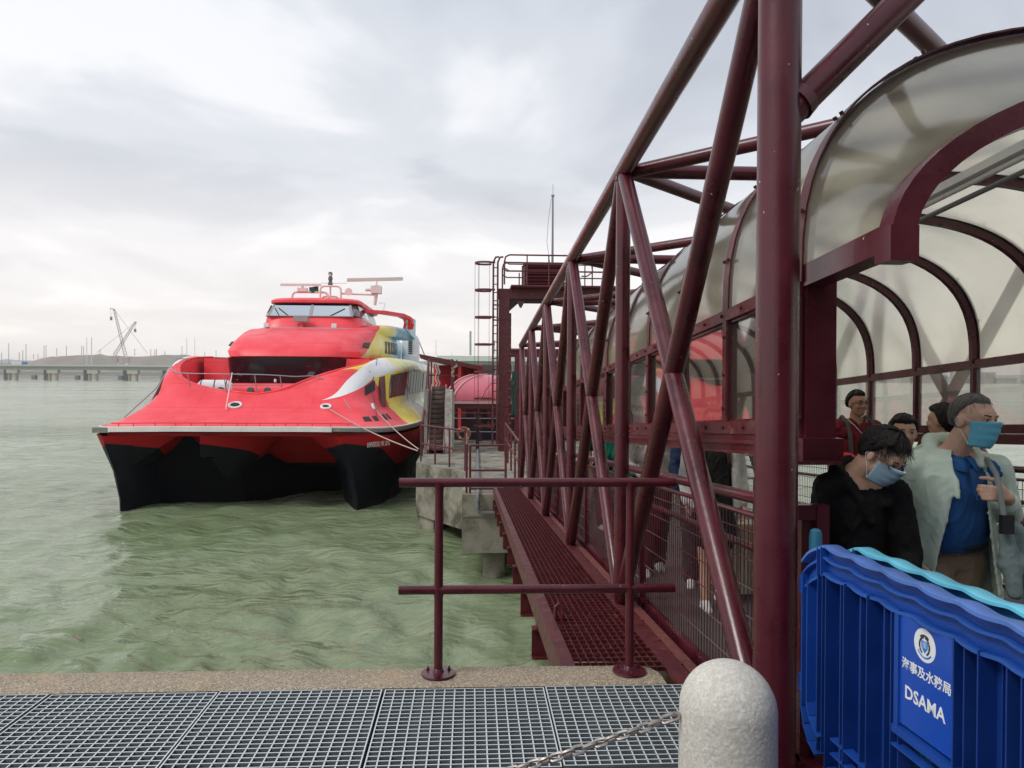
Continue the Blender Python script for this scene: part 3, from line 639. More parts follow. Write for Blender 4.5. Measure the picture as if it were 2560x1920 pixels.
def shellc(n, l, t):
    uv = n('ShaderNodeSeparateXYZ'); l(t.outputs['UV'], uv.inputs[0]); u, v = uv.outputs[0], uv.outputs[1]
    base = redbase(n, l, t)
    ob = n('ShaderNodeSeparateXYZ'); l(t.outputs['Object'], ob.inputs[0])
    # livery of the sides: yellow with blue and white streaks further aft
    nz = n('ShaderNodeTexNoise', i_Scale=.8, i_Detail=3.0); l(t.outputs['Object'], nz.inputs['Vector'])
    yl = ramp(n, [(.35, (.84,.58,.03)), (.62, (.90,.76,.12)), (.75, (.90,.84,.42))]); l(nz.outputs[0], yl.inputs[0])
    wv = n('ShaderNodeTexNoise', i_Scale=1.0, i_Detail=2.0); mp_ = n('ShaderNodeMapping'); mp_.inputs['Scale'].default_value = (.0, .95, .35); l(t.outputs['Object'], mp_.inputs[0]); l(mp_.outputs[0], wv.inputs['Vector'])
    st = ramp(n, [(.36, (.80,.66,.12)), (.44, (.82,.74,.25)), (.46, (.10,.42,.66)), (.49, (.55,.75,.84)), (.52, (.80,.82,.80)), (.56, (.82,.70,.15)), (.60, (.25,.52,.42)), (.62, (.84,.76,.30))], 'LINEAR'); l(wv.outputs[0], st.inputs[0])
    far = mth(n, l, 'MULTIPLY', mth(n, l, 'SUBTRACT', ob.outputs[1], 6.4), .6, clamp=True)
    liv = mixc(n, l, far, yl.outputs[0], st.outputs[0])
    # boundary of the yellow: slanting back as it goes down
    yb = mth(n, l, 'SUBTRACT', 4.6, mth(n, l, 'MULTIPLY', mth(n, l, 'ABSOLUTE', mth(n, l, 'SUBTRACT', v, .45)), 3.1))        # s at which yellow starts
    ym = mth(n, l, 'MULTIPLY', mth(n, l, 'GREATER_THAN', ob.outputs[1], yb), mth(n, l, 'GREATER_THAN', mth(n, l, 'ADD', ob.outputs[0], mth(n, l, 'MULTIPLY', mth(n, l, 'GREATER_THAN', ob.outputs[1], 9.0), 20.0)), 0.0))
    c = mixc(n, l, ym, base, liv)
    # white swoosh along the shoulder
    lo = n('ShaderNodeFloatCurve'); hi = n('ShaderNodeFloatCurve')
    def setc(nd, pts):
        cu = nd.mapping.curves[0]
        while len(cu.points) > 2: cu.points.remove(cu.points[1])
        cu.points[0].location = pts[0]; cu.points[-1].location = pts[-1]
        for p in pts[1:-1]: cu.points.new(*p)
        for p in cu.points: p.handle_type = 'VECTOR' if False else 'AUTO'
        nd.mapping.update()
    setc(lo, [(0, .62), (.235, .60), (.35, .635), (.50, .665), (.70, .69), (1, .70)])
    setc(hi, [(0, .55), (.235, .60), (.33, .77), (.43, .88), (.60, .94), (1, .97)])
    l(u, lo.inputs['Value']); l(u, hi.inputs['Value'])
    wmask = mth(n, l, 'MULTIPLY', mth(n, l, 'GREATER_THAN', v, lo.outputs[0]), mth(n, l, 'LESS_THAN', v, hi.outputs[0]))
    wmask = mth(n, l, 'MULTIPLY', wmask, mth(n, l, 'GREATER_THAN', mth(n, l, 'ADD', mth(n, l, 'MULTIPLY', mth(n, l, 'GREATER_THAN', ob.outputs[0], 0.0), .5), u), .45))
    fade = mth(n, l, 'SUBTRACT', 1.0, mth(n, l, 'MULTIPLY', mth(n, l, 'SUBTRACT', ob.outputs[1], 5.9), .6, clamp=True))
    ch_ = n('ShaderNodeTexNoise', i_Scale=2.6, i_Detail=9.0, i_Roughness=.7); l(t.outputs['Object'], ch_.inputs['Vector'])
    chip = ramp(n, [(.625, (.80,.81,.82)), (.64, (.33,.30,.31))]); l(ch_.outputs[0], chip.inputs[0])
    return mixc(n, l, mth(n, l, 'MULTIPLY', wmask, fade), c, chip.outputs[0])
M['shell'] = coordmat('ferry livery red white yellow', shellc)
M['sred'] = coordmat('ferry red', redbase)
def upperc(n, l, t):
    ob = n('ShaderNodeSeparateXYZ'); l(t.outputs['Object'], ob.inputs[0]); base = redbase(n, l, t)
    nz = n('ShaderNodeTexNoise', i_Scale=.9, i_Detail=3.0); l(t.outputs['Object'], nz.inputs['Vector'])
    yl = ramp(n, [(.35, (.80,.64,.08)), (.65, (.84,.78,.36))]); l(nz.outputs[0], yl.inputs[0])
    bl_ = ramp(n, [(.40, (.22,.55,.72)), (.6, (.66,.80,.84))]); l(nz.outputs[0], bl_.inputs[0])
    yb = mth(n, l, 'ADD', mth(n, l, 'MULTIPLY', mth(n, l, 'SUBTRACT', ob.outputs[2], 5.6), 2.6), 8.7)
    m1_ = mth(n, l, 'GREATER_THAN', ob.outputs[1], yb); c = mixc(n, l, m1_, base, yl.outputs[0])
    return mixc(n, l, mth(n, l, 'MULTIPLY', mth(n, l, 'SUBTRACT', ob.outputs[1], 14.6), 3.0, clamp=True), c, bl_.outputs[0])
M['supper'] = coordmat('ferry upper livery', upperc)
def hullc(n, l, t):
    ob = n('ShaderNodeSeparateXYZ'); l(t.outputs['Object'], ob.inputs[0])
    b = mth(n, l, 'MAXIMUM', mth(n, l, 'ADD', mth(n, l, 'MULTIPLY', ob.outputs[1], -.36), 2.35), 1.35)
    m_ = mth(n, l, 'GREATER_THAN', ob.outputs[2], b)
    ns = n('ShaderNodeTexNoise', i_Scale=1.2, i_Detail=6.0); l(t.outputs['Object'], ns.inputs['Vector'])
    dk = ramp(n, [(.3, (.002,.003,.006)), (.7, (.006,.008,.012))]); l(ns.outputs[0], dk.inputs[0])
    return mixc(n, l, m_, dk.outputs[0], (.34,.008,.011))
M['hull'] = coordmat('hull antifouling and red topside', hullc, rough=.5, coat=0.)
M['hull'].node_tree.nodes['Principled BSDF'].inputs['Specular IOR Level'].default_value = .2
M['sblack'] = mat('black glazed lounge front', (.010,.010,.014), .18, spec=.6)
M['sgrey'] = mat('grey ferry trim', (.30,.30,.31), .5, var=.1)
M['sgreen'] = mat('mast green grey', (.10,.13,.12), .5)
M['pinkwhite'] = mat('pinkish white mast paint', (.76,.64,.62), .45, var=.08)
M['sstrake'] = mat('white rubbing strake', (.74,.72,.68), .55, var=.08, vscale=2, dirt=(.40,.36,.32), dscale=6, dlo=.6, dhi=.75)
M['sfender'] = mat('worn grey fender', (.22,.215,.20), .7, var=.3, vscale=8)
def glass_mat(name, c, rough=.04, metal=0.0, spec=1.0):
    m = mat(name, c, rough, metal, spec=spec); return m
M['screen'] = mat('windscreen reflecting the clouds', (.80,.84,.86), .05, .95)
M['sidewin'] = mat('tinted side window', (.22,.20,.22), .07, .55)
def catmull(P, x):
    """P: list of vectors, x in 0..len-1"""
    i = int(min(max(math.floor(x), 0), len(P)-2)); f = x-i
    p0 = P[max(i-1, 0)]; p1 = P[i]; p2 = P[i+1]; p3 = P[min(i+2, len(P)-1)]
    return .5*((2*p1)+(-p0+p2)*f+(2*p0-5*p1+4*p2-p3)*f*f+(-p0+3*p1-3*p2+p3)*f**3)
Q = [
 [(0,0,2.95),(0,.35,3.0),(0,.8,3.12),(0,1.2,3.3),(0,1.6,3.52),(0,1.95,3.78),(0,2.2,3.98),(0,2.3,4.05)],
 [(1.15,0,2.95),(1.12,.37,3.01),(1.1,.83,3.14),(1.05,1.25,3.33),(1.0,1.66,3.57),(.95,2.03,3.86),(.88,2.33,4.1),(.85,2.44,4.19)],
 [(2.3,.02,2.95),(2.27,.42,3.02),(2.2,.92,3.18),(2.1,1.38,3.4),(2.0,1.8,3.66),(1.88,2.25,4.0),(1.75,2.66,4.33),(1.65,2.85,4.46)],
 [(3.9,.1,2.93),(3.8,.55,3.02),(3.65,1.05,3.2),(3.5,1.5,3.45),(3.3,2.0,3.8),(3.15,2.55,4.35),(3.1,3.0,4.82),(3.0,3.15,4.9)],
 [(4.85,.5,2.9),(4.65,1,3.02),(4.4,1.5,3.22),(4.15,2.0,3.5),(3.85,2.6,3.95),(3.8,3.15,4.6),(3.75,3.9,5.12),(3.6,4.1,5.16)],
 [(5.35,1.6,2.88),(5.05,2.1,3.02),(4.75,2.6,3.25),(4.4,3.2,3.6),(4.2,3.8,4.2),(4.15,4.3,4.9),(4.0,5.1,5.36),(3.8,5.3,5.36)],
 [(5.65,3.4,2.86),(5.35,3.8,3.02),(5.0,4.2,3.3),(4.68,4.7,3.6),(4.6,5.2,4.4),(4.62,5.7,5.05),(4.25,6.4,5.52),(3.9,6.6,5.5)],
 [(5.85,5.6,2.86),(5.6,5.8,3.05),(5.25,6.1,3.35),(4.9,6.5,3.6),(4.85,6.9,4.6),(4.97,7.2,5.1),(4.45,7.8,5.58),(3.9,8,5.56)],
 [(5.9,9,2.86),(5.75,9,3.1),(5.4,9,3.4),(5.2,9,3.6),(5.15,9,4.7),(5.27,9,5.15),(4.7,9,5.58),(3.6,9,5.58)],
 [(5.9,14,2.86),(5.78,14,3.1),(5.55,14,3.4),(5.4,14,3.6),(5.35,14,4.7),(5.45,14,5.15),(4.9,14,5.6),(3.6,14,5.6)],
 [(5.9,31,2.86),(5.78,31,3.1),(5.55,31,3.4),(5.4,31,3.6),(5.35,31,4.7),(5.4,31,5.1),(4.9,31,5.55),(3.6,31,5.55)]]
Q = [[Vector(p) for p in q] for q in Q]
def surf(q, v, side=1):
    """q 0..10 from the bow centre aft, v 0..1 from the strake to the inner rim"""
    row = [catmull([Q[i][j] for i in range(len(Q))], q) for j in range(8)]
    p = catmull(row, v*7); p = Vector(p)
    if side < 0: p.z -= .36*math.exp(-((q-2.7)/1.35)**2)*v*v
    else: p.z += .14*math.exp(-((q-2.6)/1.2)**2)*v*v
    if q > 8: p.y = Q[8][0].y+(14-9)*(q-8) if q < 9 else 14+17*(q-9)
    return S(side*p.x, p.y, p.z)
NQ, NV = 110, 36
qs = [10*i/NQ for i in range(NQ+1)]; vsn = [j/NV for j in range(NV+1)]
rows = [[surf(q, v, -1) for v in vsn] for q in reversed(qs[1:])]+[[surf(q, v, 1) for v in vsn] for q in qs]
uvq = [q/10 for q in reversed(qs[1:])]+[q/10 for q in qs]
mb = MB().grid(rows)
sh = mb.build('foredeck_shell', M['shell'], ship, ang=50)
uvl = sh.data.uv_layers.new(name='UVMap'); nC = NV+1
for lp in sh.data.loops:
    vi = lp.vertex_index; uvl.data[lp.index].uv = (uvq[vi//nC], (vi % nC)/NV)
# rolled rim of the well and its inner wall
rim = [surf(q, 1, -1) for q in reversed(qs[1:85])]+[surf(q, 1, 1) for q in qs[:85]]
MB().tube(rim, .045, 8).build('well_rim', M['sred'], ship)
inn = []
for p in rim:
    c = S(0, 5.6, 0); d = Vector((p.x-c.x, p.y-c.y, 0)); d.normalize()
    inn.append([p, p-d*.06+Vector((0,0,-.25)), Vector((p.x-d.x*.16, p.y-d.y*.16, ZW+3.35))])
MB().grid(inn, flip=True).build('well_wall', M['sred'], ship, ang=60)
MB().add([Vector((p.x, p.y, ZW+3.36)) for p in rim], [tuple(range(len(rim)))]).build('well_deck', M['sred'], ship, smooth=False)
# roof between the shoulders
MB().add([S(-3.6,6.9,5.5), S(3.6,6.9,5.5), S(3.6,31,5.55), S(-3.6,31,5.55), S(-3.6,6.9,3.4), S(3.6,6.9,3.4)], [(0,1,2,3), (4,5,1,0)]).build('shoulder_deck', M['sred'], ship, smooth=False)
# transom
MB().box(SX-5.35, SX+5.35, SY+30.8, SY+31, ZW+.3, ZW+5.5).build('transom', M['sred'], ship, smooth=False)
# strake: white in front, worn grey round the corner
def strake_pts(qa, qb, side, n_=30):
    return [surf(qa+(qb-qa)*i/n_, 0, side) for i in range(n_+1)]
def sweep(pts, sec):
    rows = []
    for i, p in enumerate(pts):
        a = pts[max(i-1, 0)]; b = pts[min(i+1, len(pts)-1)]; d = (b-a); d.z = 0; d.normalize(); o = Vector((d.y, -d.x, 0))
        rows.append([p+o*x+Vector((0,0,z)) for x, z in sec+[sec[0]]])
    m_ = MB().grid(rows); m_.f.append(tuple(range(len(sec)))); m_.m.append(0); k = (len(pts)-1)*(len(sec)+1); m_.f.append(tuple(k+i for i in range(len(sec)))); m_.m.append(0); return m_
def both(qa, qb): 
    return [surf(qa-(qa)*i/24*1.0, 0, -1) for i in range(24)]+[surf(qb*i/24, 0, 1) for i in range(25)]
fr = both(3.7, 2.55)
sweep(fr, [(.02,.02),(.12,-.0),(.12,-.165),(.02,-.18)]).build('bow_strake', M['sstrake'], ship, ang=30, recalc=True)
for side, qa in ((1, 2.56), (-1, 3.71)):
    pts = strake_pts(qa, 9.99, side, 60)
    if side < 0: pts = pts[::-1]
    sweep(pts, [(.02,.0),(.10,-.02),(.10,-.15),(.02,-.17)]).build('fender_strake', M['sfender'], ship, ang=30, recalc=True)
    sweep(pts, [(.02,.03),(.10,.02),(.10,-.018),(.02,.0)]).build('strake_cap', M['sstrake'], ship, ang=30, recalc=True)
MB().box(SX-5.08, SX-4.5, SY+.15, SY+.6, ZW+2.72, ZW+2.90).build('fender_end', M['sfender'], ship, smooth=False)
# toe rail on the bow edge
tr = [p+Vector((0, .12, .13)) for p in both(3.6, 3.0)]
MB().tube(tr, .028, 8).build('toe_rail', M['sred'], ship)
st = None
for i in range(2, len(tr)-1, 3):
    p = tr[i]
    if st is None: st = MB().tube([p, p-Vector((0,0,.14))], .02, 6).build('toe_rail_stanchion', M['sred'], ship); p0 = p
    else: inst(st, p-p0)
# underwater bodies
def hull(c, side, name):
    rows = []
    for s_ in [-.12, .15, .5, 1, 1.7, 2.6, 3.8, 5.5, 8, 12, 18, 24, 31]:
        k = max(0., min(1, (s_+.12)/4.5)); b = 1.15*math.sin(math.pi/2*k)**.8; lean = .55*(1-min(1, max(0, s_)/6))
        T = 4.9+1.0*min(1, max(0, s_/3.5))**.6 if side > 0 else 4.75+1.1*min(1, max(0, s_/3.5))**.6
        kt = min(1, max(0, (s_+.12)/.55)); ct = c*side-lean
        top_o = side*(T) if kt >= 1 else ct*(1-kt)+side*T*kt
        top_i = side*(2.3) if kt >= 1 else ct*(1-kt)+side*2.6*kt
        cw = c*side
        mid = ct*.25+cw*.75
        fl = .30*k
        pts = [(top_i, 2.62), (mid-side*(b*1.0+.30*k), 1.55), (cw-side*b, .5), (cw-side*b*.9, -.3), (cw-side*b*.2, -1.3), (cw+side*b*.2, -1.3), (cw+side*b*.9, -.3), (cw+side*b*1.0, .4), (mid+side*(b*1.05+.22*k), 1.35), (top_o*.55+(mid+side*(b+.3*k))*.45, 2.05), (top_o, 2.64)]
        if side < 0: pts = pts
        sr = .0 if s_ > 1.0 else 0
        rows.append([S(t_, s_+ (.25*(1-h_/2.6) if s_ < 3 else 0), h_) for t_, h_ in pts])
    return MB().grid(rows).build(name, M['hull'], ship, ang=45, recalc=True)
hull(4.08, 1, 'hull'); hull(4.08, -1, 'hull')
rows = []
for s_ in [.0, .3, .8, 1.6, 3, 5, 8, 14, 31]:
    k = min(1, s_/1.6); kb = min(1, s_/.7)
    tip = 2.45-1.5*kb if s_ < .7 else .95+.9*min(1, (s_-.7)/9)
    c_ = -1.35+.75*kb
    rows.append([S(c_-1.9*k, s_, 2.62), S(c_-.75*k, s_, 1.9-.25*k), S(c_, s_, tip), S(c_+.75*k, s_, 1.9-.25*k), S(c_+1.9*k, s_, 2.62)])
MB().grid(rows).build('centre_bow', M['hull'], ship, ang=40)
MB().box(SX-4.6, SX+4.6, SY+.25, SY+31, ZW+2.6, ZW+2.72).build('tunnel_roof', M['hull'], ship, smooth=False)
MB().add([S(-3.3,1.3,2.62), S(3.3,1.3,2.62), S(3.3,3.4,1.15), S(-3.3,3.4,1.15), S(3.3,30,1.15), S(-3.3,30,1.15)], [(0,1,2,3),(3,2,4,5)]).build('tunnel_shade_deck', M['hull'], ship, smooth=False)  # lowered deck added to darken the tunnel
MB().add([S(-3.6,1.9,-.5), S(-.4,2.1,-.5), S(-.4,1.5,2.61), S(-3.6,1.3,2.61), S(3.0,6.2,-.5), S(3.0,5.2,2.61), S(-3.6,8,-.5), S(-3.6,8,2.61), S(3.0,8,-.5), S(3.0,8,2.61)], [(0,1,2,3),(1,4,5,2),(6,0,3,7),(4,8,9,5)]).build('tunnel_shade_sheet', mat('black tunnel shade', (.003,.003,.005), .7, spec=.1), ship, smooth=False)  # black sheet standing in for the shade between the hulls
MB().box(SX-2.9, SX+2.9, SY+6.4, SY+6.6, ZW-.4, ZW+2.6).build('tunnel_light_block', M['hull'], ship, smooth=False)  # panel added to block light coming through the tunnel from behind

# ---- superstructure tiers
def plan(W, sf, D, h, flare=0., p=3.0, send=20., n_=28, f0=9., f1=16.):
    out = []
    side = []
    for i in range(10): side.append((W, send-(send-sf-D)*i/10))
    arc = [(W*abs(math.cos(a))**(2/p), sf+D*(1-abs(math.sin(a))**(2/p))) for a in [math.pi/2*i/n_ for i in range(n_+1)]]
    half = side+arc
    pts = [(-t, s_) for t, s_ in half]+[(t, s_) for t, s_ in reversed(half[:-1])]
    res = []
    for t_, s_ in pts:
        k = min(1, max(0, (s_-f0)/(f1-f0))); k = k*k*(3-2*k); res.append(S(t_*(1+0*k)+math.copysign(flare*k, t_), s_, h))
    return res
def tier(name, levels, mt, cap=True, **kw):
    rows = [plan(*lv[:4], **(lv[4] if len(lv) > 4 else {})) for lv in levels]
    m_ = MB().grid(rows, flip=True)
    if cap: k = (len(rows)-1)*len(rows[0]); m_.f.append(tuple(range(k, k+len(rows[0])))); m_.m.append(0); m_.f.append(tuple(range(len(rows[0])-1, -1, -1))); m_.m.append(0)
    return m_.build(name, mt, ship, ang=38)
# black lounge front under the brow
rows = []
for h, W, sf in ((4.3, 2.58, 6.35), (4.55, 2.6, 6.3), (5.55, 2.65, 6.15)):
    rows.append([Vector((p.x, p.y, ZW+h)) for p in plan(W, sf, 1.5, h, p=3.4, send=9)])
MB().grid(rows, flip=True).build('lounge_front', M['sblack'], ship, ang=40)
def frontpanel(t0, t1, h0, h1, sf0, sf1, name, mt, rad=.25, out=.04, p=3.4, W=2.62, D=1.5, n_=20):
    """a rounded panel following the lounge front"""
    cs = lambda t: D*(1-(max(0, 1-abs(t/W)**p))**(1/p))
    ring = []
    for cx, cy_, a0 in ((t1-rad, h1-rad, 0), (t0+rad, h1-rad, 90), (t0+rad, h0+rad, 180), (t1-rad, h0+rad, 270)):
        for k in range(7): a = R(a0+15*k); ring.append((cx+rad*math.cos(a), cy_+rad*math.sin(a)))
    m_ = MB(); f_ = lambda t, h, o: S(t, sf0+(sf1-sf0)*(h-4.3)/1.25+cs(t)-o, h)
    m_.add([f_(t, h, out) for t, h in ring]+[f_(t, h, -.02) for t, h in ring], [tuple(range(28))]+[(i, (i+1) % 28, 28+(i+1) % 28, 28+i) for i in range(28)])
    return m_.build(name, mt, ship, smooth=False)
frontpanel(-2.05, 1.35, 4.72, 5.20, 6.35, 6.15, 'lounge_window', mat('dark lounge glass', (.022,.016,.024), .06, spec=.9), rad=.2)
frontpanel(1.62, 2.0, 4.75, 5.15, 6.35, 6.15, 'lounge_porthole', mat('dark red porthole', (.07,.012,.018), .15), rad=.18)  # plain dark red colour
frontpanel(-2.1, 2.4, 4.55, 4.58, 6.35, 6.15, 'front_ledge', M['sgrey'], rad=.012)
MB().lathe([(.04,0),(.06,.02),(.06,.12),(.03,.16)], S(-.35, 6.22, 4.45), 10).build('deck_light', M['white'], ship)
# brow
tier('brow', [(2.70, 7.0, 2.2, 5.52, dict(flare=.35)), (2.92, 6.62, 2.4, 5.60, dict(flare=.55)), (3.06, 6.75, 2.5, 5.85, dict(flare=.7)), (3.06, 7.3, 2.6, 6.2, dict(flare=.75)),
   (3.0, 8.1, 2.6, 6.55, dict(flare=.8)), (2.9, 9.1, 2.5, 6.85, dict(flare=.8)), (2.80, 10.2, 2.3, 7.04, dict(flare=.8)), (2.74, 10.7, 2.2, 7.08, dict(flare=.8))], M['supper'])
tier('grey_step', [(2.72, 10.75, 2.1, 7.05), (2.68, 10.9, 2.1, 7.14), (2.55, 11.1, 2.0, 7.15)], M['sgrey'])
tier('pilothouse', [(2.42, 11.35, 1.6, 7.14, dict(p=5.)), (2.38, 11.7, 1.6, 7.74, dict(p=5.))], M['sred'])
tier('pilothouse_core', [(2.28, 11.95, 1.6, 7.74, dict(p=5.)), (2.08, 12.5, 1.5, 8.45, dict(p=5.))], M['sblack'])
tier('pilothouse_roof', [(2.22, 12.4, 1.5, 8.44, dict(p=4.5)), (2.30, 12.2, 1.5, 8.49, dict(p=4.5)), (2.32, 12.2, 1.6, 8.62, dict(p=4.5)), (2.2, 12.45, 1.7, 8.74, dict(p=4.)), (1.9, 12.9, 1.8, 8.80, dict(p=3.5))], M['sred'])
fq = lambda t, k, o=0: S(t*(1-.09*k), 11.86+.50*k-o, 7.77+.66*k)
def wpane(t0, t1, k0, k1, name='windscreen', mt='screen', o=.03):
    q_ = [fq(t0, k0, o+.16), fq(t1, k0, o+.16), fq(t1, k1, o+.16), fq(t0, k1, o+.16)]; b_ = [p+Vector((0,.05,0)) for p in q_]
    return MB().add(q_+b_, [(0,1,2,3),(7,6,5,4),(0,4,5,1),(1,5,6,2),(2,6,7,3),(3,7,4,0)]).build(name, M[mt], ship, smooth=False)
wpane(-2.03, -.08, .02, .84); wpane(.08, 1.98, .02, .84)
wpane(-.07, .07, .0, .90, 'window_post', 'sgrey', .05); wpane(-2.14, -2.04, 0, .9, 'window_post', 'sgrey', .05); wpane(1.99, 2.12, 0, .9, 'window_post', 'sgrey', .05)
wpane(-2.14, 2.12, -.04, .015, 'window_sill', 'sgrey', .06)
# corner and side panes
for sd_ in (-1, 1):
    for (t0, s0), (t1, s1) in (((2.12, 11.62), (2.40, 12.25)), ((2.42, 12.35), (2.46, 13.5)), ((2.46, 13.65), (2.46, 15.0))):
        a = [S(sd_*t0, s0, 7.78), S(sd_*t1, s1, 7.78), S(sd_*(t1-.2), s1+.62*(1 if s0 < 12 else .3), 8.36), S(sd_*(t0-.2), s0+.85*(1 if s0 < 12 else .3), 8.36)]
        d = Vector((-.04*sd_, .03, 0)); MB().add(a+[p+d for p in a], [(0,1,2,3),(7,6,5,4),(0,4,5,1),(1,5,6,2),(2,6,7,3),(3,7,4,0)]).build('side_window', M['sidewin'], ship, smooth=False)
for t0, t1 in ((-1.55, -1.95), (-1.1, -1.75), (.95, 1.75)):
    MB().bar(fq(t0, .0, .22), fq(t1, .62, .22), .03, .03).build('wiper', M['black'], ship, smooth=False)
MB().lathe([(.12,0),(.10,.12),(.06,.14),(.06,.3)], S(-.35, 11.25, 7.14), 10).build('searchlight_base', M['sred'], ship)
MB().box(SX-.72, SX-.02, SY+11.05, SY+11.4, ZW+7.44, ZW+7.72).build('searchlight', M['sgrey'], ship, smooth=False)
for t_ in (-2.05, 1.25): MB().box(SX+t_-.12, SX+t_+.12, SY+11.1, SY+11.3, ZW+7.15, ZW+7.36).build('deck_lamp', M['white'], ship, smooth=False)
# side wings of the upper deck with the looped end
for sd_ in (1,):
    rows = []
    for i in range(13):
        s_ = 10.6+6.6*i/12; k = i/12; w_ = 2.75+2.05*(k**1.25); top = 6.98+.52*min(1, k*1.9)**.8; bot = 6.55+.35*math.sin(min(1, k*1.3)*math.pi/2)-.12*max(0, k-.75)*4*.6
        th = .30
        rows.append([S(sd_*(w_-1.6), s_, top), S(sd_*(w_-.25), s_, top), S(sd_*w_, s_, top-.14), S(sd_*(w_+.05), s_, (top+bot)/2), S(sd_*(w_-.05), s_, bot+.05), S(sd_*(w_-.3), s_, bot), S(sd_*(w_-1.6), s_, bot+.02), S(sd_*(w_-1.6), s_, top)])
    m_ = MB().grid(rows, flip=sd_ < 0); m_.f.append(tuple(range(7))); m_.m.append(0); m_.f.append(tuple(12*8+i for i in range(7))); m_.m.append(0)
    m_.build('bridge_wing', M['supper'], ship, ang=45, recalc=True)
    lp = [S(sd_*2.3, 14.0, 8.22), S(sd_*3.3, 14.4, 8.2), S(sd_*4.2, 14.9, 8.1), S(sd_*4.55, 15.2, 7.95), S(sd_*4.62, 15.3, 7.7), S(sd_*4.55, 15.4, 7.42)]
    m_ = MB()
    for a, b_ in zip(lp, lp[1:]): m_.bar(a, b_+(b_-a)*.08, .55, .17, up=(0,0,1) if abs((b_-a).z) < .3 else (sd_,0,0))
    m_.build('wing_hoop', M['sred'], ship, smooth=False)
    MB().add([S(sd_*4.5, 15.1, 7.3), S(sd_*4.86, 16.9, 6.9), S(sd_*4.86, 16.9, 8.0), S(sd_*4.6, 15.1, 8.1), S(sd_*4.4, 15.2, 7.3), S(sd_*4.76, 17.0, 6.9), S(sd_*4.7, 17.0, 8.0), S(sd_*4.45, 15.2, 8.1)],
        [(0,1,2,3),(7,6,5,4),(0,4,5,1),(1,5,6,2),(2,6,7,3),(3,7,4,0)]).build('hoop_cheek', M['supper'], ship, smooth=False, recalc=True)
for sd_ in (1, -1):
    # upper deck windows and the dark sliver in the brow
    for i in range(6):
        s_ = 13.2+.62*i; k = min(1, max(0, (s_-9)/7)); k = k*k*(3-2*k); t_ = 3.06+.72*k+.02
        MB().box(*sorted((SX+sd_*t_, SX+sd_*(t_+.05))), SY+s_, SY+s_+.46, ZW+5.95, ZW+6.6).build('upper_window', M['sidewin'], ship, smooth=False)
    a = [S(sd_*3.1, 8.7, 6.12), S(sd_*3.12, 9.9, 6.08), S(sd_*3.12, 10.5, 6.4), S(sd_*3.1, 9.2, 6.34)]; d = Vector((sd_*.03, 0, 0))
    MB().add([p+d for p in a]+[p-d*3 for p in a], [(0,1,2,3),(7,6,5,4),(0,4,5,1),(1,5,6,2),(2,6,7,3),(3,7,4,0)]).build('brow_intake', M['black'], ship, smooth=False)
    # white engine casings with louvres behind the wings
    m_ = MB(); m_.lathe([(.50,0),(.52,.3),(.52,1.35),(.40,1.62),(.1,1.7)], S(sd_*4.45, 18.6, 5.55), 20); m_.box(*sorted((SX+sd_*4.1, SX+sd_*4.9)), SY+17.9, SY+18.4, ZW+5.55, ZW+5.95)
    if sd_ < 0: continue
    cz = m_.build('engine_casing', M['white'], ship)
    l0 = MB().box(SX+sd_*4.45-.1, SX+sd_*4.45+.14, SY+18.05, SY+18.1, ZW+6.1, ZW+6.16).build('louvre', M['black'], ship, smooth=False)
    for i in range(1, 10): inst(l0, (0, 0, .11*i))
    MB().tube([S(sd_*4.0, 17.4, 7.4), S(sd_*4.25, 17.6, 7.15), S(sd_*4.9, 19, 6.9), S(sd_*5.2, 19.6, 6.1)], .03, 6).build('stay', M['sgrey'], ship)
# aft upper deck mass
MB().box(SX-3.4, SX+3.4, SY+20, SY+27, ZW+5.5, ZW+7.0).build('aft_cabin', M['supper'], ship, smooth=False)

# ---- side details on the shell
def quad_on(q0, q1, v0, v1, out, name, mt, side=1, thick=.05, n_=1, skew=0.):
    pts = [surf(q0, v0, side), surf(q1, v0, side), surf(q1+skew, v1, side), surf(q0+skew, v1, side)]
    nn = (pts[1]-pts[0]).cross(pts[3]-pts[0]).normalized()
    if nn.x*side < 0: nn = -nn
    P_ = [p+nn*out for p in pts]; B_ = [p-nn*thick for p in pts]
    return MB().add(P_+B_, [(0,1,2,3),(7,6,5,4),(0,4,5,1),(1,5,6,2),(2,6,7,3),(3,7,4,0)]).build(name, M[mt], ship, smooth=False, recalc=True)
for side in (1, -1):
    quad_on(4.25, 5.0, .565, .645, .02, 'side_recess', 'black', side)
    quad_on(5.3, 5.62, .40, .66, .02, 'ladder_recess', 'paint_dull', side, .1)
    for v_ in (.45, .50, .55, .6): quad_on(5.32, 5.60, v_, v_+.008, .035, 'ladder_rung', 'sred', side)
    for i in range(17):
        q0 = 6.05+.215*i
        quad_on(q0, q0+.165, .475, .655, .025, 'saloon_window', 'sidewin', side)
    quad_on(5.9, 9.95, .435, .448, .05, 'window_ledge', 'supper', side)
    for q0, q1 in () if side < 0 else ((3.5, 3.85), (4.0, 4.25), (4.75, 4.95), (5.08, 5.22)): quad_on(q0, q1, .20, .30, .012, 'deck_vent', 'black', side, .1)
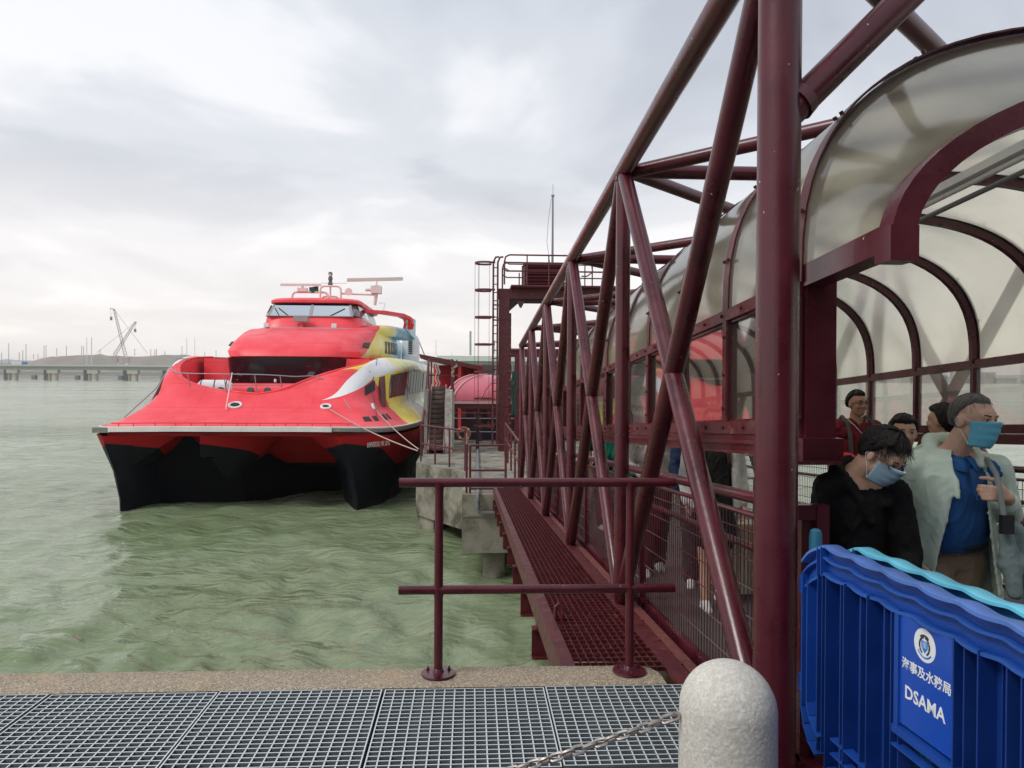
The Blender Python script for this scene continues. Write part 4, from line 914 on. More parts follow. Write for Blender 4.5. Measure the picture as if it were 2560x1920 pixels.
def eye(q, v, side, rx, ry, name='hawse_hole'):
    c = surf(q, v, side); e1 = (surf(q+.05, v, side)-surf(q-.05, v, side)).normalized(); e2 = (surf(q, v+.02, side)-surf(q, v-.02, side)).normalized()
    nn = e1.cross(e2).normalized()
    if nn.y > 0 and abs(nn.y) > abs(nn.z): nn = -nn
    if nn.z < 0 and abs(nn.y) < abs(nn.z): nn = -nn
    ring = [c+nn*.02+e1*rx*math.cos(a)+e2*ry*math.sin(a) for a in [2*math.pi*k/20 for k in range(20)]]
    o = MB().tube(ring, .045, 8, closed=True).build(name+'_rim', M['white'], ship)
    MB().add([c+nn*.03]+ring, [(0, i+1, (i+1) % 20+1) for i in range(20)]).build(name, M['black'], ship, smooth=False)
    return c
eye(.72, .62, -1, .22, .16); h1 = eye(2.45, .50, 1, .17, .13); h2 = eye(4.55, .43, 1, .11, .17)
# fittings in the well
MB().tube([S(-2.9, 4.2, 4.2), S(-2.75, 4.2, 4.21), S(-1.75, 4.35, 4.21), S(-1.6, 4.38, 4.2)], [.22, .36, .36, .22], 18).build('liferaft_canister', M['white'], ship)
for u_ in (.0, .5, .95): 
    a = S(-2.75+u_, 4.2+.15*u_, 4.21); MB().tube([a, a+Vector((.03,.004,0))], .375, 18).build('canister_strap', M['black'], ship)
MB().tube([S(-1.9, 5.6, 4.05), S(2.2, 5.6, 4.05)], .38, 16).build('gangway_roll', M['sred'], ship)
for t_ in (-2.25, -1.7, -.55, .1):
    m_ = MB(); m_.tube([S(t_, 3.35, 4.16), S(t_, 3.2, 4.16), S(t_, 3.17, 4.16)], [.13, .14, .12], 14); m_.build('floodlight', M['sgreen'], ship)
    MB().tube([S(t_, 3.3, 3.36), S(t_, 3.3, 4.06)], .03, 6).build('floodlight_post', M['sgrey'], ship)
MB().box(SX+1.35, SX+1.95, SY+3.9, SY+4.3, ZW+4.2, ZW+4.55).build('deck_box', M['white'], ship, smooth=False)
ry = 2.35; rp = [surf(4.6, .80, -1)+Vector((-.05,0,.05)), S(-3.55, 3.4, 4.9), S(-2.9, 2.7, 4.82), S(-1.6, 2.35, 4.8), S(.2, 2.3, 4.78), S(1.3, 2.5, 4.72), S(2.1, 2.75, 4.72), S(2.8, 2.6, 4.35), S(3.6, 1.6, 3.5)]
rs_ = [catmull(rp, 8*i/48) for i in range(49)]
MB().tube(rs_, .022, 6).build('well_rail', M['sgrey'], ship)
MB().tube([S(-1.2, 2.45, 4.38), S(.9, 2.5, 4.38)], .018, 6).build('well_rail', M['sgrey'], ship)
for t_, h0 in ((-2.6, 4.3), (-1.25, 4.05), (-.1, 4.0), (.85, 4.1)): MB().tube([S(t_, 2.55, h0), S(t_-.05, 2.38, 4.78)], .02, 6).build('rail_stanchion', M['sgrey'], ship)
MB().tube([S(-.93, 1.45, 3.5), S(-.98, 2.35, 4.85)], .022, 6).build('rail_prop', M['pinkwhite'], ship)
MB().tube([surf(4.2, .25, -1)+Vector((-.03,-.02,.03)), surf(4.3, .6, -1)+Vector((-.12,-.05,.1)), surf(4.8, .85, -1)+Vector((-.05,0,.12)), surf(5.2, .97, -1)+Vector((.1,0,.05))], .022, 6).build('grab_rail', M['sgrey'], ship)
MB().tube([surf(4.2, .25, 1)+Vector((.03,-.02,.03)), surf(4.6, .6, 1)+Vector((.1,-.05,.06)), surf(5.2, .85, 1)+Vector((.05,0,.08)), surf(5.6, .97, 1)+Vector((-.1,0,.05))], .012, 6).build('hull_cable', M['black'], ship)
# masts and radars on the pilothouse roof
PW = M['pinkwhite']
def arch(ts, s_, h0, h1, r, name='mast_hoop'):
    t0, t1 = ts; q_ = .22
    pts = [S(t0, s_, h0), S(t0, s_, h1-q_)]+[S(t0+q_-q_*math.cos(a), s_, h1-q_+q_*math.sin(a)) for a in (R(30), R(60), R(90))]+[S(t1-q_+q_*math.sin(a), s_, h1-q_+q_*math.cos(a)) for a in (R(0), R(30), R(60))]+[S(t1, s_, h1-q_), S(t1, s_, h0)]
    return MB().tube(pts, r, 8).build(name, PW, ship)
arch((-1.55, .35), 14.4, 8.75, 9.25, .06); arch((-.05, 1.05), 14.3, 8.75, 9.58, .055); arch((-.05, .9), 14.6, 8.75, 9.05, .05)
MB().tube([S(1.05, 14.4, 9.2), S(3.0, 14.4, 9.15)], .05, 8).build('cross_tube', PW, ship)
m_ = MB(); m_.tube([S(.47, 14.4, 8.75), S(.47, 14.4, 9.7)], .05, 8); m_.build('mast_post', PW, ship)
m_ = MB(); m_.lathe([(.13,0),(.13,.18),(.09,.2),(.09,.3),(.12,.32),(.12,.46),(.08,.5),(.08,.56),(.11,.58),(.11,.72),(.03,.76)], S(.47, 14.4, 9.6), 10); m_.build('navigation_light', M['sgreen'], ship)
MB().lathe([(.06,0),(.06,.12)], S(.47, 14.3, 10.12), 8).build('lamp_lens', mat('warm lamp lens', (.8,.62,.35), .3), ship)
MB().tube([S(.0, 14.4, 9.75), S(1.35, 14.3, 9.75)], .02, 6).build('yard', PW, ship)
MB().bar(S(-2.15, 14.3, 9.62), S(.0, 14.3, 9.64), .12, .12).build('radar_scanner', PW, ship, smooth=False)
m_ = MB(); m_.box(SX-1.25, SX-.75, SY+14.2, SY+14.6, ZW+9.27, ZW+9.47); m_.lathe([(.07,0),(.05,.1)], S(-1.0, 14.35, 9.47), 8); m_.build('radar_gearbox', PW, ship, smooth=False)
MB().bar(S(1.35, 14.4, 9.93), S(4.3, 14.9, 10.1), .16, .17).build('radar_scanner', M['sgrey'] if False else mat('beige scanner', (.66,.58,.53), .5), ship, smooth=False)
m_ = MB(); m_.tube([S(2.85, 14.4, 8.6), S(2.92, 14.4, 9.2)], [.08, .1], 8); m_.build('radar_post', PW, ship)
m_ = MB(); m_.box(SX+2.65, SX+3.2, SY+14.2, SY+14.7, ZW+9.22, ZW+9.62); m_.tube([S(2.35,14.4,9.42), S(2.65,14.4,9.42)], .09, 8); m_.lathe([(.12,0),(.16,.04),(.05,.06),(.04,.28)], S(2.93, 14.45, 9.62), 8); m_.build('radar_gearbox', PW, ship, smooth=False)
m_ = MB(); m_.tube([S(1.52,14.2,9.25), S(1.52,13.95,9.25)], [.07, .2], 14); m_.build('loudhailer', PW, ship)
fl_ = MB(); fl_.grid([[S(-.15-.5*i/6, 14.35+.03*math.sin(i*1.3), 9.56-.03*i/6-.32*j/4+.02*math.sin(i)) for j in range(5)] for i in range(7)]); fl_.build('green_flag', mat('green flag', (.02,.10,.075), .8), ship)
MB().tube([S(3.0, 14.8, 8.75), S(3.35, 14.8, 8.75), S(3.25, 14.8, 8.25)], .012, 5).build('whip_aerial', M['sgrey'], ship)

# ---- lettering on the topside
def text_mesh(s, size, name, mt, extr=0.004, shear=0., align='CENTER', bold=0.):
    cu = bpy.data.curves.new('t', 'FONT'); cu.body = s; cu.size = size; cu.extrude = extr; cu.shear = shear; cu.align_x = align; cu.offset = bold; cu.resolution_u = 2
    o = bpy.data.objects.new('t', cu); col.objects.link(o)
    dg = bpy.context.evaluated_depsgraph_get(); me = bpy.data.meshes.new_from_object(o.evaluated_get(dg))
    me.name = name; me.materials.clear(); me.materials.append(mt); bpy.data.objects.remove(o)
    ob = bpy.data.objects.new(name, me); col.objects.link(ob); return ob
tx = text_mesh('UNIVERSAL MK 2012', .27, 'ship_name', mat('faded white lettering', (.72,.64,.62), .6), .008, .35)
a, b_ = Vector((-3.74, 27.215, -.80)), Vector((-2.98, 27.66, -.74))
ex = (b_-a).normalized(); nn = Vector((.56, -.80, -.22)); nn = (nn-ex*nn.dot(ex)).normalized(); ey = nn.cross(ex).normalized()
mw = Matrix(((ex.x, ey.x, nn.x, 0), (ex.y, ey.y, nn.y, 0), (ex.z, ey.z, nn.z, 0), (0,0,0,1)))
tx.parent = ship; wx = (a+b_)/2+nn*.075-ey*.10
tx.data.transform(Matrix.Diagonal((.36, 1, 1, 1))); tx.data.transform(mw); tx.location = wx-ship.location

# ---- mooring lines
def rope(a, b_, sag, r, name, lab, parent=None, grp='mooring lines of the ferry'):
    a, b_ = Vector(a), Vector(b_); pts = [a.lerp(b_, i/14)-Vector((0,0,sag*4*(i/14)*(1-i/14))) for i in range(15)]
    return MB().tube(pts, r, 6).build(name, mat('pale mooring rope', (.50,.36,.32), .9), None, label=lab, cat='rope', group=grp)
rope(h1, (-1.72, 24.4, -.75), .12, .020, 'mooring_line', 'pinkish mooring rope from the front white-rimmed hole of the ferry to the pier corner')
rope(h2, (-1.70, 24.6, -.72), .10, .017, 'mooring_line', 'thinner mooring rope from the rear hole beside the ferry ladder to the pier corner')
# ------------------------------------------------------------------ concrete landing platform
ZP = -1.10
pier = thing('landing_platform', (1.5, 22, ZP), 'weathered concrete ferry landing platform on piles at the far end of the gangway', 'pier')
def slab(poly, z0, z1, name, mt, par, **k): return MB().prism([(x, y, z0) for x, y in poly], (0, 0, z1-z0)).build(name, mt, par, smooth=False, recalc=True, **k)
M['conc2'] = mat('stained quay concrete', (.29,.265,.215), .92, var=.3, vscale=1.1, bump=.7, bscale=14, dirt=(.075,.075,.052), dscale=1.0, dlo=.45, dhi=.62)
slab([(-1.75,24.19),(-.15,21.55),(-.15,21.0),(6.5,21.0),(6.5,40),(-1.95,40)], -2.75, ZP, 'deck_slab', M['conc2'], pier)
slab([(-.21,17.56),(6.5,17.56),(6.5,20.998),(-.21,20.998)], -2.46, ZP-.003, 'front_block', M['conc2'], pier)
slab([(-.19,17.54),(.9,17.54),(.9,17.56),(-.19,17.56)], -1.62, -1.585, 'ledge', M['concrete'], pier)
slab([(-1.7,24.25),(-1.15,23.4),(-1.15,26),(-1.8,26)], -3.9, -2.752, 'leg', M['conc2'], pier)
pl = MB().lathe([(.26,-4.2),(.26,-2.465)], (.55, 18.1, 0), 20).build('pile', M['conc2'], pier)
for o_ in ((2.6,0,0), (5.0,0,0), (-1.0,6,0), (2,8,0), (4.5,8,0), (-1.0,12,0)): inst(pl, o_)
# galvanised drain pipe lying on the deck
pp = thing('drain_pipe', (.18, 20, ZP), 'grey pipe running along the landing platform and bending over its edge', 'pipe')
MB().tube([(.22,27.9,-1.04), (.16,17.62,-1.04), (.16,17.48,-1.06), (.16,17.45,-1.16), (.16,17.45,-1.42), (.2,17.45,-1.5), (.62,17.45,-1.52)], .045, 10).build('pipe', M['grey'], pp)
c0 = MB().lathe([(.062,0),(.062,.05)], (.16,17.45,-1.25), 12).build('pipe_collar', M['grey'], pp); inst(c0, (0,0,-.14))
MB().tube([(.22,27.9,-1.08), (.22,27.9,.32)], .065, 10).build('riser', M['black'], pp)
# railings of the platform
def railing(name, pts, h, lab, rails=(1, .5), r=.028, grp=None, mt='paint_dull'):
    t = thing(name, pts[0], lab, 'railing', grp)
    for p in pts: MB().tube([p, (p[0], p[1], p[2]+h)], r, 8).build('post', M[mt], t)
    for k in rails: MB().tube([(p[0], p[1], p[2]+h*k) for p in pts], r*.95, 8).build('rail', M[mt], t)
    return t
railing('guard_rail', [(-1.62,24.5,ZP),(-1.13,23.72,ZP),(-.66,22.9,ZP),(-.18,21.98,ZP)], 1.16, 'burgundy guard rail along the slanted corner of the concrete platform')
railing('guard_rail', [(-.13,21.5,ZP),(-.12,19.6,ZP),(-.11,17.75,ZP)], 1.12, 'burgundy guard rail running back along the side of the front concrete block', rails=(1,.5))
railing('guard_rail', [(-.03,17.72,ZP),(.80,17.72,ZP)], 1.12, 'small burgundy gate frame on the front edge of the concrete block by the catwalk', rails=(1,.1,.48))
for x_ in (1.15,): 
    railing('guard_rail', [(x_,18.4,ZP),(x_,20,ZP),(x_,22,ZP),(x_,24,ZP),(x_,26,ZP)], 1.15, 'burgundy guard rail between platform and gangway foot, running away', rails=(1,.55))
# stair block
sb_ = thing('stair_tower', (-1.25, 27.5, ZP), 'steep steps with pink stringers between concrete cheeks and a railed top', 'staircase')
for i in range(13):
    y0, z1 = 26.9+.17*i, ZP+.172*(i+1)
    if i == 0: tr_ = MB().box(-1.5, -1.0, y0, y0+.24, z1-.05, z1).build('step', M['paint_dull'], sb_, smooth=False); rs0 = MB().box(-1.5, -1.0, y0+.16, y0+.18, z1, z1+.122).build('riser', M['conc2'], sb_, smooth=False)
    else: inst(tr_, (0, .17*i, .172*i)); inst(rs0, (0, .17*i, .172*i))
for x_ in (-1.54, -1.0): MB().bar((x_+.02, 26.82, ZP+.08), (x_+.02, 29.05, ZP+.08+2.27), .045, .26, up=(0,0,1)).build('stringer', mat('faded pink stringer', (.33,.14,.16), .6, var=.2), sb_, smooth=False)
slab([(-.94,27.0),(-.70,27.0),(-.70,31),(-.94,31)], ZP-.05, 1.14, 'cheek_wall', mat('pale stained concrete', (.42,.40,.35), .9, var=.4, vscale=4, bump=.5, dirt=(.14,.13,.11), dscale=5), sb_)
slab([(-1.68,27.0),(-1.57,27.0),(-1.57,31),(-1.68,31)], ZP-.05, 1.14, 'cheek_wall', M['concrete'], sb_)
MB().box(-1.68, -.70, 29.1, 31, 1.02, 1.14).build('landing', M['concrete'], sb_, smooth=False)
for x_ in (-1.64, -.76):
    for y_ in (29.0, 30.9): MB().tube([(x_,y_,1.14),(x_,y_,2.3)], .035, 8).build('post', M['paint_dull'], sb_)
for z_ in (2.28, 1.68):
    MB().tube([(-1.64,30.9,z_),(-1.64,29.0,z_),(-.6,29.0,z_),(-.6,30.9,z_)], .03, 8).build('rail', M['paint_dull'], sb_)
MB().tube([(-1.64,29.0,2.28),(-1.68,26.9,.3),(-1.70,26.2,.05),(-1.70,26.2,-1.1)], .04, 8).build('handrail', M['paint_dull'], sb_)
tw = MB(); 
for k in range(3): tw.tube([(-.72+.05*math.sin(i*1.7+k)+(.12 if i > 5 else 0), 28.95-.02*k, 1.62+.06*i+.03*math.cos(i*2+k)) for i in range(9)], .025, 6)
tag(tw.build('rope_tangle', mat('old rope', (.30,.27,.22), .9)), 'old grey rope knotted round the railing at the top of the steps', 'rope')
tw = MB(); 
for k in range(2): tw.tube([(-1.35+.09*k+.05*math.sin(i*2), 29.0+.03*k, 1.25+.14*i) for i in range(7)], .03, 6)
tag(tw.build('rope_coil', mat('old pale rope', (.5,.47,.42), .9)), 'pale rope hanging down inside the railing above the steps', 'rope')

# ------------------------------------------------------------------ lifting gantry with ladder cage
YG = 28.0
def g_(px, py, y=YG): return ((px-1180)*y/1900, y, 1.6+(943.6-py)*y/1900)
gan = thing('lifting_gantry', (3.1, YG, ZP), 'tall burgundy steel portal with railed top platform and louvred housing', 'gantry')
def ibeam_v(x0, x1, y, z0, z1):
    m_ = MB(); m_.box(x0, x1, y-.2, y-.17, z0, z1); m_.box(x0, x1, y+.17, y+.2, z0, z1); m_.box((x0+x1)/2-.02, (x0+x1)/2+.02, y-.17, y+.17, z0, z1); return m_
for x0 in (.98, 5.1): ibeam_v(x0, x0+.38, YG, ZP, 4.5).build('column', M['paint_dull'], gan, smooth=False)
for z_ in (.55, 3.75): MB().box(.93, 1.42, YG-.23, YG-.20, z_, z_+.03).build('splice_plate', M['paint_dull'], gan, smooth=False)
m_ = MB(); m_.box(.93, 5.6, YG-.2, YG+.2, 4.82, 4.86); m_.box(.93, 5.6, YG-.02, YG+.02, 4.54, 4.82); m_.box(.93, 5.6, YG-.2, YG+.2, 4.5, 4.54); m_.box(.93, 5.6, YG-.2, YG-.19, 4.54, 4.82)
m_.build('top_beam', M['paint_dull'], gan, smooth=False)
m_ = MB(); m_.prism([(1.36, YG-.15, 4.05), (1.36, YG-.15, 4.5), (2.1, YG-.15, 4.5), (1.95, YG-.15, 4.42), (1.7, YG-.15, 4.36)], (0,.3,0)); m_.box(1.9, 4.9, YG-.1, YG+.2, 4.36, 4.5); m_.build('haunch', mat('very dark burgundy', (.02,.008,.01), .6), gan, smooth=False, recalc=True)  # haunch in a much darker burgundy than the beam
m_ = MB(); m_.prism([(1.62, YG-.25, 4.40), (1.92, YG-.25, 4.40), (1.80, YG-.25, 4.16), (1.74, YG-.25, 4.16)], (0,.05,0)); m_.build('lifting_eye', M['paint_dull'], gan, smooth=False, recalc=True)
MB().box(1.38, 5.4, YG-.9, YG+1.0, 4.865, 4.92).build('platform', M['paint_dull'], gan, smooth=False)
for y_ in (YG-.85, YG+.95):
    pts = [(1.14,y_,4.93),(1.14,y_,5.75),(1.18,y_,5.92),(1.32,y_,5.99),(5.3,y_,5.99)]
    MB().tube(pts, .03, 8).build('top_rail', M['paint_dull'], gan)
    for z_ in (5.42, 5.66): MB().tube([(1.14,y_,z_+.1),(1.3,y_,z_),(5.3,y_,z_)], .024, 8).build('mid_rail', M['paint_dull'], gan)
    for x_ in (1.78, 1.95, 2.73, 3.5, 4.3, 5.2): MB().tube([(x_,y_,4.9),(x_,y_,5.98 if x_ != 1.78 else 5.6)], .024, 8).build('rail_post', M['paint_dull'], gan)
MB().tube([(4.0,YG-.9,5.7),(4.25,YG-.95,5.68),(4.3,YG-.95,5.4),(4.1,YG-.95,5.25),(3.9,YG-.9,5.25)], .025, 8).build('rail_loop', M['paint_dull'], gan)
lou = group_part('louvred_housing', gan)
MB().box(1.9, 3.34, YG-.5, YG+.6, 4.93, 5.72).build('housing_body', mat('dark housing', (.03,.008,.012), .6), lou, smooth=False)
MB().box(1.86, 3.40, YG-.62, YG+.65, 5.72, 5.77).build('housing_lid', M['paint_dull'], lou, smooth=False)
lv = MB().add([(1.88,YG-.60,5.0),(3.36,YG-.60,5.0),(3.36,YG-.505,5.09),(1.88,YG-.505,5.09),(1.88,YG-.59,4.985),(3.36,YG-.59,4.985),(3.36,YG-.503,5.07),(1.88,YG-.503,5.07)], [(0,1,2,3),(7,6,5,4),(0,4,5,1),(1,5,6,2),(2,6,7,3),(3,7,4,0)]).build('louvre_blade', M['paint_dull'], lou, smooth=False)
for k in range(1, 6): inst(lv, (0,0,.125*k))
am = thing('antenna_mast', (2.95, YG, 5.77), 'thin pale antenna pole on top of the gantry housing', 'antenna')
MB().tube([(2.95,YG,5.7),(2.95,YG,7.2),(2.95,YG,8.35)], [.045,.035,.03], 8).build('pole', M['grey'], am)
MB().tube([(2.95,YG,8.35),(2.95,YG,8.75)], .008, 5).build('whip', M['grey'], am); MB().lathe([(.06,0),(.06,.06)], (2.95,YG,8.3), 8).build('cap', M['grey'], am)
MB().tube([(2.9,YG,8.25),(2.78,YG,7.4),(2.74,YG,6.6),(2.86,YG,5.8)], .008, 5).build('cable', M['grey'], am)
lad = thing('caged_ladder', (.75, YG-.3, ZP), 'burgundy vertical ladder with round safety cage left of the gantry column', 'ladder')
for x_ in (.76, .92):
    MB().tube([(x_,YG-.32,-.85),(x_,YG-.32,5.8),(x_+.08,YG-.32,5.98),(x_+.2,YG-.32,6.0)], .035, 8).build('ladder_rail', M['paint_dull'], lad)
rg_ = MB().tube([(.76,YG-.32,-.7),(.92,YG-.32,-.7)], .02, 6).build('rung', M['paint_dull'], lad)
for k in range(1, 22): inst(rg_, (0,0,.3*k))
for k in range(7):
    z_ = 5.76-.985*k
    pts = [(.78+.02,YG-.55,z_)]+[(.44+.34*math.cos(a), YG-.32+.32*math.sin(a), z_) for a in [R(-45-k_*18) for k_ in range(16)]]
    rows = [[Vector(p)+Vector((0,0,-.035)), Vector(p)+Vector((0,0,.035)), Vector(p)*1+Vector(((p[0]-.44)*.06, (p[1]-YG+.32)*.06, .035)), Vector(p)+Vector(((p[0]-.44)*.06,(p[1]-YG+.32)*.06,-.035)), Vector(p)+Vector((0,0,-.035))] for p in pts]
    MB().grid(rows).build('cage_hoop', M['paint_dull'], lad)
for a in (180, 235, 300, 130): MB().bar((.44+.345*math.cos(R(a)), YG-.32+.325*math.sin(R(a)), -.15), (.44+.345*math.cos(R(a)), YG-.32+.325*math.sin(R(a)), 5.8), .05, .012).build('cage_strap', M['paint_dull'], lad, smooth=False)
for z_ in (4.25, 3.7, 1.9, .4): MB().bar((.8,YG-.3,z_),(1.0,YG-.2,z_), .04, .05).build('bracket', M['paint_dull'], lad, smooth=False)
tr2 = thing('cable_tray', (1.33, YG+.8, ZP), 'narrow burgundy cable tray with rungs standing right behind the gantry column', 'cable tray')
MB().box(1.26, 1.48, YG+.78, YG+.8, ZP, 4.05).build('tray_back', M['paint_dull'], tr2, smooth=False)
rg_ = MB().box(1.27, 1.47, YG+.745, YG+.775, ZP+.3, ZP+.32).build('rung', mat('pale rung', (.4,.28,.28), .5), tr2, smooth=False)
for k in range(1, 15): inst(rg_, (0,0,.33*k))
for zz, xx, yy in ((2.55, 3.0, 30.5), (2.25, 3.2, 33)):
    pass
cr2 = thing('portal_beams', (3.4, 31, ZP), 'burgundy cross beams of the next link span behind the gantry', 'steel frame')
MB().box(1.45, 6.5, 31, 31.25, 2.45, 2.75).build('beam', M['paint_dull'], cr2, smooth=False); MB().box(1.45, 6.5, 30.95, 31.3, 2.75, 2.80).build('beam_flange', mat('pink flange', (.36,.15,.17), .5), cr2, smooth=False)
for x_ in (1.75, 5.9): MB().box(x_, x_+.22, 31, 31.22, ZP, 2.45).build('leg', M['paint_dull'], cr2, smooth=False)
gh = MB()
for k in range(3): gh.tube([(1.62+.07*k+.04*math.sin(i+k), 30.6, .1+.22*i) for i in range(9)], .05, 7)
tag(gh.build('green_hose', mat('green hose', (.02,.055,.045), .6)), 'dark green hoses hanging beside the gangway end near the gantry', 'hose')

# ------------------------------------------------------------------ pontoon shelter with pink vaulted canopy
she = thing('pontoon_shelter', (1.5, 34, ZP), 'pontoon waiting shelter with a pink vaulted roof behind the ladder', 'shelter')
M['pinkroof'] = mat('pink fibreglass vault', (.55,.12,.16), .38, var=.12, vscale=1, coat=.2)
prf = [(0,32,.62),(.02,32.0,.78),(.12,32.1,1.0),(.30,32.35,1.24),(.52,32.7,1.44),(.80,33.2,1.60),(1.10,33.8,1.70),(1.45,34.5,1.73)]
rows = [[(x+a, y, z) for a, y, z in prf] for x in np.linspace(-1.15, 6.4, 16)]
MB().grid(rows, flip=True).build('vault', M['pinkroof'], she, ang=80, recalc=False)
for x in (-1.15, -.78): MB().tube([(x+a, y-.02, z+.02) for a, y, z in prf], .03, 6).build('vault_rib', mat('pale pink rib', (.72,.45,.45), .5), she)
for k in range(6): MB().tube([(.4+k*1.0+a, y-.01, z+.012) for a, y, z in prf], .02, 6).build('vault_rib', M['pinkroof'], she)
MB().box(-1.15, 6.4, 31.85, 32.05, .50, .60).build('eave_gutter', mat('pale pink gutter', (.62,.40,.40), .5), she, smooth=False)
MB().box(-1.12, 6.4, 31.9, 32.1, .30, .50).build('eave_board', M['paint_dull'], she, smooth=False)
for x in (-1.0, 0.3, 1.6, 3.2, 5.0): MB().box(x, x+.14, 32.2, 32.34, ZP, .5).build('post', M['paint_dull'], she, smooth=False)
MB().box(-1.1, 6.4, 36.8, 37, ZP, .5).build('back_wall', mat('dark interior wall', (.05,.018,.024), .7), she, smooth=False)
MB().box(-1.1, 6.4, 32.9, 33.0, ZP, -.62).build('low_wall', mat('dark blue wall', (.012,.018,.045), .6), she, smooth=False)
for x, z in ((-.6,.0), (.1,-.05), (.75,.0), (.75,-.55)): MB().box(x, x+.34, 36.7, 36.79, z-.3, z).build('notice', mat('dull red notice', (.22,.03,.04), .6), she, smooth=False)
for z_ in (-.10, -.66, .12): MB().tube([(-1.05,31.7,z_),(6.2,31.7,z_)], .022, 6).build('bar', M['sgrey'] if z_ < .1 else M['paint_rust'], she)
lb_ = thing('lifebuoy', (-.30, 31.4, -.7), 'orange lifebuoy hanging on the rails under the pink vault', 'lifebuoy')
MB().tube([(-.32+.24*math.cos(a), 31.45, -.72+.24*math.sin(a)) for a in [2*math.pi*k/20 for k in range(20)]], .06, 10, closed=True).build('ring', mat('orange lifebuoy', (.62,.17,.04), .5), lb_)
for a in (45, 135, 225, 315): MB().tube([(-.32+.24*math.cos(R(a-8)), 31.45, -.72+.24*math.sin(R(a-8))), (-.32+.24*math.cos(R(a+8)), 31.45, -.72+.24*math.sin(R(a+8)))], .066, 10).build('band', M['white'], lb_)
# red shed with a pitched roof edge
sd2 = thing('red_shed', (-.9, 36, ZP), 'red walled shed with an outward sloping dark red roof edge between ferry and vault', 'shed')
MB().add([(-2.35,34,2.64),(-2.35,40,2.64),(.5,40,2.10),(.5,34,2.10),(-2.3,34,2.44),(-2.3,40,2.44),(.5,40,1.92),(.5,34,1.92)], [(3,2,1,0),(4,5,6,7),(0,1,5,4),(1,2,6,5),(2,3,7,6),(3,0,4,7)]).build('roof', M['paint_dull'], sd2, smooth=False)
MB().box(-1.75, .4, 37.8, 38, -1.0, 2.2).build('wall', mat('bright red panel wall', (.62,.02,.035), .5, var=.12), sd2, smooth=False)
for x in (-1.72, -.62, .3): MB().box(x, x+.14, 34.3, 34.44, ZP, 2.2).build('post', M['sred'], sd2, smooth=False)
for x in (-.35,-.05,.2): MB().box(x, x+.04, 37.7, 37.79, .9, 2.0).build('batten', M['paint_dull'], sd2, smooth=False)
MB().box(-1.75, 12, 34, 60, -1.4, ZP-.0).build('pontoon_deck', M['paint_dull'], sd2, smooth=False)
# ------------------------------------------------------------------ far background
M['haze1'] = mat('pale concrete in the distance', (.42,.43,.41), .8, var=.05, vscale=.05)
def atpx(px, py, y): d = Vector(_fw)+_r2*((px-1280)/1900)+_u2*((960-py)/1900); k = y/d.y; return Vector((0,0,1.6))+d*k
YB = 750.
br = thing('viaduct', (-300, YB, ZW), 'long low pale concrete road viaduct crossing the water at the left', 'bridge')
x0, x1 = -900, 60
MB().box(x0, x1, YB-6, YB+6, 6.4, 9.2).build('girder', M['haze1'], br, smooth=False)
MB().box(x0, x1, YB-8, YB+8, 9.2, 10.0).build('deck', mat('darker grey deck', (.30,.31,.30), .8), br, smooth=False)  # deck a darker grey than girder and parapet
MB().box(x0, x1, YB-8.2, YB-7.8, 10.0, 11.4).build('parapet', mat('pale parapet', (.55,.56,.53), .8), br, smooth=False)
pc = None
for k in range(14):
    x = atpx(34+94*k, 940, YB).x if k < 5 else -458+37.1*k
    x = -452+37.1*k-20
    if pc is None:
        pc = group_part('pier', br); pc.location = (0,0,0)
        m_ = MB(); m_.box(x-5, x+5, YB-7, YB-2, 3.2, 6.4); m_.build('crosshead', mat('warm pale crosshead', (.55,.50,.42), .8), pc, smooth=False)
        c_ = MB().lathe([(1.5,ZW-1),(1.5,3.2)], (x-3.2, YB-4.5, 0), 8).build('column', mat('stained column', (.40,.36,.28), .8, var=.2, vscale=.5), pc)
        inst(c_, (6.4,0,0)); dkc = MB().box(x-12.5, x-7.5, YB+2, YB+6, ZW-1, 6.4).build('rear_column', M['grey'], pc, smooth=False); X0_ = x
    else: c = copy_tree(pc); c.parent = br; c.location = (x-X0_, 0, 0)
b2 = thing('low_causeway', (-300, 840, ZW), 'second darker causeway deck seen below the viaduct', 'bridge')
MB().box(-1000, 80, 838, 846, 1.2, 5.2).build('deck', mat('grey far deck', (.33,.35,.34), .8), b2, smooth=False)
for k in range(12): MB().box(-560+45*k, -556+45*k, 838, 842, ZW-1, 1.2).build('column', M['grey'], b2, smooth=False)
# traffic and lamp posts on it
def on_bridge(px): return atpx(px, 910, YB).x
lo = thing('lorry', (on_bridge(58), YB-5, 10.0), 'white box lorry with blue cab on the viaduct at the far left', 'lorry')
x = on_bridge(52); m_ = MB(); m_.box(x-5, x+4.6, YB-6.5, YB-4, 10.9, 14.4); m_.build('cargo_box', M['white'], lo, smooth=False)
MB().prism([(x+5, YB-6.4, 10.6), (x+9, YB-6.4, 10.6), (x+9, YB-6.4, 12.2), (x+8.2, YB-6.4, 13.9), (x+5, YB-6.4, 13.9)], (0,2.3,0)).build('cab', mat('blue cab', (.05,.18,.36), .5), lo, smooth=False, recalc=True)
for dx_ in (-3.5, -1.5, 6.8): MB().tube([(x+dx_, YB-6.6, 10.6), (x+dx_, YB-6.2, 10.6)], .6, 10).build('wheel', M['black'], lo)
va = thing('van', (on_bridge(314), YB-5, 10), 'small pale van driving on the viaduct below the cranes', 'van')
x = on_bridge(314); MB().prism([(x-4.4,YB-6.4,10.6),(x+4.4,YB-6.4,10.6),(x+4.4,YB-6.4,11.9),(x+2.6,YB-6.4,13.2),(x-3.6,YB-6.4,13.2),(x-4.4,YB-6.4,12.3)], (0,2.2,0)).build('body', M['white'], va, smooth=False, recalc=True)
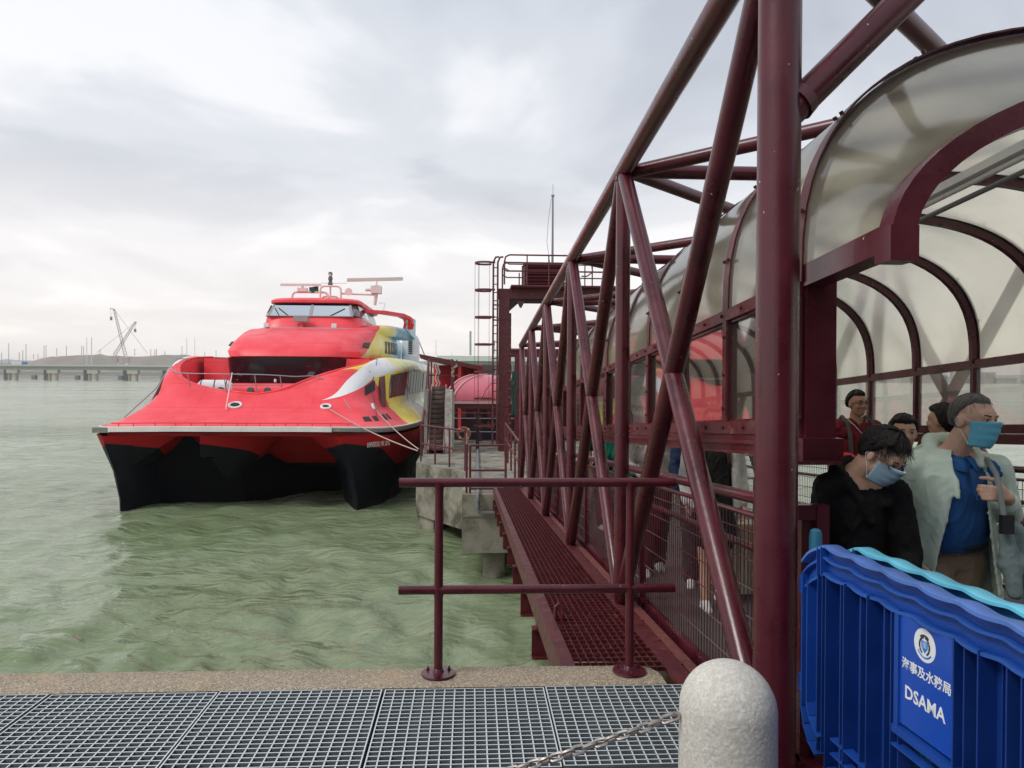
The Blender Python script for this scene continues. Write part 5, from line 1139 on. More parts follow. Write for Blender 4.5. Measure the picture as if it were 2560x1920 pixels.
MB().prism([(x-3.6,YB-6.43,12.2),(x+3.2,YB-6.43,12.2),(x+2.2,YB-6.43,13.0),(x-3.4,YB-6.43,13.0)], (0,.02,0)).build('windows', M['grey'], va, smooth=False, recalc=True)
for dx_ in (-2.8, 2.8): MB().tube([(x+dx_, YB-6.6, 10.7), (x+dx_, YB-6.2, 10.7)], .6, 10).build('wheel', M['black'], va)
posts = [(217,843,911,1.3,'nearer pair of tall white posts, left one, standing on the viaduct'), (229,843,911,1.6,'nearer pair of tall white posts, right one, standing on the viaduct'),
  (467,845,902,1.2,'tall white post left of two just beside the ferry shoulder'), (487,843,900,1.1,'tall white post right of two just beside the ferry shoulder')]
for px, yt, yb, wd, lb in posts:
    a = atpx(px, yb, YB+3); b_ = atpx(px, yt, YB+3)
    o = MB().tube([a, b_], [wd*.26, wd*.18], 6).build('white_post', mat('white post', (.66,.66,.65), .6)); tag(o, lb, 'post', 'tall white posts on the viaduct')
pm = None; mg = mat('grey far mast', (.36,.37,.38), .7)
for i, (px, yt, yb) in enumerate([(4,882,912),(22,858,912),(48,880,905),(57,875,905),(65,860,905),(84,885,897),(95,884,897),(110,864,895),(115,863,893),(142,870,890),(166,865,889),(204,865,888),(209,866,888),(250,873,886),(337,872,890),(377,872,892),(387,874,892),(391,872,892),(412,878,890),(455,865,890),(512,880,893),(540,876,893)]):
    a = atpx(px, yb, 1000); b_ = atpx(px, yt, 1000)
    if pm is None: pm = MB().tube([(0,0,0),(0,0,1)], .38, 5).build('far_mast', mg); o = pm
    else: o = pm.copy(); col.objects.link(o)
    o.location = a; o.scale = (1, 1, (b_-a).length); tag(o, 'thin grey mast rising from the far shore behind the viaduct', 'mast', 'thin masts along the far shore')
# lattice cranes
def lattice(m_, a, b_, w0, w1, r=.35):
    a, b_ = Vector(a), Vector(b_); d = (b_-a).normalized(); u = d.cross(Vector((0,1,0))).normalized(); N = 16
    P1 = [a.lerp(b_, i/N)+u*(w0+(w1-w0)*i/N) for i in range(N+1)]; P2 = [a.lerp(b_, i/N)-u*(w0+(w1-w0)*i/N) for i in range(N+1)]
    m_.tube(P1, r, 4); m_.tube(P2, r, 4)
    for i in range(N): m_.bar(P1[i], P2[i+1], .3, .3); m_.bar(P2[i], P1[i+1], .3, .3)
def crane(base, tip, jib, hook, lab):
    a, b_ = atpx(*base, 900), atpx(*tip, 900); t = thing('crawler_crane', a, lab, 'crane')
    cm = mat('faded crane steel', (.46,.39,.39), .7)
    m_ = MB(); lattice(m_, a, b_, 1.7, .9); m_.build('boom', cm, t, smooth=False)
    j = atpx(*jib, 900); MB().bar(b_, j, 1.2, 1.0).build('jib_tip', cm, t, smooth=False)
    h_ = atpx(*hook, 900); MB().tube([j, h_], .18, 4).build('hoist_line', cm, t); MB().box(h_.x-1, h_.x+1, h_.y-1, h_.y+1, h_.z-4, h_.z).build('hook_block', M['grey'], t, smooth=False)
    q_ = a+Vector((math.copysign(14, (a-b_).x)*1.6, 6, 3)); MB().tube([b_, q_], .2, 4).build('pendant', cm, t)
    MB().box(a.x-3, a.x+4, a.y-3, a.y+3, a.z-8, a.z-2).build('cab', cm, t, smooth=False)
crane((314,890), (285,773), (276,771), (278,792), 'taller lattice crane leaning left on the far shore')
crane((286,888), (339,805), (341,805), (338,822), 'shorter lattice crane crossing behind the taller one and leaning right')
# hills of the far shore
def ridge(name, y, pts, mt, depth=160, base=ZW):
    xs_ = np.linspace(0, 1, 200); rows = []
    P_ = [atpx(px, py, y) for px, py in pts]; X_ = [p.x for p in P_]; Z_ = [p.z for p in P_]
    for t_ in xs_:
        x = X_[0]+(X_[-1]-X_[0])*t_; h = float(np.interp(x, X_, Z_)); h += (mnoise.fractal(Vector((x*.02, y*.01, 0)), 1., 2., 5))*h*.09
        rows.append([(x, y-depth*.5, base-.5), (x, y-depth*.46, base+2+.06*h), (x, y-depth*.25, base+.45*(h-base)+mnoise.noise(Vector((x*.04,1,0)))*2), (x, y-depth*.1, base+.8*(h-base)+mnoise.noise(Vector((x*.05,5,0)))*2), (x, y, h), (x, y+depth*.3, base+.6*(h-base)), (x, y+depth, base-.5)])
    return MB().grid(rows, flip=True).build(name, mt, None, kind='structure')
M['hill'] = mat('brown reclaimed land', (.30,.25,.22), .95, var=.25, vscale=.03, dirt=(.24,.225,.19), dscale=.02, dlo=.45, dhi=.6)
ridge('hills', 1150, [(-400,912),(-60,910),(0,908),(75,905),(100,897),(125,891),(165,890),(200,889),(235,886),(252,884),(262,888),(290,886),(310,890),(350,891),(400,891),(440,888),(462,886),(485,890),(520,893),(560,893),(800,897),(1100,905),(1250,915)], M['hill'])
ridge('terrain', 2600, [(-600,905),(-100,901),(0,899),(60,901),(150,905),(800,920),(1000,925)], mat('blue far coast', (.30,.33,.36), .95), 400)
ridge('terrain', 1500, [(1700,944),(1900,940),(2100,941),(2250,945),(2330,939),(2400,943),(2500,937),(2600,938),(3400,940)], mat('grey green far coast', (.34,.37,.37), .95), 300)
# far town on the right, seen through the panes
rr = random.Random(4)
fb = None
for k in range(26):
    x = 620+k*26+rr.uniform(-9, 9); h = rr.choice([6, 8, 10, 14, 20]); wv = rr.uniform(8, 17)
    m_ = MB(); m_.box(x-wv, x+wv, 1330, 1345, ZW-.5, ZW+h); 
    t = thing('far_building', (x, 1335, ZW), 'low pale far building on the right-hand shore beyond the gangway panes', 'building', 'low buildings on the far right shore')
    m_.build('block', M['haze1'], t, smooth=False)
    m_ = MB()
    for j in range(int(wv*2/5)): m_.box(x-wv+2+5*j, x-wv+4.5+5*j, 1329.8, 1329.95, ZW+h*.45, ZW+h*.75)
    m_.build('windows', M['grey'], t, smooth=False)
# long pale terminal roof behind the pink vault
te = thing('ferry_terminal', (2, 118, ZW), 'long pale flat-roofed ferry terminal building behind the gantry', 'building')
MB().box(-5.4, 40, 118, 140, 4.15, 4.95).build('roof', mat('pale green roof edge', (.62,.66,.62), .6), te, smooth=False)
MB().box(-4.6, 40, 119, 139, 1.2, 4.15).build('upper_wall', mat('pale green wall', (.42,.50,.48), .6), te, smooth=False)
MB().box(-4.6, 40, 118.5, 139.5, -2.5, 1.2).build('lower_wall', M['haze1'], te, smooth=False)
wn = MB().box(-4.2, -1.9, 118.8, 118.99, 2.0, 3.6).build('window', M['sidewin'], te, smooth=False)
for k in range(1, 12): inst(wn, (2.7*k, 0, 0))
for px, yt, yb, y_, w_ in ((1090,850,890,100,.06),(1176,828,888,110,.35),(1130,880,890,105,.05),(1236,850,885,110,.12)):
    a, b_ = atpx(px, yb, y_), atpx(px, yt, y_); tag(MB().tube([a, b_], w_*.5, 6).build('roof_mast', M['haze1']), 'pale thin mast standing above the terminal roof', 'mast', 'masts above the terminal roof')
# ------------------------------------------------------------------ blue plastic crowd barriers
def plastic(name, c, rough=.42):
    m = mat(name, c, rough, var=.12, vscale=5, bump=.15, bscale=180, spec=.45); return m
def barrier(A, B, colr, coltop, colface, lab, sign=True, cols=None):
    """interlocking plastic barrier standing from A to B (x, y); its face looks to -X"""
    A = Vector((*A, 0)); B = Vector((*B, 0)); d = (B-A).normalized(); nr = Vector((d.y, -d.x, 0))       # nr: towards the viewer's side
    if nr.x > 0: nr = -nr
    Lb = (B-A).length; t = thing('plastic_barrier', A, lab, 'barrier', 'blue plastic barriers beside the gangway exit')
    def P(u, o, z): return A+d*u+nr*o+Vector((0,0,z))
    def bx(u0, u1, o0, o1, z0, z1, name, mt, sk=0.):
        q = [P(u0,o0,z0), P(u1,o0,z0), P(u1,o1,z0), P(u0,o1,z0), P(u0+sk,o0,z1), P(u1+sk,o0,z1), P(u1+sk,o1,z1), P(u0+sk,o1,z1)]
        return MB().add(q, [(0,3,2,1),(4,5,6,7),(0,1,5,4),(1,2,6,5),(2,3,7,6),(3,0,4,7)])
    # top rail: waved shelves one above the other
    def topz(u): 
        e = min(1, u/.16); return .945+.085*math.sin(e*math.pi/2)
    N = 90
    def shelf(z_off, wout, th, name, mt, u0=0., ph=0.):
        rows = []
        for i in range(N+1):
            u = u0+(Lb-u0)*i/N; w_ = .0075*math.sin(2*math.pi*u/.165+ph)*min(1, u/.12); zz = topz(u)-z_off+.004*math.sin(2*math.pi*u/.165+ph+1.2)*min(1, u/.12)
            o1 = wout+w_; rows.append([P(u, -.012, zz), P(u, o1, zz), P(u, o1, zz-th), P(u, -.012, zz-th), P(u, -.012, zz)])
        m_ = MB().grid(rows); m_.f += [(0,1,2,3), tuple(N*5+k for k in (3,2,1,0))]; m_.m += [0,0]
        m_.build(name, mt, t, ang=35, recalc=True)
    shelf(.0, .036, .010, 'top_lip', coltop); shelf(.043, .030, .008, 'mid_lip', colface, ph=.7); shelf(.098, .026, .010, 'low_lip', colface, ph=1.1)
    rows = []
    for i in range(N+1):
        u = Lb*i/N; w_ = .006*math.sin(2*math.pi*u/.165+.5)*min(1, u/.12); zt = topz(u)
        rows.append([P(u, .004+w_*.5, zt-.008), P(u, .010+w_, zt-.03), P(u, .006+w_, zt-.055), P(u, .012+w_, zt-.08), P(u, .004+w_, zt-.104), P(u, -.010, zt-.104), P(u, -.010, zt-.008)])
    MB().grid(rows).build('rail_web', colr, t, ang=50, recalc=True)
    for u in (.105, .13): bx(u, u+.004, .006, .034, topz(u)-.10, topz(u)-.004, 'rib', colr).build('rail_rib', colr, t, smooth=False)
    # end stile with its radius, and the cut-away lower corner
    m_ = bx(0, .008, -.012, .034, .42, .90, '', colr); m_.add(bx(.03, .037, -.012, .030, .44, .88, '', colr).v, [(0,3,2,1),(4,5,6,7),(0,1,5,4),(1,2,6,5),(2,3,7,6),(3,0,4,7)])
    pts = [(0,.42),(.015,.36),(.05,.31),(.10,.285)]
    for (u0,z0),(u1,z1) in zip(pts, pts[1:]): m_.bar(P(u0,.011,z0), P(u1+.006,.011,z1), .046, .008)
    for (u0,z0),(u1,z1) in zip([(.035,.44),(.05,.40),(.10,.36)], [(.05,.40),(.10,.36),(.12,.355)]): m_.bar(P(u0,.011,z0), P(u1+.004,.011,z1), .042, .007)
    m_.build('end_stile', colr, t, ang=40, recalc=True)
    bx(.037, .10, -.010, -.004, .36, .90, 'end_panel', colr).build('end_panel', colr, t, smooth=False)
    # hooks
    for z_ in (.86, .50):
        m_ = bx(-.045, .0, .0, .020, z_-.045, z_-.037, '', colr)
        for a in ((-.045,.0,.0,.020,z_+.01,z_+.018), (-.045,-.038,.0,.020,z_-.037,z_+.01), (-.022,-.018,.0,.018,z_-.037,z_+.01), (-.045,.0,.018,.020,z_-.037,z_+.01)):
            q = bx(*a, '', colr); m_.add(q.v, q.f)
        m_.build('hook', colr, t, smooth=False)
    # slats: hollow channels with a raised front flange
    us = [.108, .205, .292, .385] if sign else []
    u = .60+.03 if sign else 0
    slots = [(.100,.022),(.155,.085),(.268,.090),(.400,.085),(.525,.030),(.792,.034),(.880,.090),(1.02,.095),(1.16,.095),(1.29,.05)]
    for (u0, wd) in slots:
        if u0+wd > Lb: continue
        zb = .30 if u0 < .15 else .12
        m_ = bx(u0+.001, u0+wd-.001, -.030, -.024, zb, .935, '', colr)
        for a in ((u0, u0+.005, -.024, .028, zb, .93), (u0+wd-.005, u0+wd, -.024, .020, zb, .93), (u0+wd*.45, u0+wd*.45+.004, -.024, -.006, zb, .93)):
            q = bx(*a, '', colr); m_.add(q.v, q.f)
        m_.build('slat', cols or colr, t, smooth=False)
    # lower frame with its small cells
    for z_, u0 in ((.385, .19), (.335, .19), (.275, .17), (.12, .12)):
        bx(u0, Lb-.02, -.008, .026, z_-.006, z_, 'lower_rail', colr).build('lower_rail', colr, t, smooth=False)
    cl_ = bx(.24, .246, -.006, .022, .276, .380, 'divider', colr).build('divider', colr, t, smooth=False)
    for k in range(1, 10): inst(cl_, d*(.115*k))
    for u0 in (.25, Lb-.35):
        m_ = MB(); m_.add([P(u0,.28,.0), P(u0+.09,.28,.0), P(u0+.09,-.28,.0), P(u0,-.28,.0), P(u0+.01,.22,.04), P(u0+.08,.22,.04), P(u0+.08,-.22,.04), P(u0+.01,-.22,.04), ], [(0,3,2,1),(4,5,6,7),(0,1,5,4),(1,2,6,5),(2,3,7,6),(3,0,4,7)])
        q = bx(u0+.02, u0+.07, -.03, .03, .03, .13, '', colr); m_.add(q.v, q.f); m_.build('foot', colr, t, smooth=False)
    if sign:
        sg = group_part('sign', t)
        s0, s1, z0, z1 = .557, .785, .605, .922
        bx(s0, s1, .012, .018, z0, z1, 'sign_board', colr).build('sign_board', mat('blue sign board', (.010,.075,.46), .22, spec=.6), sg, smooth=False)
        for a in ((s0-.02, s0, .008, .024, z0-.03, z1), (s1, s1+.008, .008, .024, z0-.03, z1), (s0-.02, s1+.02, .0, .030, z0-.035, z0-.012), (s0-.02, s1+.02, .0, .030, z0-.075, z0-.068)):
            bx(*a, '', colr).build('sign_frame', colr, sg, smooth=False)
        wh = mat('white sign print', (.80,.82,.82), .5); bkm = mat('dark emblem print', (.02,.03,.06), .5); blm = mat('blue emblem print', (.03,.20,.62), .5)
        uc = (s0+s1)/2
        def stick(ob, u, z, o=.0186):
            mw = Matrix(((d.x, 0, nr.x, 0), (d.y, 0, nr.y, 0), (0, 1, 0, 0), (0,0,0,1)))
            ob.data.transform(mw); ob.parent = sg; ob.location = P(u, o, z)-t.location
        stick(text_mesh('海事及水務局', .0350, 'lettering', wh, .0003, bold=.0006), uc+.001, .772)
        stick(text_mesh('DSAMA', .052, 'lettering', wh, .0003, bold=.0011), uc-.004, .688)
        def disc(u, z, rx, rz, o, name, mt, n_=36, hole=None):
            pts = [P(u+rx*math.cos(a), o, z+rz*math.sin(a)) for a in [2*math.pi*k/n_ for k in range(n_)]]
            if hole is None: return MB().prism(pts, nr*.0004).build(name, mt, sg, smooth=False)
            pi_ = [P(u+rx*hole*math.cos(a), o, z+rz*hole*math.sin(a)) for a in [2*math.pi*k/n_ for k in range(n_)]]
            return MB().add(pts+pi_, [(k, (k+1) % n_, n_+(k+1) % n_, n_+k) for k in range(n_)]).build(name, mt, sg, smooth=False)
        ze = .866
        disc(uc-.004, ze, .046, .046, .0182, 'emblem_disc', wh)
        # emblem: a shield with waves between two dark supporters, crown above and a ribbon below
        sh_ = [(-.014,.012),(.014,.012),(.013,-.008),(0,-.022),(-.013,-.008)]
        MB().prism([P(uc-.004+a, .0188, ze+b_) for a, b_ in sh_], nr*.0003).build('emblem_shield', blm, sg, smooth=False, recalc=True)
        m_ = MB()
        for sx_ in (-1, 1):
            for a0, a1 in ((100, 150), (155, 200), (205, 240)):
                pts = [P(uc-.004-sx_*.021*math.cos(R(a))*-1, .0188, ze-.002+.024*math.sin(R(a))) for a in (a0, (a0+a1)/2, a1)]
                m_.tube(pts, .0028, 5)
        m_.tube([P(uc-.004+.016*math.cos(R(a)), .0188, ze+.020+.007*math.sin(R(a))) for a in range(0, 181, 30)], .003, 5)
        m_.build('emblem_supporters', bkm, sg)
        MB().tube([P(uc-.004+.034*math.cos(R(a)), .0186, ze+.034*math.sin(R(a))) for a in range(215, 326, 12)], .0024, 5).build('emblem_ribbon', blm, sg)
        m_ = MB()
        for k in (-1, 0, 1): m_.add([P(uc-.004+k*.006-.001, .0192, ze+.010), P(uc-.004+k*.006+.001, .0192, ze+.010), P(uc-.004+k*.006+.001, .0192, ze-.008), P(uc-.004+k*.006-.001, .0192, ze-.008)], [(0,1,2,3)])
        m_.build('emblem_waves', wh, sg, smooth=False)
    return t
BL = plastic('royal blue plastic', (.009,.062,.33)); BLT = plastic('light-painted blue lip', (.09,.20,.58)); BLF = plastic('blue lip', (.022,.10,.42))  # paler lip colours paint light onto the barrier's edges
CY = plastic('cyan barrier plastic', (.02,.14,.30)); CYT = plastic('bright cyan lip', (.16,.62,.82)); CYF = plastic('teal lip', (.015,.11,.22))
barrier((1.235, 2.70), (1.31, 1.40), BL, BLT, BLF, 'royal blue plastic barrier with the white lettered sign, nearest the camera', cols=plastic('shade-painted blue slat', (.005,.036,.215)))  # darker slat colour paints in the shade below the rail
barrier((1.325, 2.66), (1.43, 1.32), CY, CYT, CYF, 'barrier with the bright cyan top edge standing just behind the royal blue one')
kn = thing('plastic_peg', (1.30, 2.80, 1.0), 'small teal rounded plastic peg sticking up behind the blue barrier', 'peg')
MB().tube([(1.300,2.80,.90),(1.300,2.80,1.01),(1.300,2.80,1.03),(1.300,2.80,1.037)], [.024,.024,.020,.010], 14).build('peg_body', plastic('teal plastic', (.02,.13,.22)), kn)
# ------------------------------------------------------------------ people
def V3(*a): return Vector(a)
def ell(m_, c, r, rot=None, n=12):
    vs = []; fs = []
    for i in range(n+1):
        th = math.pi*i/n
        for k in range(2*n):
            ph = math.pi*k/n; p = Vector((r[0]*math.sin(th)*math.cos(ph), r[1]*math.sin(th)*math.sin(ph), r[2]*math.cos(th)))
            if rot: p = rot @ p
            vs.append(Vector(c)+p)
    for i in range(n):
        for k in range(2*n): q = (k+1) % (2*n); fs.append((i*2*n+k, (i+1)*2*n+k, (i+1)*2*n+q, i*2*n+q))
    m_.add(vs, fs)
def cap(m_, a, b_, ra, rb, sq=1.0, n=14):
    """tapered capsule"""
    a, b_ = Vector(a), Vector(b_); d = b_-a
    if d.length < 1e-5: return ell(m_, a, (ra, ra, ra))
    dn = d.normalized(); pts = []; rs = []
    for k in range(5): t = math.pi/2*k/5; pts.append(a-dn*ra*math.cos(t)); rs.append(max(.001, ra*math.sin(t)))
    pts += [a, a.lerp(b_, .5)]; rs += [ra, (ra+rb)/2]
    for k in range(6): t = math.pi/2*k/5; pts.append(b_+dn*rb*math.sin(t)); rs.append(max(.001, rb*math.cos(t)))
    m_.tube(pts, rs, n)
def chain(m_, pts, rs):
    for i in range(len(pts)-1): cap(m_, pts[i], pts[i+1], rs[i], rs[i+1])
def blob(m_, vox, name, mt, par, smooth=6, wrinkle=0., wscale=14., seed=0, deci=None):
    """one continuous skin grown over overlapping shapes"""
    me = bpy.data.meshes.new(name); me.from_pydata([tuple(v) for v in m_.v], [], m_.f); me.update()
    o = bpy.data.objects.new(name, me); col.objects.link(o)
    rm = o.modifiers.new('r', 'REMESH'); rm.mode = 'VOXEL'; rm.voxel_size = vox; rm.use_smooth_shade = True
    sm = o.modifiers.new('s', 'SMOOTH'); sm.factor = .5; sm.iterations = smooth
    dg = bpy.context.evaluated_depsgraph_get(); me2 = bpy.data.meshes.new_from_object(o.evaluated_get(dg)); bpy.data.objects.remove(o)
    me2.name = name; n_ = len(me2.vertices); co = np.empty(n_*3); me2.vertices.foreach_get('co', co); co = co.reshape(-1, 3)
    if wrinkle > 0:
        no = np.empty(n_*3); me2.vertex_normals.foreach_get('vector', no); no = no.reshape(-1, 3)
        S_ = Vector((seed*3.1, seed*1.7, 0)); sc_ = Vector((wscale, wscale, wscale*.55))
        def fold(p):
            q = Vector((p[0]*sc_.x, p[1]*sc_.y, p[2]*sc_.z))+S_; n0 = mnoise.noise(q*.6)
            q2 = Vector((q.x*1.7+n0*2, q.y*1.7-n0, q.z*1.15+n0*1.5))
            return .5*n0+1.1*(1-abs(mnoise.noise(q2))*2.2)**3*(.4+n0)+.45*(1-abs(mnoise.noise(q2*2.1+Vector((5,1,2))))*2.4)**3-.5
        dv = np.array([fold(p) for p in co])
        co = co+no*(dv*wrinkle)[:, None]
    po = worldloc(par); co = co-np.array(po); me2.vertices.foreach_set('co', co.ravel()); me2.update()
    me2.materials.clear(); me2.materials.append(mt); me2.polygons.foreach_set('use_smooth', [True]*len(me2.polygons))
    ob = bpy.data.objects.new(name, me2); col.objects.link(ob); ob.parent = par; return ob
def skinmat(name, c):
    m = mat(name, c, .52, var=.08, vscale=40, bump=.1, bscale=200); return m
def cloth(name, c, rough=.85, var=.1, **k): return mat(name, c, rough, var=var, vscale=30, bump=.25, bscale=260, **k)
SK = skinmat('skin warm', (.56,.34,.245)); SK2 = skinmat('skin tan', (.50,.28,.19)); HB = mat('black hair', (.007,.005,.0045), .45, spec=.25, var=.4, vscale=60, bump=.8, bscale=140)
HG = mat('greying hair', (.085,.08,.078), .42, var=.7, vscale=90, bump=.9, bscale=160)
MASK = mat('pleated blue mask', (.12,.42,.56), .8, var=.06, vscale=40); MASK2 = mat('pale blue mask', (.22,.34,.44), .8, var=.06)
class Head:
    """head frame: centre c, facing f, crown direction u"""
    def __init__(s, c, f, u=(0,0,1), k=1.0):
        s.c = Vector(c); s.f = Vector(f).normalized(); u = Vector(u); s.r = s.f.cross(u).normalized(); s.u = s.r.cross(s.f).normalized(); s.k = k
        s.rot = Matrix((s.r, s.f, s.u)).transposed()
    def p(s, x, y, z): return s.c+(s.r*x+s.f*y+s.u*z)*s.k
    def add(s, m_, face=True):
        k = s.k; e = lambda c, r: ell(m_, s.p(*c), tuple(a*k for a in r), s.rot)
        e((0,-.008,.032), (.074,.092,.086)); e((0,.014,-.035), (.060,.068,.068)); e((0,.045,-.075), (.036,.038,.030)); e((0,.040,-.018), (.058,.046,.056))
        e((0,.066,.040), (.052,.024,.030))
        for sx in (-1, 1):
            e((sx*.076,-.004,.0), (.010,.020,.031)); e((sx*.034,.066,-.018), (.022,.020,.018)); cap(m_, s.p(sx*.014,.086,.034), s.p(sx*.044,.078,.032), .009*k, .008*k)
            e((sx*.032,.074,.016), (.015,.010,.010)); e((sx*.013,.092,-.022), (.009,.010,.008))
        cap(m_, s.p(0,.084,.024), s.p(0,.103,-.016), .0095*k, .013*k)
        cap(m_, s.p(-.018,.082,-.050), s.p(.018,.082,-.050), .0075*k, .0075*k); cap(m_, s.p(-.015,.080,-.061), s.p(.015,.080,-.061), .008*k, .008*k)
def eyes(h, par, glasses=False, half=False):
    m_ = MB(); w_ = MB(); b_ = MB()
    for sx in (-1, 1):
        ell(w_, h.p(sx*.031,.0775,.016), (.0105*h.k,.0085*h.k,.0052*h.k), h.rot, 8); ell(m_, h.p(sx*.031,.0855,.0155), (.0050*h.k,.0030*h.k,.0046*h.k), h.rot, 8)
        cap(b_, h.p(sx*.018,.0935,.037), h.p(sx*.046,.083,.040), .0032*h.k, .0024*h.k, n=6); cap(b_, h.p(sx*.020,.087,.0215), h.p(sx*.043,.080,.0205), .0018*h.k, .0015*h.k, n=6)
    w_.build('eye_white', mat('eye white', (.62,.58,.54), .3), par); m_.build('iris', M['black'], par); b_.build('eyebrows', HB, par)
    if glasses:
        g_m = MB()
        for sx in (-1, 1):
            g_m.tube([h.p(sx*.032+.024*math.cos(a), .100-.02*abs(math.cos(a))*(1 if math.cos(a)*sx > 0 else 0), .014+.017*math.sin(a)) for a in [2*math.pi*k/18 for k in range(18)]], .0017*h.k, 5, closed=True)
            g_m.tube([h.p(sx*.056,.088,.020), h.p(sx*.078,.04,.018), h.p(sx*.079,-.005,.012)], .0017*h.k, 5)
        g_m.tube([h.p(-.009,.103,.018), h.p(.009,.103,.018)], .0015*h.k, 5); g_m.build('glasses', mat('dark glasses frame', (.03,.022,.02), .25, .3), par)
def face_mask(h, par, mt):
    rows = []
    for i in range(15):
        v = i/14; z = .004-.112*v
        row = []
        for j in range(21):
            u = -1+2*j/20; a = u*R(68)
            rx = .071-.010*v; ry = .094+.036*math.exp(-((u)/.62)**2)*(1-v*.55)*(1 if v < .9 else .8)-.018*v**3
            pl = .0022*math.sin(v*math.pi*7)*(1-abs(u)**3)
            row.append(h.p((rx+.004)*math.sin(a), (ry+pl+.006)*math.cos(a)-.002+.012*v*0, z+.012*math.cos(a)*(1-v)-.006*(1-math.cos(a))*(1-2*v)))
        rows.append(row)
    o = MB().grid(rows).build('face_mask', mt, par, ang=80)
    sm_ = o.modifiers.new('t', 'SOLIDIFY'); sm_.thickness = .002
    lp_ = MB()
    for sx in (-1, 1):
        lp_.tube([h.p(sx*.066,.034,.004), h.p(sx*.077,.012,.016), h.p(sx*.084,-.016,.020)], .0012, 5); lp_.tube([h.p(sx*.060,.034,-.098), h.p(sx*.074,.008,-.05), h.p(sx*.083,-.016,-.018)], .0012, 5)
        lp_.tube([h.p(sx*.084,-.016,.020), h.p(sx*.087,-.024,.0), h.p(sx*.083,-.016,-.018)], .0012, 5)
    lp_.build('ear_loops', M['white'], par); b_ = MB().tube([h.p(-.05,.074,.008), h.p(-.02,.113,.014), h.p(0,.130,.018), h.p(.02,.113,.014), h.p(.05,.074,.008)], .002, 5).build('mask_edge', M['white'], par)
def hair(h, par, mt, thick=.014, front=.62, side=-.10, back=-.75, rough=.006, seed=1, long=0.):
    """cap of hair with an uneven hairline; long: how far locks hang below"""
    n = 44; rows = []
    for i in range(n+1):
        th = math.pi*.98*i/n; row = []
        for k in range(2*n+1):
            ph = math.pi*k/n; x, y, z = math.sin(th)*math.sin(ph), math.sin(th)*math.cos(ph), math.cos(th)
            lim = front if y > .35 else (side+(front-side)*max(0, (y+.05)/.4) if y > -.05 else side+(back-side)*min(1, (-y-.05)/.5))
            nz = mnoise.noise(Vector((x*5+seed, y*5, z*3)))
            m = min(1, max(0, (z-lim+.10*nz)/.16)); st = mnoise.noise(Vector((ph*9+seed, z*1.6+x, seed)))+.6*mnoise.noise(Vector((ph*23+seed, z*2.5, seed)))
            r_ = (1+(thick/.085)*m*(1+.25*nz)+(rough/.085)*st*m) if m > 0 else .90
            r_ = .93+(r_-.93)*min(1, m*3) if m < .34 else r_
            row.append(h.p(x*.0765*r_, -.008+y*.0945*r_, .032+z*.0885*r_ if z > 0 else .032+z*.105*r_))
        rows.append(row)
    MB().grid(rows).build('hair', mt, par, ang=80)
def strands(h, par, mt, n, ln, seed=0, r=.0008, spread=.5, down=1.):
    rg = random.Random(seed); m_ = MB()
    for i in range(n):
        a = rg.uniform(0, 6.28); e = rg.uniform(.15, 1.3); x, y, z = math.cos(e)*math.sin(a), math.cos(e)*math.cos(a), math.sin(e)
        if y > .55 and z < .6: continue
        p = h.p(x*.083, -.008+y*.102, .032+z*.098); d = (h.r*x+h.f*y+h.u*z).normalized()
        t1 = d*.4*spread+Vector((0,0,-1))*down*rg.uniform(.3, 1)+h.r*rg.uniform(-.4, .4)+h.f*rg.uniform(-.4, .4); t1.normalize(); L_ = ln*rg.uniform(.5, 1.2)
        m_.tube([p-d*.004, p+(d*.5*spread+t1*.5)*L_*.5, p+t1*L_], [r, r, r*.4], 3, caps=False)
    m_.build('hair_strands', mt, par, kind='stuff')
def hand(m_, wrist, dirn, palm_n, k=1.0, curl=.35, spread=.16, side=1):
    """palm and five fingers; dirn from wrist to fingers, palm_n out of the palm, side +1 puts the thumb on dirn x palm_n"""
    w_ = Vector(wrist); d = Vector(dirn).normalized(); nn = Vector(palm_n); nn = (nn-d*nn.dot(d)).normalized(); s_ = d.cross(nn).normalized()*side
    for j in (-1.2, -.4, .4, 1.2): cap(m_, w_+d*.012*k+s_*j*.013*k, w_+d*.082*k+s_*j*.018*k, .0135*k, .0118*k, n=8)
    for j, (ln, o_) in enumerate(((.062,1.35),(.074,.45),(.070,-.45),(.054,-1.35))):
        b_ = w_+d*.086*k+s_*o_*.0175*k; dd = (d+s_*o_*spread*.25).normalized(); p = b_; c_ = curl*(1+.12*j); a = 0
        seg = [ln*.45, ln*.32, ln*.27]; r0 = .0092
        for q, L_ in enumerate(seg):
            a += c_*(.9 if q == 0 else 1.1); v = dd*math.cos(a)+nn*math.sin(a); e = p+v*L_*k; cap(m_, p, e, (r0-.0008*q)*k, (r0-.0008*(q+1))*k, n=8); p = e
    b_ = w_+d*.022*k+s_*.022*k; a1 = b_+(d*.55+s_*.75+nn*.25).normalized()*.040*k; a2 = a1+(d*.85+s_*.15+nn*.45).normalized()*.034*k; a3 = a2+(d*.9-s_*.05+nn*.5).normalized()*.026*k
    cap(m_, b_, a1, .0135*k, .0115*k, n=8); cap(m_, a1, a2, .0112*k, .0098*k, n=8); cap(m_, a2, a3, .0096*k, .008*k, n=8)
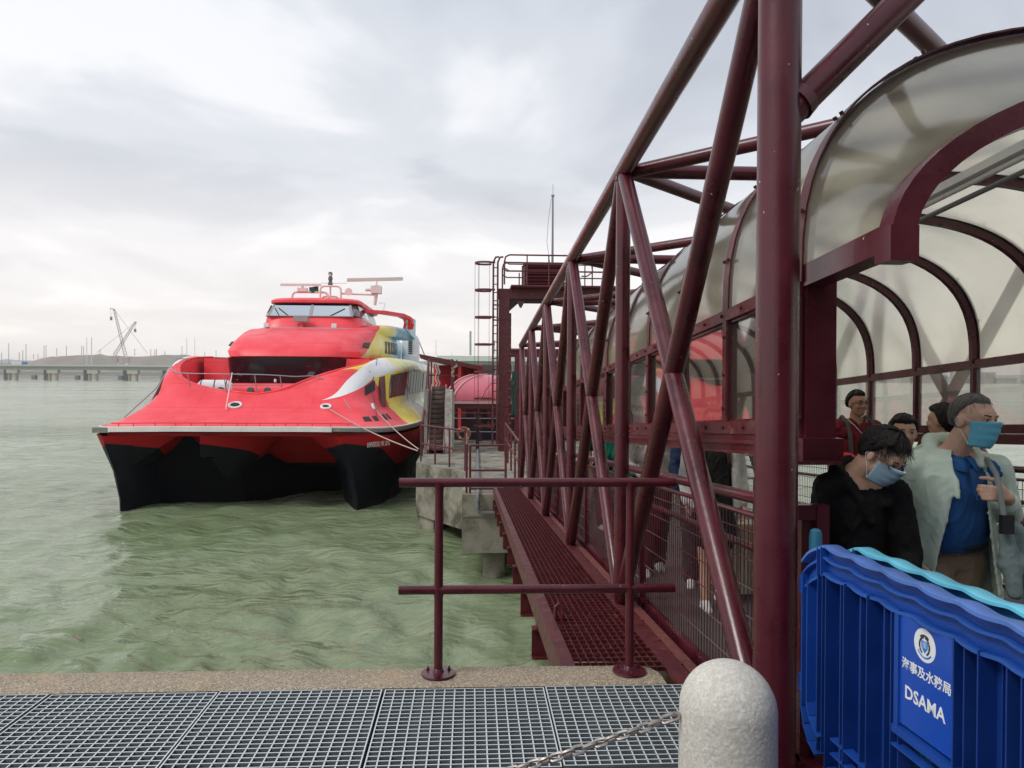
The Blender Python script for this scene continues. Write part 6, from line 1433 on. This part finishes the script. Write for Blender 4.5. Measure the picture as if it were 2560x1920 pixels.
def shoe(par, a, d, mt, sole=None, k=1.0, name='shoe'):
    d = Vector(d).normalized(); a = Vector(a); m_ = MB(); cap(m_, a+V3(0,0,.05*k)-d*.03*k, a+V3(0,0,.055*k)+d*.05*k, .042*k, .042*k); cap(m_, a+V3(0,0,.035*k)+d*.04*k, a+V3(0,0,.03*k)+d*.16*k, .042*k, .034*k); cap(m_, a+V3(0,0,.03*k)-d*.06*k, a+V3(0,0,.03*k), .034*k, .036*k)
    cap(m_, a+V3(0,0,.09*k)-d*.02*k, a+V3(0,0,.06*k), .038*k, .04*k)
    blob(m_, .008*k, name, mt, par, 3)
    MB().bar(a+V3(0,0,.008)-d*.095*k, a+V3(0,0,.008)+d*.19*k, .075*k, .018).build('sole', sole or M['white'], par, smooth=False)
def floor_z(y): return GZB+.045-GS*(y-GY0) if y > 2.75 else 0

# --- the elderly man in the mint jacket, leaving the gangway
def shell(m_, levels, a0, a1, th=.016, nf=36, fold=.03, ph=0., kf=9):
    """thick open sheet wrapped round the body: levels (centre, rx, ry, opening0, opening1) from the top down, angle 0 = front"""
    rows = []
    L_ = len(levels)*5
    for i in range(L_+1):
        x = i/L_*(len(levels)-1); j = min(int(x), len(levels)-2); f_ = x-j
        A_, B_ = levels[j], levels[j+1]; c = A_[0].lerp(B_[0], f_); rx, ry, o0, o1 = [A_[k]*(1-f_)+B_[k]*f_ for k in (1,2,3,4)]
        outer = []; inner = []
        for k in range(nf+1):
            a = R(o0)+(R(360-o1)-R(o0))*k/nf; w_ = 1+fold*(i/L_)*math.sin(kf*a+ph+2.2*i/L_)+fold*.5*math.sin(17*a+5*i/L_+ph)*(i/L_)
            d = a0*math.cos(a)*ry+a1*math.sin(a)*rx
            outer.append(c+d*w_); inner.append(c+d*(w_-th/((rx+ry)/2)))
        rows.append(outer+inner[::-1]+[outer[0]])
    m_.grid(rows); n_ = len(rows[0]); k0 = len(m_.v)-n_*len(rows)
    m_.f += [tuple(k0+q for q in range(n_-1)), tuple(k0+(len(rows)-1)*n_+q for q in range(n_-2, -1, -1))]; m_.m += [0, 0]
A = thing('person', (2.10, 3.25, floor_z(3.25)), 'grey-haired man in open mint jacket over blue polo shirt, wearing a blue mask', 'person')
fz = floor_z(3.25)
fA = V3(.24,-.97,0).normalized(); rA = V3(-fA.y, fA.x, 0)*-1; rA = V3(.97,.24,0)     # rA points to his left, the picture's right
hA = Head((2.112, 3.04, 1.430), (.34, -.93, -.10), (.10,-.14,1), .91)
nb = V3(2.075, 3.12, 1.29)
rs_, re_, rw_ = V3(1.925,3.14,1.235), V3(1.885,3.20,1.01), V3(1.865,3.08,.875)
ls_, le_, lw_ = V3(2.255,3.10,1.225), V3(2.335,3.13,1.03), V3(2.225,2.985,1.125)
pv = V3(2.12,3.25,.84)
def legs(m_, hipR, hipL, kR, kL, aR, aL, r=(.085,.058,.042)):
    chain(m_, [hipR, kR, aR], r); chain(m_, [hipL, kL, aL], r)
hR, hL = V3(2.05,3.26,.82), V3(2.19,3.24,.82); kR, kL = V3(2.05,3.12,.45), V3(2.22,3.30,.45); aR, aL = V3(2.03,3.16,.11), V3(2.25,3.60,.14)
sk = MB(); hA.add(sk); cap(sk, hA.p(0,-.03,-.065), nb+V3(0,0,-.01), .050, .056); cap(sk, nb, V3(2.09,3.17,1.1), .055, .10); cap(sk, V3(2.09,3.17,1.1), pv, .10, .11)
chain(sk, [nb, rs_, re_, rw_], (.045,.048,.034,.026)); chain(sk, [nb, ls_, le_, lw_], (.045,.048,.034,.026)); legs(sk, hR, hL, kR, kL, aR, aL, (.07,.05,.036))
hand(sk, rw_+V3(.003,-.014,-.02), (.05,-.25,-1), (.5,.3,0), curl=.45)
hand(sk, lw_+V3(-.008,-.008,.010), (-.93,-.22,.12), (.20,.85,-.1), k=1.02, curl=.85, side=-1)
blob(sk, .0056, 'body', SK, A, 3)
eyes(hA, A); face_mask(hA, A, MASK); hair(hA, A, HG, .008, .66, .10, -.60, .005, 3); strands(hA, A, HG, 320, .026, 4, .0007, .15)
def body_loft(m_, levels, a0, a1, n_=28, p=2.4):
    rows = []
    for c, rx, ry in levels: rows.append([c+a0*ry*math.copysign(abs(math.cos(a))**(2/p), math.cos(a))+a1*rx*math.copysign(abs(math.sin(a))**(2/p), math.sin(a)) for a in [2*math.pi*k/n_ for k in range(n_+1)]])
    m_.grid(rows); k0 = len(m_.v)-(n_+1)*len(rows); m_.f += [tuple(k0+q for q in range(n_)), tuple(k0+(len(rows)-1)*(n_+1)+q for q in range(n_-1, -1, -1))]; m_.m += [0,0]
pl_ = MB(); body_loft(pl_, [(V3(2.08,3.125,1.285), .06,.055), (V3(2.083,3.13,1.262), .135,.085), (V3(2.085,3.135,1.215), .165,.10), (V3(2.088,3.14,1.13), .165,.115), (V3(2.10,3.17,1.0), .155,.120), (V3(2.115,3.20,.90), .148,.122), (V3(2.12,3.215,.865), .142,.118)], fA, rA)
chain(pl_, [ls_+V3(-.03,0,0), ls_.lerp(le_, .5)], (.06,.058))
blob(pl_, .0085, 'polo_shirt', cloth('blue polo', (.012,.085,.27), .8), A, 4, .0075, 10, 2)
cm_ = cloth('blue collar', (.016,.11,.32))
for sx in (-1, 1):
    rows = []
    for i in range(11):
        t_ = i/10; a = math.pi*t_; ring = nb+V3(.004,-.004,.020)+fA*.056*(-math.cos(a))*1.0+rA*sx*.060*math.sin(a)+V3(0,0,-.030*(1-math.cos(a))/2*1.0+.022*(1-t_))
        out_ = (fA*(-math.cos(a))+rA*sx*(math.sin(a)+.55*t_)).normalized()
        rows.append([ring, ring+out_*.014+V3(0,0,-.014), ring+out_*(.028+.016*t_)+V3(0,0,-.042-.016*t_)])
    o = MB().grid(rows).build('collar', cm_, A, ang=80); o.modifiers.new('t','SOLIDIFY').thickness = .005
q0 = nb+fA*.062+V3(0,0,-.045); MB().bar(q0+fA*.035+V3(0,0,-.01), q0+fA*.062+V3(.012,0,-.13), .026, .006, up=fA).build('placket', cloth('blue placket', (.010,.07,.22)), A, smooth=False)
tr_ = MB(); legs(tr_, hR, hL, kR, kL, aR+V3(0,0,.02), aL+V3(0,0,.02), (.112,.088,.075)); cap(tr_, V3(2.08,3.25,.84), V3(2.17,3.24,.84), .118, .116); blob(tr_, .010, 'trousers', cloth('khaki trousers', (.34,.235,.155)), A, 6, .009, 8, 5)
MB().tube([pv+V3(.145*math.cos(a)+.005, .135*math.sin(a)-.02, .055) for a in [2*math.pi*k/24 for k in range(24)]], .015, 8, closed=True).build('belt', M['black'], A)
MJ = cloth('mint nylon jacket', (.54,.65,.55), .48, .05)
jk = MB()
shell(jk, [(V3(2.075,3.135,1.315), .085,.085,38,38), (V3(2.08,3.14,1.27), .155,.115,30,32), (V3(2.085,3.15,1.20), .190,.142,24,30), (V3(2.09,3.17,1.05), .200,.160,26,38), (V3(2.10,3.20,.90), .212,.178,30,46), (V3(2.11,3.22,.76), .228,.195,30,52), (V3(2.115,3.23,.66), .238,.205,30,60)], fA, rA, .017, 40, .045)
chain(jk, [V3(1.99,3.16,1.255), rs_+V3(-.002,0,.0), re_, re_.lerp(rw_, .80)], (.055,.070,.060,.052)); chain(jk, [V3(2.18,3.12,1.25), ls_, le_, le_.lerp(lw_, .66)], (.052,.066,.058,.048))
# folded hood lying on the shoulders
chain(jk, [V3(2.00,3.05,1.255), V3(1.985,3.13,1.305), V3(2.04,3.21,1.335), V3(2.13,3.21,1.335), V3(2.165,3.13,1.305), V3(2.16,3.05,1.25)], (.020,.034,.042,.042,.034,.018)); chain(jk, [V3(2.00,3.05,1.255), V3(2.02,3.01,1.19), V3(2.025,2.995,1.12)], (.020,.017,.010))
cap(jk, V3(2.03,3.24,1.27), V3(2.14,3.24,1.27), .055, .055)
blob(jk, .0075, 'jacket', MJ, A, 4, .0052, 12, 7)
for i in range(3):
    e = rw_.lerp(re_, .20+.05*i); ax = (rw_-re_).normalized(); s1 = ax.cross(V3(0,0,1)).normalized(); s2 = ax.cross(s1)
    MB().tube([e+(s1*math.cos(a)+s2*math.sin(a))*.050 for a in [2*math.pi*k/16 for k in range(16)]], .007, 6, closed=True).build('cuff_fold', MJ, A)
shoe(A, V3(2.03,3.14,fz+.0), (.3,-1,0), M['white']); shoe(A, V3(2.27,3.60,floor_z(3.6)), (.3,-1,0), mat('pale mesh shoe', (.5,.5,.46), .8, var=.3, vscale=120))
bg_ = thing('tote_bag', (2.30, 3.02, .75), 'soft grey tote bag hanging under the arm of the man in the mint jacket', 'bag')
m_ = MB(); chain(m_, [V3(2.215,2.99,1.00), V3(2.24,2.98,.84), V3(2.25,2.97,.74)], (.028,.04,.034)); chain(m_, [V3(2.275,3.01,.99), V3(2.315,3.02,.84), V3(2.325,3.01,.75)], (.034,.05,.036)); chain(m_, [V3(2.24,2.99,.85), V3(2.31,3.01,.84)], (.048,.05))
blob(m_, .008, 'bag_body', cloth('slate grey canvas', (.18,.23,.23), .9, .12), bg_, 4, .006, 14, 3)
MB().tube([V3(2.20,2.955,.99), V3(2.165,2.945,1.14), V3(2.175,2.985,1.22), V3(2.18,3.05,1.275)], .011, 8).build('strap', cloth('grey strap', (.22,.25,.24)), bg_)
MB().box(2.165, 2.215, 2.93, 2.952, .985, 1.06).build('phone_pouch', M['black'], bg_, smooth=False)

for o_ in (A, bg_): o_.location.x -= .040
# --- the dark-haired person in black, head bowed
B = thing('person', (1.62, 3.12, floor_z(3.12)), 'person in black jacket with bowed head, glasses and pale mask behind the blue barrier', 'person')
hB = Head((1.655, 2.945, 1.300), (.34, -.70, -.62), (.24,-.52,.80), .88)
nbB = V3(1.615, 3.06, 1.205); sR, eR, wR = V3(1.505,3.07,1.150), V3(1.475,3.08,.90), V3(1.52,2.92,.74); sL, eL, wL = V3(1.755,3.02,1.135), V3(1.80,3.0,.89), V3(1.72,2.88,.75); pvB = V3(1.61,3.14,.76)
hRB, hLB = V3(1.54,3.14,.74), V3(1.69,3.13,.74); kRB, kLB = V3(1.55,3.02,.42), V3(1.72,3.20,.42); aRB, aLB = V3(1.55,3.08,.10), V3(1.74,3.38,.12)
sk = MB(); hB.add(sk); cap(sk, hB.p(0,-.035,-.06), nbB, .046, .052); cap(sk, nbB, V3(1.6,3.1,1.0), .06, .11); cap(sk, V3(1.6,3.1,1.0), pvB, .11, .115)
chain(sk, [nbB, sR, eR, wR], (.045,.045,.034,.025)); chain(sk, [nbB, sL, eL, wL], (.045,.045,.034,.025)); legs(sk, hRB, hLB, kRB, kLB, aRB, aLB, (.07,.05,.036))
hand(sk, wR+V3(.01,-.02,-.01), (.4,-.7,-.5), (.3,.3,-.5), curl=.4, k=.92); hand(sk, wL+V3(-.01,-.02,-.01), (-.3,-.7,-.5), (-.3,.3,-.5), curl=.4, k=.92, side=-1)
blob(sk, .0062, 'body', SK, B, 3)
eyes(hB, B, glasses=True); face_mask(hB, B, MASK2); hair(hB, B, HB, .018, .50, -.28, -.85, .010, 6); strands(hB, B, HB, 1500, .050, 8, .0009, .45)
BKm = cloth('black jacket', (.005,.005,.006), .75, .2, spec=.15)
jb = MB(); chain(jb, [V3(1.54,3.09,1.15), sR, eR, wR], (.065,.072,.060,.046)); chain(jb, [V3(1.69,3.07,1.14), sL, eL, wL], (.065,.068,.058,.044)); cap(jb, V3(1.54,3.10,1.10), V3(1.69,3.07,1.09), .095, .095); cap(jb, V3(1.615,3.09,1.06), V3(1.62,3.13,.72), .135, .165)
chain(jb, [V3(1.545,3.0,1.19), V3(1.545,3.10,1.225), V3(1.62,3.145,1.24), V3(1.69,3.10,1.225), V3(1.705,3.02,1.18)], (.024,.036,.042,.036,.026)); chain(jb, [V3(1.545,3.0,1.19), V3(1.58,2.965,1.12), V3(1.62,2.95,1.03)], (.024,.024,.02)); chain(jb, [V3(1.705,3.02,1.18), V3(1.69,2.97,1.10)], (.024,.022))
blob(jb, .0085, 'jacket', BKm, B, 4, .009, 13, 3)
tb_ = MB(); legs(tb_, hRB, hLB, kRB, kLB, aRB, aLB, (.11,.085,.07)); blob(tb_, .014, 'trousers', cloth('black trousers', (.012,.012,.014)), B, 6, .008, 9, 1)
shoe(B, V3(1.55,3.07,floor_z(3.07)), (.3,-1,0), M['black'], M['grey']); shoe(B, V3(1.74,3.38,floor_z(3.4)), (.3,-1,0), M['black'], M['grey'])

B.location.x -= .02
# --- walkers further back on the gangway
def walker(x, y, face, H, lab, top, bottom, skin=SK, hairm=HB, hk=(.014,.60,-.05,-.8), sleeves='short', arms=None, skirt=False, stride=.14, shoes=None, headf=None, k=None, vox=.010, glasses=False, face_on=True, wr=.010):
    z0 = floor_z(y); f = Vector((face[0], face[1], 0)).normalized(); r = f.cross(V3(0,0,1)); k = H/1.70
    t = thing('person', (x, y, z0), lab, 'person')
    def W(a, b_, c): return V3(x, y, z0)+r*a*k+f*b_*k+V3(0,0,c*k)
    h = Head(W(0,.03,1.585), headf or f, (0,0,1), k*1.0)
    nb_ = W(0,.0,1.43); J = dict(sR=W(.185,0,1.375), eR=W(.235,-.03,1.10), wR=W(.235,.06,.86), sL=W(-.185,0,1.375), eL=W(-.235,-.03,1.10), wL=W(-.235,.06,.86))
    if arms: 
        for kk, v in arms.items(): J[kk] = W(*v)
    pv_ = W(0,0,.94); hr, hl = W(.085,0,.90), W(-.085,0,.90); kr, kl = W(.09,stride*.5,.50), W(-.09,-stride*.3,.50); ar, al = W(.09,stride,.09), W(-.09,-stride,.11)
    m_ = MB(); h.add(m_); cap(m_, h.p(0,-.02,-.08), nb_, .050*k, .055*k); cap(m_, nb_, W(0,0,1.2), .06*k, .11*k); cap(m_, W(0,0,1.2), pv_, .11*k, .12*k)
    for s_ in 'RL': chain(m_, [nb_, J['s'+s_], J['e'+s_], J['w'+s_]], [.05*k, .05*k, .037*k, .026*k])
    legs(m_, hr, hl, kr, kl, ar, al, (.082*k,.056*k,.038*k))
    for s_ in 'RL':
        dd = (J['w'+s_]-J['e'+s_]).normalized(); hand(m_, J['w'+s_]+dd*.01, dd, f*.3+(r if s_ == 'L' else -r), k*.95, .5, side=-1 if s_ == 'L' else 1)
    blob(m_, min(vox, .0085), 'body', skin, t, 3)
    if face_on: eyes(h, t, glasses)
    hair(h, t, hairm, *hk)
    c_ = MB(); cap(c_, W(.11,0,1.33), W(-.11,0,1.33), .105*k, .105*k); cap(c_, W(0,0,1.28), W(0,.0,.98), .150*k, .155*k); cap(c_, W(.07,0,1.2), W(-.07,0,1.2), .125*k, .125*k)
    fr = .45 if sleeves == 'short' else (.0 if sleeves == 'none' else 1)
    for s_ in 'RL':
        if sleeves == 'short': chain(c_, [nb_*.35+J['s'+s_]*.65, J['s'+s_], J['s'+s_].lerp(J['e'+s_], .72)], [.06*k, .076*k, .066*k])
        elif sleeves == 'long': chain(c_, [nb_*.35+J['s'+s_]*.65, J['s'+s_], J['e'+s_], J['e'+s_].lerp(J['w'+s_], .9)], [.06*k, .078*k, .066*k, .050*k])
    blob(c_, vox, 'top', top, t, 6, wr, 10, x)
    b_m = MB()
    if skirt: cap(b_m, W(0,0,.98), W(0,.01,.62), .155*k, .20*k)
    else: legs(b_m, hr, hl, kr, kl, ar, al, (.12*k,.092*k,.078*k)); cap(b_m, W(.05,0,.93), W(-.05,0,.93), .125*k, .125*k)
    blob(b_m, vox*1.2, 'skirt' if skirt else 'trousers', bottom, t, 6, wr, 9, y)
    sm_ = shoes or M['white']; shoe(t, V3(ar.x, ar.y, z0), f, sm_, k=k*.95); shoe(t, V3(al.x, al.y, z0+.0), f, sm_, k=k*.95)
    return t, h, W, k
# man in the dark red polo
t, h, W, k = walker(3.52, 6.8, (.05,-1), 1.70, 'man in dark red polo shirt with glasses and grey backpack strap by the gangway panes', cloth('dark red polo', (.19,.008,.024), .8), cloth('dark trousers', (.02,.02,.025)), SK2, HB, (.016,.58,.10,-.62), glasses=True, headf=(.16,-.98,0), vox=.009)
for sx in (1, -1):
    MB().tube([W(sx*.10,-.12,1.42), W(sx*.115,-.03,1.47), W(sx*.12,.07,1.42), W(sx*.125,.135,1.30), W(sx*.12,.15,1.12)], .019*k, 8).build('backpack_strap', cloth('grey strap webbing', (.09,.09,.09)), t)
MB().tube([W(.07,.03,1.455), W(.045,.085,1.42), W(.01,.125,1.36), W(-.045,.085,1.42), W(-.07,.03,1.455)], .011*k, 6).build('collar', cloth('dark red collar', (.16,.008,.02)), t)
MB().tube([W(.088,.05,1.44), W(.06,.105,1.39), W(.02,.14,1.33)], .004, 5).build('collar_piping', M['white'], t)
m_ = MB(); cap(m_, W(0,-.2,1.32), W(0,-.2,1.08), .13*k, .14*k); blob(m_, .014, 'backpack', cloth('grey backpack', (.06,.06,.065)), t, 5, .004, 8)
# child in the red cap
t, h, W, k = walker(2.14, 4.25, (.2,-1), 1.20, 'child under a bright red cap, mostly hidden behind the person in black', cloth('child shirt', (.06,.06,.07)), cloth('child shorts', (.03,.03,.04)), SK2)
m_ = MB(); rows = []
for i in range(9):
    th = math.pi/2*i/8; rows.append([h.p(.088*math.sin(th)*math.sin(p), -.008+.106*math.sin(th)*math.cos(p), .050+.092*math.cos(th)) for p in [2*math.pi*q/24 for q in range(25)]])
m_.grid(rows); m_.build('cap_crown', mat('bright red cap', (.62,.012,.012), .7), t, ang=80)
m_ = MB(); rows = []
for i in range(7): rows.append([h.p(.080*math.sin(a)*(1+.0*i), -.008+(.100+.012*i)*math.cos(a)*1.0+.0, .052-.0035*i*1.2-.006*abs(math.sin(a))*i*.5) for a in [R(-62+124*q/14) for q in range(15)]])
o = m_.grid(rows).build('cap_peak', mat('bright red cap peak', (.62,.012,.012), .7), t, ang=80); o.modifiers.new('t','SOLIDIFY').thickness = .004
# two dark-haired walkers mostly hidden
walker(3.06, 4.75, (-.55,.85), 1.50, 'dark-haired walker half hidden behind the head of the man in mint', cloth('dark maroon top', (.05,.018,.025)), cloth('dark skirt cloth', (.02,.02,.02)), SK, HB, (.022,.5,-.35,-1.1), face_on=False, vox=.012)
walker(2.42, 4.15, (-.3,-1), 1.42, 'dark-haired walker between the person in black and the man in mint', cloth('black top', (.015,.012,.014)), cloth('black jeans', (.015,.015,.018)), SK, HB, (.020,.5,-.3,-.9), vox=.012)
# woman in black dress and white cardigan
t, h, W, k = walker(1.86, 5.75, (-.1,-1), 1.52, 'woman with long brown hair in black dress and white cardigan beside the cream suitcase', cloth('black dress', (.008,.008,.009)), cloth('black skirt', (.008,.008,.009)), SK, mat('brown hair', (.085,.04,.018), .4, var=.5, vscale=50), (.020,.55,-.3,-1.1), 'none', skirt=True, vox=.010)
m_ = MB()
for i in range(46):
    sx = -1 if i % 2 else 1; a = rnd.uniform(.35, 1.2); bx_ = sx*rnd.uniform(.055,.10); by_ = rnd.uniform(-.05,.055)
    m_.tube([h.p(bx_*.8, by_, .03), h.p(bx_*1.05, by_+.01, -.06), W(bx_*1.15, by_+.05, 1.40), W(bx_*1.2, by_+.07+rnd.uniform(-.01,.02), 1.27+rnd.uniform(-.05,.03))], [.010,.011,.010,.003], 6)
m_.build('long_locks', mat('brown hair', (.10,.045,.02), .4, var=.5, vscale=50), t)
m_ = MB()
for sx in (1, -1):
    chain(m_, [W(sx*.13,-.01,1.37), W(sx*.195,0,1.35), W(sx*.24,-.03,1.10), W(sx*.235,.05,.90)], [.06*k,.075*k,.06*k,.05*k]); chain(m_, [W(sx*.15,.06,1.33), W(sx*.17,.08,1.1), W(sx*.18,.07,.86)], [.04*k,.045*k,.04*k]); chain(m_, [W(sx*.12,-.08,1.33), W(sx*.14,-.1,1.0), W(sx*.15,-.1,.82)], [.06*k,.07*k,.06*k])
chain(m_, [W(-.1,-.1,1.3), W(.1,-.1,1.3)], [.06*k,.06*k]); chain(m_, [W(0,-.12,1.2), W(0,-.13,.85)], [.08*k,.08*k])
blob(m_, .011, 'cardigan', cloth('white cardigan', (.70,.70,.68), .8), t, 5, .010, 14, 4)
# person in navy jacket with the coffee cup
CUPH = dict(sL=(-.185,0,1.375), eL=(-.23,.06,1.08), wL=(-.15,.26,1.10))
t, h, W, k = walker(2.02, 6.6, (-.25,-1), 1.58, 'person in navy denim jacket holding a lidded paper coffee cup', cloth('navy jacket', (.02,.045,.13), .7, .25), cloth('dark grey trousers', (.05,.045,.05)), SK, HB, (.016,.58,.0,-.7), 'long', arms=CUPH, vox=.011, wr=.014)
cp = W(-.13,.36,1.125); cu_ = thing('coffee_cup', cp, 'brown paper coffee cup with white lid in the hand of the person in navy', 'cup')
MB().lathe([(.026,-.055),(.034,.045)], cp, 18).build('cup', mat('brown paper cup', (.26,.13,.08), .7, var=.2, vscale=80), cu_); MB().lathe([(.038,.045),(.038,.056),(.034,.058),(.033,.070),(.02,.072)], cp, 18).build('lid', M['white'], cu_)
# person in the loose beige blouse
BLA = dict(sR=(.185,0,1.375), eR=(.27,.06,1.12), wR=(.10,.24,1.02), eL=(-.24,.0,1.10), wL=(-.18,.18,.95))
walker(1.72, 7.1, (-.1,-1), 1.55, 'person in loose beige blouse with folded arms, black trousers and white trainers', cloth('beige crinkled blouse', (.66,.62,.58), .85), cloth('black slim trousers', (.01,.01,.012)), SK, HB, (.018,.55,-.2,-.9), 'long', arms=BLA, vox=.011, wr=.020)
walker(1.72, 8.4, (-.05,-1), 1.56, 'person in teal green shirt with a black cross-body strap', cloth('teal shirt', (.02,.30,.20), .7), cloth('black trousers', (.015,.015,.017)), SK, HB, (.014,.6,.0,-.7), vox=.012)
t, h, W, k = walker(1.85, 10.4, (.05,-1), 1.60, 'furthest walker in dark green top seen low between the truss tubes', cloth('dark green top', (.012,.05,.04)), cloth('dark trousers far', (.015,.015,.017)), SK, HB, vox=.014)
# cream suitcase
su = thing('suitcase', (2.22, 6.0, floor_z(6.0)), 'cream hard-shell suitcase on wheels standing behind the mesh balustrade', 'suitcase')
z0 = floor_z(6.0); m_ = MB()
for i in range(7): m_.box(2.06+.048*i, 2.06+.048*i+.040, 5.87, 6.10, z0+.06, z0+.60)
m_.box(2.05, 2.395, 5.885, 6.085, z0+.05, z0+.61); m_.build('shell', mat('cream shell', (.52,.47,.36), .35), su, smooth=False)
for x_ in (2.09, 2.35):
    for y_ in (5.90, 6.07): MB().tube([(x_-.012,y_,z0+.028),(x_+.012,y_,z0+.028)], .027, 12).build('wheel', M['black'], su)
MB().box(2.06, 2.39, 5.88, 6.09, z0+.045, z0+.055).build('base_trim', M['black'], su, smooth=False)
MB().tube([(2.15,6.05,z0+.6),(2.15,6.05,z0+.95),(2.29,6.05,z0+.95),(2.29,6.05,z0+.6)], .009, 8).build('handle', M['grey'], su)
# ------------------------------------------------------------------ humid harbour air
hm = bpy.data.materials.new('harbour haze'); hm.use_nodes = True
n, l = NT(hm.node_tree); pv_ = n('ShaderNodeVolumePrincipled', i_Density=.00020, i_Anisotropy=.3); pv_.inputs['Color'].default_value = (.98,.97,.96,1)
o = n('ShaderNodeOutputMaterial'); l(pv_.outputs[0], o.inputs['Volume'])
hz_ = MB().box(-5200, 5200, -60, 3900, ZW-8, 62).build('haze', hm, None, smooth=False, kind='stuff')
